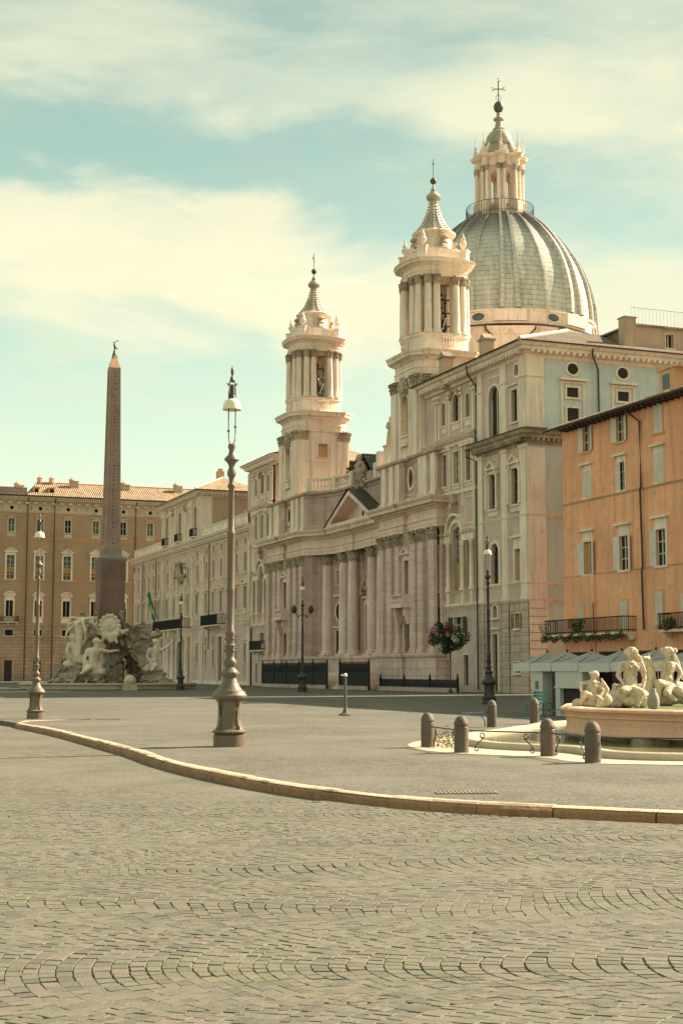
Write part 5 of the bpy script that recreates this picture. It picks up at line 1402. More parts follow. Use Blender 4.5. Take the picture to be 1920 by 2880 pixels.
# ================================================================== OCHRE PALACE closing the square
def ochre():
    W0 = 36.0; S0 = 235.0
    B = empty('ochre_palace', P(S0, W0), ROT + PI / 2, 'ochre palace with tiled roof and round frieze holes closing the far end', 'palace')
    # local x = W0 - w  (grows to the left), y towards camera
    X = lambda w: W0 - w
    cols = [28.75, 33.35, 37.98, 42.56, 47.22, 51.84, 56.43, 24.1, 19.5]
    xl, xr = X(14), X(66)
    hs = []
    for c in cols:
        hs += [(X(c), 24.4, 1.0, 2.1, 'r'), (X(c), 16.6, 1.25, 3.9, 'r'), (X(c), 10.5, 1.2, 2.6, 'r'), (X(c), 7.35, 1.3, 1.0, 'r'), (X(c), 0, 1.25, 3.4, 'r')]
    oc = [(X(c), 27.98, .62, .62, 'o') for c in cols]
    m = MB(); wall(m, xr, xl, 9.2, 27.55, 0, [h for h in hs if h[1] > 9]); m.build('wall', 'ochre_plaster', B)
    m = MB(); wall(m, xr, xl, 0, 9.2, .08, [h for h in hs if h[1] < 9]); m.build('base_wall', 'ochre_base', B)
    m = MB(); wall(m, xr, xl, 27.55, 29.6, .05, oc, .4); m.build('frieze', 'pale_frieze', B)
    MB().box(xr, xl, -16, -.6, 0, 30).build('inner_core', 'dark_inside', B)
    hooded = {}
    i = 0
    for x, z, w, h, k in hs:
        c = round(W0 - x, 2)
        if z > 24: window(B, x, z, w, h, 0, t=.2, pr=.1, hood='flat', hh=.1, gap=.22, glassm='glass_teal' if c in (33.35, 47.22, 56.43) else 'glass_dark', bars=(2, 2), apron=.75, frame='pale_frieze')
        elif z > 16: window(B, x, z, w, h, 0, t=.26, pr=.12, hood='tri', hh=.7, gap=.2, glassm='glass_teal', bars=(2, 5), frame='palace_trim', blind=(.28, .52))
        elif z > 10: window(B, x, z, w, h, 0, t=.22, pr=.12, hood='seg', hh=.6, gap=.55, glassm='glass_dark', bars=(2, 1), apron=.9, frame='palace_trim')
        elif z > 7: window(B, x, z, w, h, .08, t=.05, bars=(3, 2), barm='dark_iron', glassm='glass_dark')
        else: window(B, x, z, w, h, .08, t=.35, pr=.06, sill=0, glassm='wood_dark', bars=(2, 3), barm='wood_dark', frame='ochre_plaster', name='door')
    t = MB()
    for z0, z1, o in ((23.1, 23.35, .22), (24.05, 24.18, .12), (16.2, 16.5, .25), (17.25, 17.4, .12), (10.2, 10.35, .12), (9.05, 9.3, .22), (7.05, 7.15, .2), (27.4, 27.62, .2)): t.sweep([(xl, 0), (xr, 0)], cornice_profile(z0, z1, o))
    t.build('string_course', 'orange_trim', B)
    fr = MB()
    for j, c in enumerate([X(c) for c in cols]):
        for d in (-1.25, 1.55): fr.ball((c + d, .1, 28.3), (.22, .05, .22), 8, 6); 
        fr.box(c + 1.4, c + 1.7, .05, .12, 28.0, 28.6)
    fr.build('frieze_ornament', 'capital_stone', B)
    c = MB(); cp = [(xl, 0), (xr, 0)]; c.sweep(cp, cornice_profile(29.1, 30.1, 1.1)); dentils(c, cp, 28.9, 29.35, .06, .5, 1.4, .45); c.build('cornice', 'pale_frieze', B)
    MB().sweep(cp, [(0, 30.1), (1.15, 30.1), (1.2, 30.35), (0, 30.35)]).build('gutter', 'pipe_metal', B)
    r = MB(); xa = X(35.6); r.add([(xr, 1.15, 30.35), (xa, 1.15, 30.35), (xa - 2.4, -4.6, 33.2), (xr, -4.6, 33.2), (xa, -10, 30.35), (xr, -10, 30.35)], [(0, 1, 2, 3), (3, 2, 4, 5), (1, 4, 2)])
    r.build('roof', 'tiles_x', B)
    MB().box(xa, xl, -4, .9, 30.1, 31.6).build('terrace_parapet', 'ochre_base', B)
    MB().tube([(xr, -4.6, 33.25), (xa - 2.4, -4.6, 33.25)], .14, 5).build('ridge_tiles', 'orange_trim', B)
    for (w, z, kind) in ((38.5, 33.0, 0), (40.5, 33.0, 0), (44.0, 32.6, 1), (52.8, 32.4, 1), (34.9, 31.5, 1), (62.0, 32.6, 1)):
        x = X(w); m = MB()
        yy = -4.4 if not kind else -3.2
        if kind: m.cbox(x, yy, z - 1.4, 1.3, 1.0, 2.2); m.cbox(x - .0, yy, z + .8, 1.5, 1.2, .12)
        m.lathe([(.42, 0), (.42, .15), (.5, .2), (.5, .85), (.58, .95), (.3, 1.15), (.1, 1.25), (.05, 1.55)], 8, x + (.35 if kind else 0), yy, z + (.2 if kind else 0))
        m.build('chimney', 'pink_wall', B)
    for (w, z) in ((37.3, 31.3), (39.8, 31.3)):
        m = MB().cbox(X(w), -.8, z - .6, .9, 1.2, 1.1); m.box(X(w) - .6, X(w) + .6, -1.8, -.1, z + .5, z + .6); m.build('dormer', 'orange_trim', B)
        MB().box(X(w) - .3, X(w) + .3, -.2, -.16, z - .3, z + .35).build('dormer_pane', 'glass_dark', B)
    sh = MB().add([(X(56.6), -2.2, 32.6), (X(58.6), -2.0, 31.2), (X(57.7), -4.3, 32.9)], [(0, 1, 2)])
    for w in (35.9, 40.3, 53.9, 60.8):
        pipe(B, [(X(w), 1.0, 30.0), (X(w), .25, 29.0), (X(w), .2, 23.4), (X(w), .2, .2)], .09)
    iron_balcony(B, X(34.7), X(31.6), 9.6, .9, .8)
    return B
ochre()

# ================================================================== ORANGE HOUSE
def orange():
    s0 = 60.0
    B = empty('orange_house', P(s0, 50), ROT, 'tall orange plastered house with grey shutters, long drainpipe and a planted balcony', 'house')
    X = lambda s: s - s0
    xe = X(86.2)
    rows = [  # cx, z, w, h, hood, shutters, glass, extra
        (82.95, 16.45, .85, 1.95, None, (165, 160)), (78.72, 16.5, .85, 1.95, None, (165, 150)), (74.32, 16.42, .85, 1.95, None, (3, 3)),
        (82.95, 13.3, .85, 1.8, 'flat', (18, 3)), (78.72, 13.28, .85, 1.85, 'flat', (None, 3)), (74.4, 13.3, .85, 1.85, 'flat', (15, 3)),
        (83.05, 8.1, 1.0, 2.2, 'flat', (158, 155)), (78.6, 8.1, 1.0, 2.2, 'flat', (160, 155)), (74.4, 8.1, 1.0, 2.25, 'flat', (None, 155)),
        (83.1, 4.1, .9, 2.1, None, (150, 100)), (78.72, 4.1, .8, 2.0, None, (3, 3)), (74.72, 4.5, .75, 2.0, None, (3, 3)),
        (70.0, 16.42, .85, 1.95, None, (3, 3)), (70.0, 13.3, .85, 1.85, 'flat', (3, 3)), (70.0, 8.1, 1.0, 2.2, 'flat', (160, 155)), (65.6, 16.42, .85, 1.95, None, (3, 3)), (65.6, 13.3, .85, 1.85, 'flat', (3, 3)), (65.6, 8.1, 1.0, 2.2, 'flat', (160, 155)), (71.3, 4.1, .9, 2.1, None, (150, 150))]
    hs = [(X(s), z, w, h, 'r') for s, z, w, h, *_ in rows]
    m = MB(); wall(m, 0, xe, 0, 18.3, 0, hs, .22); m.build('wall', 'orange_plaster', B)
    m = MB(); wall(m, 0, 14, 0, 18.3, 0, [(4, 13.5, .8, 1.6, 'r')]); m.build('end_wall', 'orange_plaster', B, loc=(xe, 0, 0), rot=-PI / 2)
    MB().box(.1, xe - .05, -14, -.45, 0, 18.3).build('inner_core', 'dark_inside', B)
    m = MB()
    for z0, z1, o in ((13.0, 13.18, .1), (8.0, 8.1, .05)): m.sweep([(xe, -10), (xe, 0), (0, 0)], cornice_profile(z0, z1, o))
    m.build('string_course', 'orange_trim', B)
    m = MB(); m.box(xe - 3.4, xe - 3.34, 0, .03, 8.2, 13); m.box(xe - 4.0, xe - .02, 0, .1, 0, 8.0)
    m.build('wall_buttress', 'orange_plaster', B)
    for i, (s, z, w, h, hood, sh) in enumerate(rows):
        big = z < 9 and z > 7
        o = window(B, X(s), z, w, h, 0, t=.13 if not big else .2, pr=.04, hood=hood, hh=.12, gap=.28 if not big else .5, sill=.05, frame='orange_trim' if not hood else 'palace_trim', dep=.2,
                   glassm='glass_dark', bars=(2, 3), shutters=sh, shm='shutter_grey', blind=(.02, .95) if (big and i == 6) else None)
    # tiled eaves and roof
    r = MB(); r.add([(-1, .85, 18.45), (xe + .9, .85, 18.45), (xe + .9, -6.5, 20.4), (-1, -6.5, 20.4), (-1, .85, 18.33), (xe + .9, .85, 18.33), (xe + .9, -6.5, 20.28), (-1, -6.5, 20.28)],
                   [(0, 1, 2, 3), (4, 7, 6, 5), (0, 4, 5, 1), (1, 5, 6, 2), (3, 2, 6, 7)])
    r.build('roof', 'tiles_x', B)
    em = MB()
    k = int((xe + 1.8) / .27)
    for i in range(k): em.tube([(-.9 + i * .27, .88, 18.5), (-.9 + i * .27, .2, 18.7)], .075, 6)
    em.build('eave_tiles', 'kerb_stone', B)
    em = MB(); em.tube([(-1, .98, 18.36), (xe + .95, .98, 18.36)], .09, 6)
    for i in range(int(xe / .6)): em.box(i * .6, i * .6 + .1, 0, .8, 18.12, 18.3)
    em.build('gutter', 'pipe_metal', B)
    pipe(B, [(X(76.9), .95, 18.35), (X(76.8), .6, 18.0), (X(76.25), .15, 17.4), (X(76.25), .15, 13.3), (X(76.25), .22, 13.0), (X(76.25), .15, 8.2), (X(76.3), .2, 7.9), (X(76.3), .15, 4.2)], .075)
    # dormer
    m = MB().box(X(74.6), X(73.0), -2.2, -.3, 18.6, 20.3); m.xz([(X(74.8), 20.3), (X(72.6), 20.3), (X(72.6), 20.4), (X(74.8), 20.75)], -2.3, -.2); m.build('dormer', 'orange_trim', B)
    MB().box(X(74.2), X(73.5), -.3, -.26, 19.1, 20.0).build('dormer_pane', 'glass_teal', B)
    m = MB().box(X(71.9), X(70.8), -2.6, -1.2, 19, 21.2); m.xz([(X(72.1), 21.2), (X(70.6), 21.2), (X(71.35), 21.7)], -2.7, -1.1)
    m.build('chimney', 'dirty_cornice', B)
    # long balcony with plants
    xa, xb = X(77.4), X(87.3)
    iron_balcony(B, xa, xb, 4.1, .98, 1.0)
    iron_balcony(B, X(69.0), X(73.6), 4.1, .98, .9)
    # shop front openings behind the awnings
    for s in (84.2, 80.5, 76.5, 72.0, 67): MB().box(X(s) - 1.2, X(s) + 1.2, .0, .12, 0, 2.9).build('shop_opening', 'dark_inside', B)
    return B
orange()
def neighbour():  # out-of-view house added so the cafe umbrellas fall in shadow
    B = empty('unseen_house', P(14.0, 50), ROT, 'plain unseen ochre house continuing the row, added for its shadow on the cafe', 'house')
    hs = [(3.5 + 4.4 * i, z, 1.0, 2.0, 'r') for i in range(10) for z in (4.2, 8.2, 13.0, 15.9)]
    m = MB(); wall(m, 0, 45.9, 0, 18.3, 0, hs, .25); m.build('wall', 'ochre_plaster', B)
    MB().box(.1, 45.8, -14, -.5, 0, 18.3).build('inner_core', 'ochre_plaster', B)
    for x, z, w, h, k in hs: window(B, x, z, w, h, 0, t=.13, dep=.2, bars=(2, 3), shutters=(160, 160), hood='flat' if z < 14 else None, hh=.1)
    r = MB(); r.add([(-1, .9, 18.4), (46, .9, 18.4), (46, -6.5, 20.4), (-1, -6.5, 20.4), (46, -14, 18.4), (-1, -14, 18.4)], [(0, 1, 2, 3), (3, 2, 4, 5)]); r.build('roof', 'tiles_x', B)
    MB().sweep([(45.9, 0), (0, 0)], cornice_profile(17.9, 18.35, .7)).build('eaves', 'palace_trim', B)
neighbour()

def leaf_cluster(name, mats, pts, count, size, parent=None, seed=1, loc=(0, 0, 0), flat=0):
    """pts: list of (x,y,z,r); many small leaf faces through the volume; mats = list, weights"""
    rnd = random.Random(seed); mb = MB(); names = [m for m, _ in mats]; w = [k for _, k in mats]
    for _ in range(count):
        x, y, z, r = rnd.choice(pts)
        while True:
            d = Vector((rnd.uniform(-1, 1), rnd.uniform(-1, 1), rnd.uniform(-1, 1)))
            if d.length < 1: break
        d = d * r; c = Vector((x, y, z)) + d
        nrm = Vector((rnd.gauss(0, 1), rnd.gauss(0, 1), rnd.gauss(.4, 1))).normalized(); u = nrm.orthogonal().normalized(); v = nrm.cross(u); s = size * rnd.uniform(.6, 1.3)
        mb.mat(rnd.choices(range(len(names)), w)[0])
        mb.add([c - u * s, c - v * s * .5, c + u * s, c + v * s * .5], [(0, 1, 2, 3)])
    return mb.build(name, names, parent, loc)
def W(s, w): return P(s, w)[:2]

o = leaf_cluster('balcony_plants', [('leaf', 5), ('leaf_light', 1)], [(0, 0, -.1, .45), (.3, .1, 0, .35), (-.3, .1, 0, .35), (0, 0, -.3, .4)], 600, .07, loc=P(82.7, 48.85, 4.75), seed=3)
tag(o, 'dark leafy potted shrub on the long iron balcony of the orange house', 'plant')
pts = [(*W(77.5 + i * .5, 48.95), 3.95 - .12 * (i % 3), .22) for i in range(21)] + [(*W(87.2, 48.9), 4.5, .4), (*W(87.0, 48.8), 3.9, .35)]
o = leaf_cluster('hanging_creeper', [('leaf', 4), ('leaf_light', 1)], pts, 1900, .07, seed=4); tag(o, 'dark creeper trailing along the underside of the orange house balcony', 'plant')
o = leaf_cluster('balcony_plants', [('leaf', 4), ('leaf_light', 1), ('flower_pink', .4)], [(*W(72.6, 49.1), 4.4, .4), (*W(72.2, 49.1), 4.5, .35)], 500, .07, seed=5); tag(o, 'small potted plants on the second balcony of the orange house at the right edge', 'plant')
o = leaf_cluster('roof_shrub', [('leaf', 3), ('leaf_light', 3)], [(*W(134.0, 53.4), 21.9, .9), (*W(133.0, 53.6), 22.4, .8), (*W(135.2, 53.6), 21.5, .8)], 1800, .13, seed=6); tag(o, 'green and yellow shrub on the church roof terrace beside the central crest', 'plant')

# hanging flower basket on its pole
fb = empty('flower_basket', P(97.3, 46.5), ROT, 'big flower basket of pink, white and red blooms on a pole before the pale palace', 'flower basket')
MB().tube([(0, 0, 0), (0, 0, 4.3)], .055, 8).lathe([(.25, 0), (.2, .1), (.08, .3)], 10).build('pole', 'pipe_metal', fb)
MB().lathe([(.1, 3.5), (.5, 3.7), (.75, 4.05), (.78, 4.1)], 14).build('basket', 'dark_iron', fb)
leaf_cluster('foliage', [('leaf', 6), ('leaf_light', .7)], [(0, 0, 4.2, .9), (1.0, .5, 4.2, .75), (-1.0, -.5, 4.2, .7), (0, 0, 3.6, .6), (.9, .5, 4.9, .4), (.3, .2, 3.3, .4), (-.6, -.3, 3.7, .5), (1.4, .7, 3.9, .4)], 3400, .10, fb, 8)
leaf_cluster('flowers', [('flower_white', 5), ('flower_pink', 1)], [(1.1, .9, 3.8, .5), (-1.2, .1, 4.0, .3), (.2, .8, 3.4, .35), (1.5, 1.0, 4.1, .3)], 420, .08, fb, 9)
leaf_cluster('flowers', [('flower_pink', 5), ('flower_white', 1)], [(1.4, .9, 4.6, .4), (.7, .9, 4.75, .35)], 300, .08, fb, 10)
leaf_cluster('flowers', [('flower_red', 5), ('leaf', 2)], [(-.5, .3, 4.85, .5), (-.1, .6, 4.6, .3)], 380, .08, fb, 11)

# green, yellow and blue flag hanging limp from its pole
def flag():
    F = empty('flag', P(199.5, 49.7, 7.6), ROT, 'limp green flag with yellow and blue hanging from the long palace facade', 'flag')
    MB().tube([(0, 0, .2), (.2, 1.8, 5.2)], .06, 6).build('flagpole', 'pipe_metal', F)
    mb = MB(); N_, K = 14, 8; vs = []
    for i in range(N_):
        t = i / (N_ - 1)
        for j in range(K):
            u = j / (K - 1)
            x = .2 - 1.6 * u * (t ** .7) - .1 * math.sin(7 * t + 5 * u); y = 1.8 + .2 * math.sin(9 * u + 4 * t) - .5 * t
            vs.append((x, y, 5.1 - 3.3 * t - .9 * u * t + .2 * math.sin(5 * u)))
    mb.v = vs
    for i in range(N_ - 1):
        for j in range(K - 1):
            mb.f.append((i * K + j, i * K + j + 1, (i + 1) * K + j + 1, (i + 1) * K + j)); c = (i - 6.5) ** 2 / 9 + (j - 3) ** 2 / 5
            mb.mi.append(2 if c < .5 else (1 if c < 1.1 else 0))
    mb.build('cloth', ['flag_green', 'flag_yellow', 'flag_blue'], F, smooth=60)
flag()
# ================================================================== STREET LAMPS
def lamp_mesh_parts(mat):
    q = {}
    q['pedestal'] = MB().lathe([(.345, 0), (.345, .24), (.30, .27), (.36, .29), (.37, .32), (.30, .37), (.262, .46), (.245, .62), (.24, .82), (.255, .95), (.31, 1.0), (.375, 1.04), (.38, 1.09), (.345, 1.13), (.33, 1.18)], 24,
                                  ribs=lambda a, z: 1 + (.03 * abs(math.sin(4 * a)) if .3 < z < 1.0 else 0)).mesh('pedestal', mat, 25)
    q['shaft'] = MB().lathe([(.32, 1.16), (.27, 1.21), (.22, 1.28), (.17, 1.38), (.15, 1.46), (.19, 1.52), (.195, 1.58), (.15, 1.64), (.10, 1.69), (.12, 1.72), (.145, 1.78), (.14, 1.83), (.10, 1.88), (.085, 1.95), (.105, 2.0), (.10, 2.1), (.12, 2.13), (.12, 2.17), (.09, 2.2), (.088, 2.36), (.11, 2.4), (.11, 2.45), (.082, 2.5),
                               (.078, 3.3), (.092, 3.33), (.092, 3.38), (.08, 3.42), (.078, 4.54), (.09, 4.57), (.09, 4.62), (.07, 4.66), (.062, 5.58), (.085, 5.62), (.085, 5.66), (.05, 5.72), (.055, 5.8), (.095, 5.88), (.098, 5.95), (.06, 6.05), (.07, 6.1), (.1, 6.16), (.165, 6.22), (.15, 6.26), (.08, 6.33), (.055, 6.42), (.085, 6.5), (.08, 6.56), (.03, 6.58)], 20,
                               ribs=lambda a, z: 1 + (.07 * math.cos(10 * a) if 2.5 < z < 3.3 else (.10 * math.sin(3 * a + 9 * z) if 3.42 < z < 4.5 else 0))).mesh('shaft', mat, 40)
    m = MB()
    for sx in (-1, 1):
        m.tube([(sx * .03, 0, 6.55), (sx * .065, 0, 6.66), (sx * .075, 0, 6.85), (sx * .075, 0, 7.7), (sx * .06, 0, 7.95), (0, 0, 8.05)], .014, 6)
        m.ball((sx * .075, 0, 6.86 + .1 * (sx > 0)), .032, 8, 6); m.ball((sx * .075, 0, 7.9), .03, 8, 6); m.tube([(sx * .075, 0, 7.88), (sx * .12, 0, 7.93)], .012, 5)
    m.lathe([(.03, 7.95), (.06, 8.0), (.045, 8.06), (.02, 8.1), (.035, 8.16), (.04, 8.22), (.02, 8.28), (.0, 8.34)], 10)
    q['fork'] = m.mesh('fork', mat, 40)
    q['neck'] = MB().lathe([(.04, 7.9), (.055, 7.84), (.058, 7.7), (.07, 7.62), (.10, 7.56)], 14).mesh('neck', 'lamp_dark', 40)
    q['lamp_shade'] = MB().lathe([(.10, 7.57), (.15, 7.545), (.185, 7.48), (.2, 7.4), (.215, 7.335), (.2, 7.335), (.18, 7.4), (.12, 7.5)], 22).mesh('lamp_shade', 'lamp_glass', 50)
    m = MB()
    for k in range(1):
        a = 0; st = len(m.v); m.ball((.27, 0, .92), (.06, .035, .07), 8, 6); m.ball((.29, 0, .4), (.05, .035, .06), 8, 6); m.tube([(.28, 0, .9), (.245, 0, .65), (.28, 0, .42)], .022, 6); m.xform(Matrix.Rotation(a, 4, 'Z'), st)
    q['scroll_bracket'] = m.mesh('scroll_bracket', mat, 40)
    m = MB()
    for k in range(6):
        a = k * PI / 3; m.ball((.105 * math.cos(a), .105 * math.sin(a), 2.05), .03, 6, 5); m.ball((.1 * math.cos(a), .1 * math.sin(a), 2.3), .026, 6, 5); m.ball((.19 * math.cos(a), .19 * math.sin(a), 1.55), .03, 6, 5)
    q['leaf_ornament'] = m.mesh('leaf_ornament', mat, 60)
    return q
LQ = {m: lamp_mesh_parts(m) for m in ('lamp_iron', 'lamp_dark')}
def street_lamp(x, y, sc, mat, label, arms=False, z=0, rz=0.2):
    Lm = empty('street_lamp', (x, y, z), rz, label, 'street lamp', 'cast iron street lamps on the square')
    for k, me in LQ[mat].items():
        if k == 'scroll_bracket': [put(k, me, Lm, (0, 0, 0), .6 + j * PI / 2) for j in range(4)]
        else: put(k, me, Lm)
    if arms:
        m = MB()
        for sx in (-1, 1): m.tube([(0, 0, 5.55), (sx * .25, 0, 5.45), (sx * .5, 0, 5.6), (sx * .62, 0, 5.75)], .03, 6); m.ball((sx * .3, 0, 5.4), .07, 8, 6)
        m.build('arm', mat, Lm)
        for sx in (-1, 1): MB().lathe([(.05, -.32), (.14, -.25), (.2, -.08), (.2, .06), (.12, .2), (.05, .26), (0, .36)], 12).build('side_lantern', 'lamp_dark', Lm, loc=(sx * .62, 0, 5.95), smooth=True)
    Lm.scale = (sc,) * 3
    return Lm
street_lamp(-2.41, 30.9, 1.0, 'lamp_iron', 'tall foreground street lamp inside the kerb, nearest and largest in the photo')
street_lamp(-10.42, 48.9, .845, 'lamp_iron', 'cream lit street lamp at the left edge by the kerb end')
street_lamp(7.2, 70.0, 1.0, 'lamp_dark', 'street lamp standing before the rusticated palace behind the stone bollards')
street_lamp(-3.06, 112, 1.09, 'lamp_dark', 'dark street lamp with two side lanterns before the church columns', arms=True)
street_lamp(-13.7, 122, 1.0, 'lamp_dark', 'dark street lamp between the rocky fountain and the long palace')

# ================================================================== BOLLARDS, RAILS, POOL, BASIN
bm_ = MB().lathe([(.15, -.02), (.145, .02), (.142, .5), (.132, .515), (.132, .53), (.148, .545), (.148, .565), (.136, .60), (.115, .655), (.08, .70), (.04, .722), (0, .728)], 28).mesh('bollard', 'bollard_stone', 30)
def bollard(x, y, sc, label):
    b = bpy.data.objects.new('bollard', bm_); COL.objects.link(b); b.location = (x, y, 0); b.scale = (1, 1, sc)
    return tag(b, label, 'bollard', 'stone bollards round the fountain pool')
bollard(1.83, 30.56, 1.01, 'leftmost domed stone bollard, standing alone at the left tip of the pool')
bollard(2.37, 28.5, 1.0, 'second domed stone bollard from the left, holding the left end of the iron rail')
bollard(3.91, 27.3, .99, 'domed stone bollard in the middle of the front rail before the pool rim')
bollard(4.43, 25.4, 1.0, 'nearest domed stone bollard, in front of the fountain basin')
bollard(4.35, 41.6, 1.08, 'domed stone bollard behind the pool below the distant dark lamp')
bollard(5.91, 44.0, 1.08, 'domed stone bollard behind the pool beside the white cafe pillar')
bollard(9.8, 24.3, 1.0, 'domed stone bollard beyond the right edge of the photo')
def rail(p, q, label, scr=(1, 1)):
    a = Vector(p); b = Vector(q); L = (b - a).length; ang = math.atan2((b - a).y, (b - a).x)
    m = MB().box(0, L, -.012, .012, .425, .45)
    for e, on in ((0, scr[0]), (1, scr[1])):
        if not on: continue
        s = 1 if e == 0 else -1; x0 = 0 if e == 0 else L
        pts = []
        for i in range(13): t = i / 12; r = .035 + .03 * t; th = -PI * .5 + 2.2 * PI * (1 - t); pts.append((x0 + s * (.30 + r * math.cos(th)), 0, .35 + r * math.sin(th)))
        pts += [(x0 + s * .30, 0, .27), (x0 + s * .2, 0, .2), (x0 + s * .15, 0, .14)]
        m.tube(pts, .013, 5)
        pts = []
        for i in range(11): t = i / 10; r = .03 + .025 * (1 - t); th = PI * .5 + 2 * PI * t; pts.append((x0 + s * (.18 + r * math.cos(th)), 0, .09 + r * math.sin(th)))
        m.tube(pts, .013, 5)
    o = m.build('iron_rail', 'rail_iron', None, (a.x, a.y, 0), ang)
    return tag(o, label, 'railing', 'wrought iron rails between the bollards')
rail((2.52, 28.4), (3.78, 27.4), 'long iron rail with scrolls between the second bollard and the middle one')
rail((3.98, 27.15), (4.37, 25.55), 'short iron rail with scrolls from the middle bollard to the nearest one')
rail((4.58, 25.38), (9.65, 24.33), 'thin iron rail running right from the nearest bollard in front of the basin', (0, 1))
rail((1.9, 30.4), (2.31, 28.66), 'foreshortened iron rail between the two leftmost bollards')
rail((6.06, 43.95), (9.0, 42.6), 'iron rail running right from the rear bollard beside the cafe pillar', (1, 0))
rail((4.22, 41.5), (3.35, 40.2), 'stub of iron rail with a scroll left of the rear bollard', (1, 0))
def closed_smooth(pts, k=5):
    out = []; n_ = len(pts)
    for i in range(n_):
        a, b, c, d = (Vector(pts[(i + j) % n_]) for j in (-1, 0, 1, 2))
        for j in range(k):
            t = j / k; v = .5 * ((2 * b) + (c - a) * t + (2 * a - 5 * b + 4 * c - d) * t * t + (3 * b - a - 3 * c + d) * t ** 3); out.append((v.x, v.y))
    return out
POOL = [(4.9, 39.0), (3.9, 36.6), (3.0, 34.4), (2.75, 32.4), (2.8, 30.9), (3.2, 29.7), (3.95, 28.9), (4.45, 28.4), (4.72, 27.4), (4.95, 26.5), (5.6, 25.95), (7.0, 25.6), (9.5, 25.1), (13, 25.4), (16.5, 28.5), (18, 34), (16.5, 41), (12.5, 44.5), (8.0, 44.0), (5.9, 41.8)]
PS = closed_smooth(POOL)
fp = empty('fountain_pool', (0, 0, 0), 0, 'low lobed travertine pool with shallow greenish water around the figure fountain', 'pool')
m = MB(); m.sweep(PS, [(-.30, .02), (-.30, .10), (-.24, .14), (-.06, .15), (.02, .12), (.05, .07), (.03, 0), (.03, -.02)], closed=True); m.build('rim', 'pool_stone', fp, smooth=50)
MB().add([(x, y, .065) for x, y in PS], [tuple(range(len(PS)))]).build('water', 'pool_water', fp)
BD = closed_smooth([(4.6, 40.4), (3.3, 36.9), (2.2, 34.4), (1.5, 32.0), (1.55, 30.0), (2.1, 28.4), (3.3, 27.4), (3.85, 26.6), (4.2, 25.5), (5.2, 24.85), (9.5, 24.1), (14, 24.3), (17.5, 27.5), (19.2, 34), (17.5, 42), (12.5, 45.8), (7.5, 45.2), (5.4, 42.8)])
b_ = MB().add([(x, y, .006) for x, y in BD], [tuple(range(len(BD)))]).build('pool_apron', 'grass_apron' if False else 'pool_stone'); b_['kind'] = 'structure'
gp = leaf_cluster('moss_patch', [('grass_patch', 3), ('leaf_light', 1)], [(2.15, 31.0, .0, .35), (2.1, 30.2, 0, .3), (2.4, 32.5, 0, .4)], 900, .03, seed=20); gp['kind'] = 'stuff'; gp['label'] = 'yellow green moss and weeds on the paving beside the leftmost bollard'; gp['category'] = 'weeds'

BAS = [(5.12, 33.4), (5.3, 31.7), (6.83, 29.6), (10.5, 28.6), (14.2, 30.2), (15.8, 34), (15, 38.4), (12, 41), (8.6, 40.8), (6.75, 38.6), (5.62, 36)]
bs = empty('fountain_basin', (0, 0, 0), 0, 'raised polygonal pink travertine basin with moulded rim carrying the marble figures', 'fountain')
m = MB(); m.sweep(BAS, [(-.42, .60), (-.42, .76), (-.36, .80), (-.02, .80), (.04, .77), (.04, .72), (-.03, .68), (-.07, .62), (-.05, .58), (-.09, .55), (-.11, .40), (-.08, .30), (-.01, .24), (-.01, .20), (-.5, .18), (-.5, .3)], closed=True)
m.build('basin_wall', 'basin_stone', bs)
m = MB(); m.sweep(BAS, [(-.45, 0), (-.45, .04), (-.55, .1), (-.5, .2), (-1.2, .2), (-1.2, 0)], closed=True)
for x, y in ((6.55, 30.6), (8.6, 29.85), (5.9, 32.4), (10.6, 29.4)): m.cbox(x, y, 0, .7, .6, .2)
m.build('basin_foot', 'dirty_cornice', bs)
MB().add([(x, y, .72) for x, y in BAS], [tuple(range(len(BAS)))]).build('basin_water', 'basin_water', bs)

# ------------------------------------------------------------------ sculpture: overlapping limbs fused into one surface
TEX = {}
def sculpt(name, prims, mat, vox, parent=None, loc=(0, 0, 0), rz=0, sm=4, disp=0, dsize=.1, sc=1, crag=False):
    m = MB()
    for p in prims:
        if p[0] == 'c': m.cap(p[1], p[2], p[3], p[4])
        else: m.ball(p[1], p[2], 12, 8, rot=(Matrix.Rotation(p[3], 3, p[4]) if len(p) > 3 else None))
    o = m.build(name, mat, parent, loc, rz)
    r = o.modifiers.new('r', 'REMESH'); r.mode = 'VOXEL'; r.voxel_size = vox; r.use_smooth_shade = not crag
    if sm: s = o.modifiers.new('s', 'SMOOTH'); s.factor = .5; s.iterations = sm
    if disp:
        if dsize not in TEX:
            t = bpy.data.textures.new('folds', 'VORONOI' if crag else 'CLOUDS'); t.noise_scale = dsize; TEX[dsize] = t
            if not crag: t.noise_depth = 3
            else: t.weight_1 = -1; t.weight_2 = 1
        d = o.modifiers.new('d', 'DISPLACE'); d.texture = TEX[dsize]; d.strength = disp; d.mid_level = .5; d.texture_coords = 'LOCAL'
    o.scale = (sc,) * 3
    return o
def hand(p, d, r, up=(0, 0, 1)):
    """palm, four fingers and thumb as small limbs from p along d"""
    p = Vector(p); d = Vector(d).normalized(); s = d.cross(Vector(up)).normalized(); o = [('c', p, p + d * r * 2, r, r * .9)]
    for i in range(4): q = p + d * r * 2 + s * r * (i - 1.5) * .55; o.append(('c', q, q + d * r * (1.6 - .3 * abs(i - 1.5)), r * .3, r * .22))
    o.append(('c', p + s * r * .8, p + s * r * 1.5 + d * r * 1.3, r * .33, r * .25)); return o
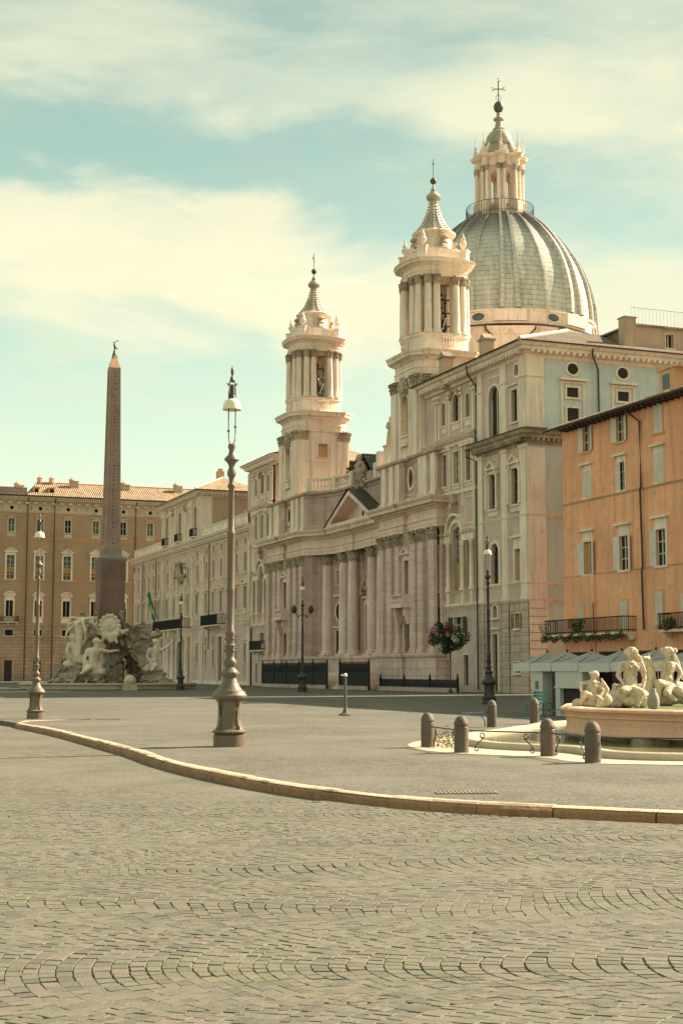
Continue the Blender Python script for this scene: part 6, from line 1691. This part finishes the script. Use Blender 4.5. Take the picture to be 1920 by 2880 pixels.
def headp(c, r, face, hair='long'):
    """skull, jaw, nose, brow and hair; face = direction of gaze"""
    c = Vector(c); f = Vector(face).normalized(); up = Vector((0, 0, 1)); s = f.cross(up).normalized()
    o = [('b', c, (r * .8, r * .8, r)), ('c', c + f * r * .25 - up * r * .35, c + f * r * .45 - up * r * .75, r * .55, r * .35),
         ('c', c + f * r * .75 + up * r * .1, c + f * r * .98 - up * r * .2, r * .13, r * .17), ('c', c + f * r * .68 + up * r * .25 - s * r * .4, c + f * r * .68 + up * r * .25 + s * r * .4, r * .14, r * .14),
         ('c', c + f * r * .72 - up * r * .48 - s * r * .15, c + f * r * .72 - up * r * .48 + s * r * .15, r * .1, r * .1)]
    o.append(('b', c - f * r * .25 + up * r * .2, (r * .95, r * .95, r * .95)))
    for k in range(10):
        a = k / 9 * PI * 1.4 - PI * .7; q = c - f * r * .7 * math.cos(a) + s * r * .9 * math.sin(a) + up * r * (.35 if k % 2 else .15); o.append(('b', q, r * .34))
    if hair == 'long':
        for k in range(4): q = c - f * r * .7 + s * r * (k - 1.5) * .4; o.append(('c', q, q - up * r * 1.8 - f * r * .3, r * .38, r * .28))
    if hair == 'beard':
        for k in range(3): q = c + f * r * .65 - up * r * .7 + s * r * (k - 1) * .3; o.append(('c', q, q - up * r * .7, r * .28, r * .15))
    return o
# nereid: seated, frontal, head bowed to the left, arm straight down to a shell urn on the right
ner = []
ner += headp((.07, .0, 1.33), .135, (-.55, -.8, -.25))
ner += [('c', (.08, .02, 1.2), (.07, .03, 1.1), .06, .075), ('c', (-.13, .03, 1.06), (.25, .03, 1.05), .085, .085), ('c', (.06, .02, 1.0), (.05, .02, .72), .17, .135), ('b', (-.02, -.1, .98), (.075, .07, .075)), ('b', (.15, -.1, .97), (.075, .07, .075)),
        ('c', (.04, .0, .72), (.02, .0, .52), .145, .19), ('c', (-.16, .03, 1.04), (-.25, .02, .78), .065, .052), ('c', (-.25, .02, .78), (-.16, -.12, .56), .05, .036),
        ('c', (.29, .03, 1.03), (.36, -.02, .74), .066, .054), ('c', (.36, -.02, .74), (.27, -.13, .46), .052, .036)]
ner += hand((-.15, -.13, .55), (.5, -.4, -.6), .035) + hand((.26, -.14, .45), (-.3, -.2, -.9), .035)
ner += [('c', (.08, -.02, .48), (-.22, -.26, .40), .15, .11), ('c', (-.22, -.26, .40), (-.30, -.18, .06), .10, .06), ('c', (-.02, -.0, .46), (.15, -.3, .36), .15, .11), ('c', (.15, -.3, .36), (.08, -.3, .05), .1, .06),
        ('b', (-.1, .12, .22), (.42, .34, .25)), ('b', (-.42, .02, .10), (.3, .25, .14)), ('b', (-.66, 0, .04), (.22, .2, .08)), ('c', (-.3, -.12, .3), (-.52, -.15, .12), .1, .08), ('b', (.3, .15, .2), (.25, .25, .24)), ('b', (.02, -.2, .3), (.13, .1, .12)), ('b', (-.08, -.25, .14), (.17, .12, .12))]
for k in range(6): ner.append(('c', (.14 + .03 * k, .06, 1.38 - .03 * k), (.24 + .025 * k, .03 - .02 * k, 1.02 - .03 * k), .04, .03))
for k in range(7): ner.append(('c', (-.3 + .1 * k, .1, .52), (-.36 + .12 * k, .0, .12), .06, .07))
nb = sculpt('nereid_statue', ner, 'marble', .011, None, (7.0, 34.9, .74), .12, 2, .03, .045, 1.0)
nb.scale = (1.08, 1.1, .98)
tag(nb, 'cream marble seated nereid with bowed head and long hair on the basin', 'statue', 'marble figures of the near fountain')
urn = MB().lathe([(.02, 0), (.12, .02), (.14, .12), (.135, .25), (.10, .36), (.06, .42), (.075, .46), (.06, .48)], 14, ribs=lambda a, z: 1 + .05 * math.cos(9 * a)).build('shell_urn', 'granite_grey', None, (7.3, 33.6, .72), smooth=60)
tag(urn, 'greyish ribbed stone urn at the foot of the seated nereid', 'urn')
# second group: figure wrestling a sea horse, facing left
g2 = []
g2 += headp((.16, 0, 1.35), .13, (-.8, -.55, -.2))
g2 += [('c', (.16, .03, 1.22), (.18, .04, 1.1), .065, .08), ('c', (.0, .0, 1.05), (.34, .06, 1.02), .085, .09), ('c', (.17, .03, 1.0), (.12, .02, .7), .17, .15), ('c', (.12, .0, .7), (.1, 0, .5), .16, .19),
       ('c', (.36, .05, 1.02), (.46, .0, .82), .07, .058), ('c', (.46, 0, .82), (.34, -.1, .62), .055, .04), ('c', (-.03, 0, 1.05), (-.2, -.1, 1.0), .065, .05), ('c', (-.2, -.1, 1.0), (-.32, -.12, 1.13), .048, .036),
       ('c', (.1, -.05, .5), (-.16, -.22, .56), .15, .11), ('c', (-.16, -.22, .56), (-.18, -.24, .2), .1, .06), ('c', (.16, -.1, .46), (.0, -.32, .3), .14, .1), ('c', (.0, -.32, .3), (.18, -.36, .14), .09, .055)]
g2 += hand((-.32, -.12, 1.13), (-.5, 0, .5), .033) + hand((.34, -.1, .62), (-.5, -.4, -.5), .033)
g2 += [('c', (-.3, .05, .5), (-.28, .05, .95), .19, .12), ('c', (-.28, .05, .95), (-.34, 0, 1.15), .12, .09), ('c', (-.34, -.02, 1.17), (-.47, -.08, 1.2), .085, .055), ('c', (-.3, .06, 1.22), (-.28, .07, 1.32), .035, .015),
       ('b', (.36, .05, .32), (.3, .3, .3)), ('b', (0, .1, .2), (.5, .32, .25)), ('b', (.52, -.05, .18), (.16, .2, .18)), ('b', (-.42, 0, .3), (.2, .22, .26)), ('c', (.4, -.2, .3), (.58, -.25, .05), .09, .06), ('b', (.30, -.24, .36), (.15, .12, .14)), ('c', (.55, 0, .1), (.9, .05, .06), .11, .06)]
for k in range(8): a = k * .8; g2.append(('b', (.2 + .16 * math.cos(a), .06 + .1 * math.sin(a), 1.38 + .03 * (k % 3)), .06))
for k in range(5): g2.append(('c', (.34 + .02 * k, .1, 1.3 - .05 * k), (.42 + .03 * k, .08, 1.0 - .08 * k), .05, .045))
nb = sculpt('hippocamp_group', g2, 'marble', .011, None, (8.28, 37.0, .74), .1, 2, .024, .07, 1.03)
nb.scale = (1.08, 1.1, 1.0)
tag(nb, 'cream marble figure gripping a sea horse at the right side of the basin', 'statue', 'marble figures of the near fountain')
# cupid hugging a sea creature on the basin rim
g3 = headp((.07, 0, .66), .085, (-.9, -.3, .3), 'short')
g3 += [('c', (.06, 0, .58), (.04, 0, .52), .045, .06), ('c', (-.04, 0, .5), (.14, .02, .47), .055, .06), ('c', (.05, 0, .46), (.0, .02, .24), .105, .11), ('c', (-.05, -.02, .5), (-.2, -.05, .49), .045, .04), ('c', (-.2, -.05, .49), (-.2, -.1, .34), .04, .03),
       ('c', (.15, .02, .47), (.22, -.05, .34), .045, .038), ('c', (.22, -.05, .34), (.14, -.12, .22), .036, .028), ('c', (0, -.02, .22), (-.14, -.14, .28), .09, .065), ('c', (-.14, -.14, .28), (-.22, -.1, .06), .06, .035), ('c', (.05, -.04, .2), (.12, -.18, .16), .085, .06), ('c', (.12, -.18, .16), (.06, -.2, .03), .055, .035),
       ('b', (0, .04, .08), (.3, .16, .12)), ('c', (.2, .05, .1), (.3, .02, .36), .08, .06), ('c', (.3, .02, .36), (.24, 0, .5), .06, .04), ('c', (.24, 0, .5), (.2, -.03, .58), .035, .02), ('b', (.3, .0, .15), (.1, .1, .12)), ('b', (-.22, .02, .08), (.12, .12, .1)), ('c', (-.26, 0, .1), (-.32, -.02, .0), .05, .05)]
g3 += hand((-.2, -.1, .34), (.3, -.2, -.6), .02) + hand((.14, -.12, .22), (-.4, -.2, -.4), .02)
nb = sculpt('cupid_statue', g3, 'marble', .010, None, (5.78, 33.3, .78), .15, 2, .015, .05, 1.15)
nb.scale = (1.3, 1.2, 1.12)
tag(nb, 'small marble cupid wrestling a dolphin on the left corner of the basin rim', 'statue', 'marble figures of the near fountain')

# ================================================================== FOUNTAIN OF THE ROCK AND OBELISK
FX, FY = -21.3, 131.0
FR = R(21.2)
rf = empty('rock_fountain', (FX, FY, 0), FR, 'big pale rocky fountain with reclining river gods under the red obelisk', 'fountain')
rnd = random.Random(12)
rk = []
def blob(x, y, z, r): rk.append(('b', (x, y, z), (r * rnd.uniform(.8, 1.2), r * rnd.uniform(.8, 1.2), r * rnd.uniform(.7, 1.15)), rnd.uniform(0, 3), 'Z'))
for qx, qy in ((-1, -1), (1, -1), (-1, 1), (1, 1)):
    for i in range(20):
        t = i / 19
        rad = 4.1 * (1 - t) ** 1.0 + 1.1
        for k in range(3):
            blob(qx * (rad * .72) + rnd.uniform(-.5, .5) + .2 * qx, qy * rad * .72 + rnd.uniform(-.5, .5), .3 + 5.3 * t + rnd.uniform(-.3, .3), rnd.uniform(.45, .85) + .2 * (1 - t))
for i in range(22): a = rnd.uniform(0, 6.28); blob(1.3 * math.cos(a), 1.3 * math.sin(a), rnd.uniform(5.0, 6.3), rnd.uniform(.5, .8))
rk += [('c', (-2.6, -2.0, 4.5), (-3.0, -2.1, 7.0), .7, .3), ('c', (-1.2, -2.2, 5.2), (-1.8, -2.4, 6.9), .7, .4), ('c', (1.0, -2.3, 5.2), (.5, -2.3, 7.1), .7, .35), ('c', (1.6, -2.3, 5.5), (2.6, -2.3, 6.0), .8, .55), ('c', (2.4, -2.2, 5.6), (3.6, -2.4, 3.6), .8, .6), ('c', (3.4, -2.6, 4.6), (4.2, -2.6, 5.4), .35, .1)]
rk += [('c', (.6, 1.0, 0), (.6, 1.0, 4.6), 1.5, 1.2)]
sculpt('rock', rk, 'rock', .12, rf, rz=0, sm=0, disp=1.3, dsize=.8, crag=True)
# palm tree carved on the left
pm_ = [('c', (-3.6, -3.0, 2.6), (-3.1, -2.8, 6.2), .4, .28)]
for k in range(11): a = k * .6; pm_.append(('c', (-3.1, -2.8, 6.2), (-3.1 + 1.25 * math.cos(a), -2.9 + .9 * math.sin(a), 6.4 - .6 * (k % 3)), .22, .1)); pm_.append(('c', (-3.1 + 1.25 * math.cos(a), -2.9 + .9 * math.sin(a), 6.4 - .6 * (k % 3)), (-3.1 + 1.6 * math.cos(a), -2.9 + 1.2 * math.sin(a), 5.3 - .6 * (k % 3)), .14, .05))
sculpt('carved_palm', pm_, 'rock_figure', .1, rf, sm=2, disp=.12, dsize=.3)
# papal shield with crossed keys and tiara facing the camera
sh = [('b', (.1, -3.6, 5.6), (.8, .18, 1.05)), ('b', (.1, -3.75, 5.7), (.5, .14, .6)), ('b', (.1, -3.75, 5.75), (.16, .2, .16)), ('c', (-.55, -3.6, 4.9), (.8, -3.6, 4.9), .2, .2), ('c', (-.25, -3.6, 4.9), (-.55, -3.6, 4.2), .26, .14), ('c', (.45, -3.6, 4.9), (.75, -3.6, 4.2), .26, .14), ('c', (.0, -3.65, 4.8), (.2, -3.65, 4.35), .3, .26)]
for k in range(14): a = k / 14 * 2 * PI; sh.append(('b', (.1 + .86 * math.cos(a), -3.65, 5.65 + .95 * math.sin(a)), .2))
sh += [('c', (-.9, -3.5, 5.0), (.2, -3.5, 6.6), .14, .1), ('c', (1.3, -3.5, 5.0), (0, -3.5, 6.6), .14, .1), ('c', (.9, -3.3, 5.0), (1.7, -3.1, 5.3), .22, .15)]
sculpt('shield', sh, 'rock_figure', .07, rf, loc=(0, .4, 0), rz=R(-12), sm=2, disp=.05, dsize=.25)
def god(loc, rz, lean, sc=1.0, arm=None, mat='rock_figure'):
    s = headp((lean * .4, 0, 2.0), .24, (lean or -.2, -.9, -.1), 'beard')
    s += [('c', (lean * .35, 0, 1.8), (lean * .25, 0, 1.6), .13, .16), ('c', (lean * .2 - .38, 0, 1.5), (lean * .2 + .38, 0, 1.5), .17, .17), ('c', (lean * .2, 0, 1.4), (0, 0, .75), .34, .3), ('c', (0, 0, .7), (.05, .0, .45), .32, .36),
          ('c', (.1, 0, .5), (-lean * .9, -.5, .75), .28, .2), ('c', (-lean * .9, -.5, .75), (-lean * 1.1, -.7, .1), .18, .11), ('c', (-.1, 0, .5), (-lean * .6, -.8, .45), .26, .19), ('c', (-lean * .6, -.8, .45), (-lean * 1.35, -.9, .15), .17, .1)]
    a1 = arm or (lean * .2 + .9, -.1, 2.0)
    s += [('c', (lean * .2 + .42, 0, 1.5), ((lean * .2 + .42 + a1[0]) / 2, -.1, (1.5 + a1[2]) / 2 - .08), .14, .11), ('c', ((lean * .2 + .42 + a1[0]) / 2, -.1, (1.5 + a1[2]) / 2 - .08), a1, .11, .08), ('c', (lean * .2 - .42, 0, 1.5), (lean * .2 - .62, -.15, 1.0), .14, .11), ('c', (lean * .2 - .62, -.15, 1.0), (lean * .2 - .45, -.45, .65), .11, .08)]
    s += hand(a1, (Vector(a1) - Vector((lean * .2 + .42, 0, 1.5))), .075)
    for k in range(6): s.append(('c', (-.4 + .15 * k, .1, .8), (-.5 + .2 * k, -.2, .2), .14, .16))
    s.append(('b', (0, .15, .25), (.8, .5, .35)))
    sculpt('river_god', s, mat, .05, rf, loc=loc, rz=rz, sm=2, disp=.04, dsize=.25, sc=sc)
god((-3.6, -2.6, 1.9), R(20), -.5, 1.35)
god((-2.2, -3.7, 1.2), R(-10), .5, 1.5, (1.3, -.1, 1.5))
god((3.4, -3.2, 1.5), R(10), .4, 1.35, (1.15, -.1, 1.95))
rockl = [('b', (-4.4, -3.3, .8), (1.3, .9, .9)), ('b', (-3.4, -3.9, .7), (1.0, .8, .9)), ('b', (-1.9, -4.1, .8), (1.2, .9, .8)), ('b', (3.4, -3.6, .8), (1.6, 1.0, .9)), ('b', (4.6, -3.4, .5), (1.0, .8, .7)), ('c', (-3.5, -4.4, 1.6), (-4.6, -5.0, .2), .35, .2), ('c', (-2.6, -4.6, 1.4), (-3.3, -5.2, .2), .3, .2), ('c', (-1.6, -4.9, 1.3), (-.8, -4.8, 1.4), .4, .35)]
sculpt('ledge', rockl, 'rock', .10, rf, sm=0, disp=.8, dsize=.6, crag=True)
m = MB(); m.lathe([(7.7, 0), (7.9, .05), (7.9, .35), (8.05, .42), (8.05, .55), (7.75, .6), (7.5, .55), (7.5, .3)], 48); m.build('pool_rim', 'pool_stone', rf)
MB().lathe([(.01, .42), (7.55, .42)], 40).build('water', 'pool_water', rf)

ob = empty('obelisk', (FX, FY, 5.4), FR, 'tall red granite obelisk with carved signs and a bronze dove on its tip', 'obelisk')
MB().frustum(0, 0, 7.35, 1.5, 1.5, 24.45, 1.02, 1.02).build('shaft', 'granite', ob)
MB().frustum(0, 0, 24.45, 1.02, 1.02, 25.9, .12, .12).build('pyramidion', 'orange_trim', ob)
m = MB()
m.cbox(0, 0, 6.75, 1.72, 1.72, .62); m.frustum(0, 0, 7.36, 1.6, 1.6, 7.5, 1.52, 1.52); m.build('plinth', 'granite_grey', ob)
m = MB(); m.cbox(0, 0, 0.0, 2.5, 2.5, 1.9); m.cbox(0, 0, 1.88, 2.24, 2.24, 4.2); m.frustum(0, 0, 4.9, 2.3, 2.3, 5.1, 2.3, 2.3)
m.build('pedestal', 'granite_dark', ob)
m = MB(); m.frustum(0, 0, 6.05, 2.2, 2.2, 6.4, 2.55, 2.55); m.cbox(0, 0, 6.4, 2.6, 2.6, .2); m.frustum(0, 0, 6.6, 2.5, 2.5, 6.78, 1.8, 1.8); m.build('pedestal_cap', 'granite_grey', ob)
m = MB(); rnd = random.Random(9)
for k in range(4):
    st = len(m.v)
    for z in [7.9 + .34 * i for i in range(48)]:
        w = .75 - (z - 7.35) / 17.1 * .24
        yy = w + .004
        for sx in (-1, 1): m.cbox(sx * w * .55, -yy, z, .025, .03, .34)
        kind = rnd.randrange(5)
        if kind == 0: m.cbox(0, -yy, z, w * .7, .03, .04); m.cbox(-.1, -yy, z + .12, .05, .03, .14)
        elif kind == 1: m.ball((0, -yy, z + .15), (.12, .02, .08), 8, 4); m.cbox(.12, -yy, z, .04, .03, .25)
        elif kind == 2: [m.cbox((j - 1) * .14, -yy, z + .02, .04, .03, .22) for j in range(3)]
        elif kind == 3: m.xz([(-.15, z), (.15, z), (.0, z + .24)], -yy - .015, -yy + .015)
        else: m.ball((-.06, -yy, z + .1), (.07, .02, .1), 8, 4); m.cbox(.08, -yy, z + .16, .22, .03, .04)
    for i in range(st, len(m.v)):
        x, y, z = m.v[i]; m.v[i] = (x, y + 0.0, z)
    m.xform(Matrix.Rotation(k * PI / 2, 4, 'Z'), st)
m.build('carved_signs', 'granite_dark', ob)
dv = [('b', (0, 0, 26.05), (.12, .12, .22)), ('c', (0, 0, 25.75), (0, 0, 26.0), .22, .12), ('c', (.05, 0, 26.45), (-.02, 0, 26.75), .13, .1), ('c', (0, 0, 26.2), (.05, 0, 26.45), .05, .05), ('b', (-.05, 0, 26.92), (.08, .07, .08)), ('c', (-.1, 0, 26.92), (-.2, 0, 26.9), .03, .015), ('c', (.12, 0, 26.5), (.32, 0, 26.3), .08, .04), ('c', (-.15, 0, 26.92), (.35, 0, 27.15), .025, .05)]
for k in range(3): a = k * 2.1; dv.append(('c', (0, 0, 25.95), (.25 * math.cos(a), .25 * math.sin(a), 25.5), .08, .1))
sculpt('dove', dv, 'bronze', .035, ob, sm=1)

# stone globe on a block in front of the fountain
g = empty('stone_globe', (-18.1, 122.6, 0), .2, 'pale stone globe on a square block in front of the rocky fountain', 'globe')
MB().frustum(0, 0, 0, 1.25, 1.25, .5, 1.15, 1.15).build('block', 'pool_stone', g); MB().ball((0, 0, .8), .52, 20, 12).build('ball', 'marble', g, smooth=True)

# ================================================================== IRON FENCE BEFORE THE CHURCH
def fence(sa, sb, w, h, label, spikes=True):
    F = empty('iron_fence', P(sa, w), ROT, label, 'fence', 'black iron fences before the church steps')
    L = sb - sa
    MB().box(0, L, -.2, .2, 0, .35).build('kerb_stone', 'church_wall', F)
    r = MB(); k = int(L / .16)
    for i in range(k + 1):
        x = L * i / k; r.box(x - .03, x + .03, -.02, .02, .35, h - .18)
        if spikes: r.frustum(x, 0, h - .18, .055, .03, h - .06, .06, .03); r.frustum(x, 0, h - .06, .06, .03, h + .06, .005, .005)
    for z in (.5, h * .42, h * .46, h - .42, h - .22): r.box(0, L, -.02, .02, z, z + .05)
    for i in range(int(L / .32)): r.ball((.16 + i * .32, 0, h - .31), (.07, .015, .07), 6, 4)
    r.box(0, L, -.012, .012, .35, h * .62)
    r.build('railing', 'dark_iron', F)
    n_ = max(1, int(L / 3.8)); me = MB().box(-.08, .08, -.08, .08, 0, h).lathe([(.03, 0), (.1, .08), (.05, .2), (.0, .38)], 8, 0, 0, h).mesh('post', 'dark_iron')
    for i in range(n_ + 1): put('post', me, F, (L * i / n_, 0, 0))
    return F
fence(123.6, 142.8, 46.5, 2.45, 'long black spiked iron fence before the left half of the church')
fence(113.4, 120.3, 46.5, 2.45, 'short black spiked iron fence right of the church steps')
fence(97.5, 112.5, 47.2, 1.15, 'low dark railing added as a dark band along the foot of the church corner and pale palace', False)  # added to give the dark band along the building foot
# short post with a small pale cap
sg = empty('post', (.14, 52.4, 0), 0, 'slim round metal post on a conical foot standing alone in the open paving', 'post')
MB().lathe([(.24, 0), (.24, .05), (.12, .1), (.06, .25), (.05, .4), (.05, 1.42)], 14).build('shaft', 'bollard_stone', sg, smooth=35)
MB().lathe([(.07, 1.42), (.08, 1.46), (.05, 1.52), (0, 1.54)], 12).box(-.16, .05, -.03, .03, 1.44, 1.5).build('cap', 'lamp_glass', sg)

# ================================================================== CAFE: canopies, pillar, cabinet, dark shade boards, chair, guest
def canopy(sa, sb, label, wf=26.0, dep=2.3, z0=1.60):
    C_ = empty('cafe_umbrella', P((sa + sb) / 2, wf + dep / 2), ROT, label, 'umbrella', 'white square cafe umbrellas along the orange house')
    L = sb - sa; hx, hy = L / 2 - .03, dep / 2
    m = MB(); zt = 2.34; ze = z0 + .30
    N_ = 8
    def pt(u, v): # u,v in [-1,1]
        k = max(abs(u), abs(v)); sag = .05 * math.sin(PI * k); return (u * hx, v * hy, zt - (zt - ze) * k - sag)
    vs = [pt(-1 + 2 * i / N_, -1 + 2 * j / N_) for i in range(N_ + 1) for j in range(N_ + 1)]
    m.add(vs, [(i * (N_ + 1) + j, i * (N_ + 1) + j + 1, (i + 1) * (N_ + 1) + j + 1, (i + 1) * (N_ + 1) + j) for i in range(N_) for j in range(N_)])
    m.build('canopy', 'white_canvas', C_)
    v = MB()
    rim = [(-hx, -hy), (hx, -hy), (hx, hy), (-hx, hy)]
    for a, b in zip(rim, rim[1:] + rim[:1]):
        K = 10
        for i in range(K):
            p = (a[0] + (b[0] - a[0]) * i / K, a[1] + (b[1] - a[1]) * i / K); q = (a[0] + (b[0] - a[0]) * (i + 1) / K, a[1] + (b[1] - a[1]) * (i + 1) / K)
            dz = .015 * (i % 2); v.add([(*p, ze), (*q, ze), (*q, z0 + dz), (*p, z0 + .015 - dz)], [(0, 1, 2, 3)])
    v.build('valance', 'white_panel', C_)
    p = MB().tube([(0, 0, 0), (0, 0, 2.42)], .03, 8).lathe([(.05, 2.33), (.05, 2.38), (.0, 2.44)], 8).box(-.25, .25, -.25, .25, 0, .06)
    for sx in (-1, 1):
        for sy in (-1, 1): p.tube([(0, 0, 2.26), (sx * hx, sy * hy, ze - .02)], .012, 4)
    p.build('pole', 'lamp_dark', C_)
    return C_
labs = ['leftmost white cafe umbrella, in front of the blue side wall', 'second white cafe umbrella from the left, above the menu pillar', 'third white cafe umbrella, above the white cabinet', 'white cafe umbrella directly left of the seated marble nereid',
        'white cafe umbrella mostly behind the seated marble nereid', 'white cafe umbrella behind the sea horse group', 'rightmost white cafe umbrella at the edge of the photo']
edges = [48.9, 47.5, 45.9, 44.0, 41.9, 39.8, 37.6, 35.3]
for i in range(7): canopy(edges[i + 1], edges[i], labs[i], z0=1.60 if i != 3 else 1.575)
def onp(s, w): return P(s, w)
mp = empty('menu_pillar', onp(47.15, 26.3), ROT, 'white pillar with a small menu card under the second cafe umbrella', 'pillar')
MB().box(-.42, .42, -.2, .2, 0, 1.72).box(-.46, .46, -.24, .24, 0, .08).build('post', 'white_panel', mp)
m = MB().box(-.12, .12, .2, .215, .95, 1.25).build('menu_card', 'ink', mp)
kb = empty('white_cabinet', onp(44.75, 26.3), ROT, 'white panelled cabinet with a dark opening under the third cafe umbrella', 'cabinet')
m = MB(); m.box(-.95, .95, -.25, .25, 1.02, 1.68); m.box(-.95, -.78, -.25, .25, 0, 1.02); m.box(.62, .95, -.25, .25, 0, 1.02); m.box(-1.0, 1.0, -.28, .28, 1.0, 1.06); m.box(-.78, .62, -.25, .2, 0, .07); m.build('frame', 'white_panel', kb)
MB().box(-.78, .62, -.24, .1, .07, 1.0).build('opening', 'dark_inside', kb)
for i, (a, b, lb) in enumerate(((36.0, 39.4, 'dark boards added for the shade at the right edge behind the marble figures'), (39.6, 42.9, 'dark boards added for the shade behind the seated marble nereid'), (45.6, 46.6, 'narrow dark boards added for the shade between the menu pillar and the white cabinet'), (47.7, 50.4, 'dark boards added for the shade left of the white menu pillar'))):
    sc_ = empty('shade_boards', onp(a, 28.4), ROT, lb, 'shade boards', 'dark boards added for the shade under the cafe umbrellas')
    L = b - a; m = MB()  # dark boards added to stand for the shade under the umbrellas
    for j in range(int(L / .3)): m.box(j * .3 + .01, j * .3 + .28, -.02, .02, .08, 1.62)
    m.build('boards', 'wood_dark', sc_); MB().box(0, L, -.05, .05, 1.62, 1.68).box(0, L, -.05, .05, 0, .08).build('frame', 'shutter_brown', sc_)
tb = empty('cafe_table', onp(42.6, 26.6), ROT, 'small round dark cafe table under the umbrellas behind the cupid', 'table')
MB().lathe([(.38, .72), (.4, .73), (.4, .75), (.38, .76)], 20).build('tabletop', 'wood_dark', tb); MB().lathe([(.25, 0), (.24, .03), (.03, .06), (.03, .72)], 12).build('leg', 'dark_iron', tb)
def chair(loc, rz, mat, label):
    c = empty('cafe_chair', loc, rz, label, 'chair')
    MB().box(-.21, .21, -.2, .2, .43, .46).build('seat', mat, c)
    m = MB(); m.box(-.21, -.18, .18, .21, .46, .9); m.box(.18, .21, .18, .21, .46, .9)
    for z in (.56, .68, .80): m.box(-.18, .18, .185, .205, z, z + .07)
    m.build('backrest', mat, c)
    lg = MB().box(-.018, .018, -.018, .018, 0, .43).mesh('leg', mat)
    for sx in (-.18, .18):
        for sy in (-.17, .17): put('leg', lg, c, (sx, sy, 0))
    return c
chair(onp(46.2, 25.9), ROT + .6, 'teal_paint', 'teal painted cafe chair beside the menu pillar behind the bollards')
chair(onp(46.45, 25.4), ROT + 2.4, 'teal_paint', 'second teal cafe chair just in front of the narrow dark boards')
# seated guest at the right edge
gx = (11.78, 49.6)
pe = headp((0, 0, 1.22), .105, (-.3, -1, 0), 'short')
per_ = empty('person', (gx[0], gx[1], 0), 0, 'person in a red top sitting at the cafe at the right edge', 'person')
body = [('c', (0, 0, 1.1), (0, 0, 1.02), .05, .06), ('c', (-.16, 0, .98), (.16, 0, .98), .065, .065), ('c', (0, 0, .92), (0, 0, .6), .15, .14), ('c', (-.2, 0, .97), (-.26, -.04, .7), .052, .042), ('c', (-.26, -.04, .7), (-.14, -.26, .64), .04, .03), ('c', (.2, 0, .97), (.26, -.04, .7), .052, .042), ('c', (.26, -.04, .7), (.14, -.26, .64), .04, .03),
        ('c', (-.09, 0, .53), (-.12, -.42, .53), .09, .065), ('c', (-.12, -.42, .53), (-.12, -.4, .08), .06, .04), ('c', (-.12, -.4, .06), (-.12, -.55, .04), .04, .035), ('c', (.09, 0, .53), (.12, -.42, .53), .09, .065), ('c', (.12, -.42, .53), (.12, -.4, .08), .06, .04), ('c', (.12, -.4, .06), (.12, -.55, .04), .04, .035), ('c', (0, 0, .62), (0, 0, .52), .14, .15)]
sculpt('body', pe + body + hand((-.14, -.26, .64), (.5, -.8, 0), .03) + hand((.14, -.26, .64), (-.5, -.8, 0), .03), 'skin', .014, per_, sm=2)
sculpt('shirt', [('c', (-.17, 0, .97), (.17, 0, .97), .085, .085), ('c', (0, 0, .93), (0, 0, .6), .175, .165), ('c', (-.21, 0, .97), (-.265, -.03, .76), .075, .065), ('c', (.21, 0, .97), (.265, -.03, .76), .075, .065)], 'red_cloth', .02, per_, sm=2)
sculpt('trousers', [('c', (0, 0, .62), (0, 0, .52), .16, .17), ('c', (-.09, 0, .53), (-.12, -.43, .53), .11, .085), ('c', (-.12, -.43, .53), (-.12, -.4, .14), .08, .06), ('c', (.09, 0, .53), (.12, -.43, .53), .11, .085), ('c', (.12, -.43, .53), (.12, -.4, .14), .08, .06)], 'dark_inside', .02, per_, sm=2)
sculpt('hair', [('b', (0, .03, 1.27), (.1, .1, .09))], 'wood_dark', .02, per_, sm=1)
chair((gx[0], gx[1] + .02, 0), 0, 'wood_dark', 'dark cafe chair under the person in red at the right edge')

# saint on the parapet beside the near tower
st_ = headp((0, 0, 2.32), .17, (-.5, -.8, -.1), 'beard')
st_ += [('c', (0, 0, 2.15), (0, 0, 2.0), .1, .13), ('c', (-.24, 0, 1.92), (.24, 0, 1.92), .13, .13), ('c', (0, 0, 1.85), (0, 0, 1.2), .27, .26), ('c', (0, 0, 1.2), (.02, 0, .3), .27, .34), ('c', (-.26, 0, 1.9), (-.36, -.12, 1.5), .1, .08), ('c', (-.36, -.12, 1.5), (-.1, -.3, 1.45), .08, .06),
        ('c', (.26, 0, 1.9), (.36, 0, 1.45), .1, .09), ('c', (.36, 0, 1.45), (.26, -.25, 1.2), .08, .06), ('c', (.3, -.05, 1.6), (.36, -.05, .2), .12, .14), ('b', (0, 0, .1), (.4, .34, .14))]
for k in range(8): a = k * .8; st_.append(('c', (.2 * math.cos(a), .2 * math.sin(a), 1.5), (.33 * math.cos(a), .3 * math.sin(a), .2), .07, .09))
st_ += hand((-.1, -.3, 1.45), (.6, -.2, .3), .05) + hand((.26, -.25, 1.2), (-.5, -.3, 0), .05)
q = P(116.6, 50.0)
o = sculpt('parapet_statue', st_, 'marble', .035, None, (q[0], q[1], 21.9), R(-20), sm=1, disp=.06, dsize=.15, sc=1.06)
tag(o, 'robed stone saint standing on the church parapet left of the near bell tower', 'statue')
pd_ = MB().cbox(0, 0, 0, 1.0, 1.0, 1.75).cbox(0, 0, 1.7, 1.2, 1.2, .14).build('statue_pedestal', 'tower_stone', None, (q[0], q[1], 20.05), ROT)
tag(pd_, 'stone pedestal under the robed saint on the church parapet', 'pedestal')
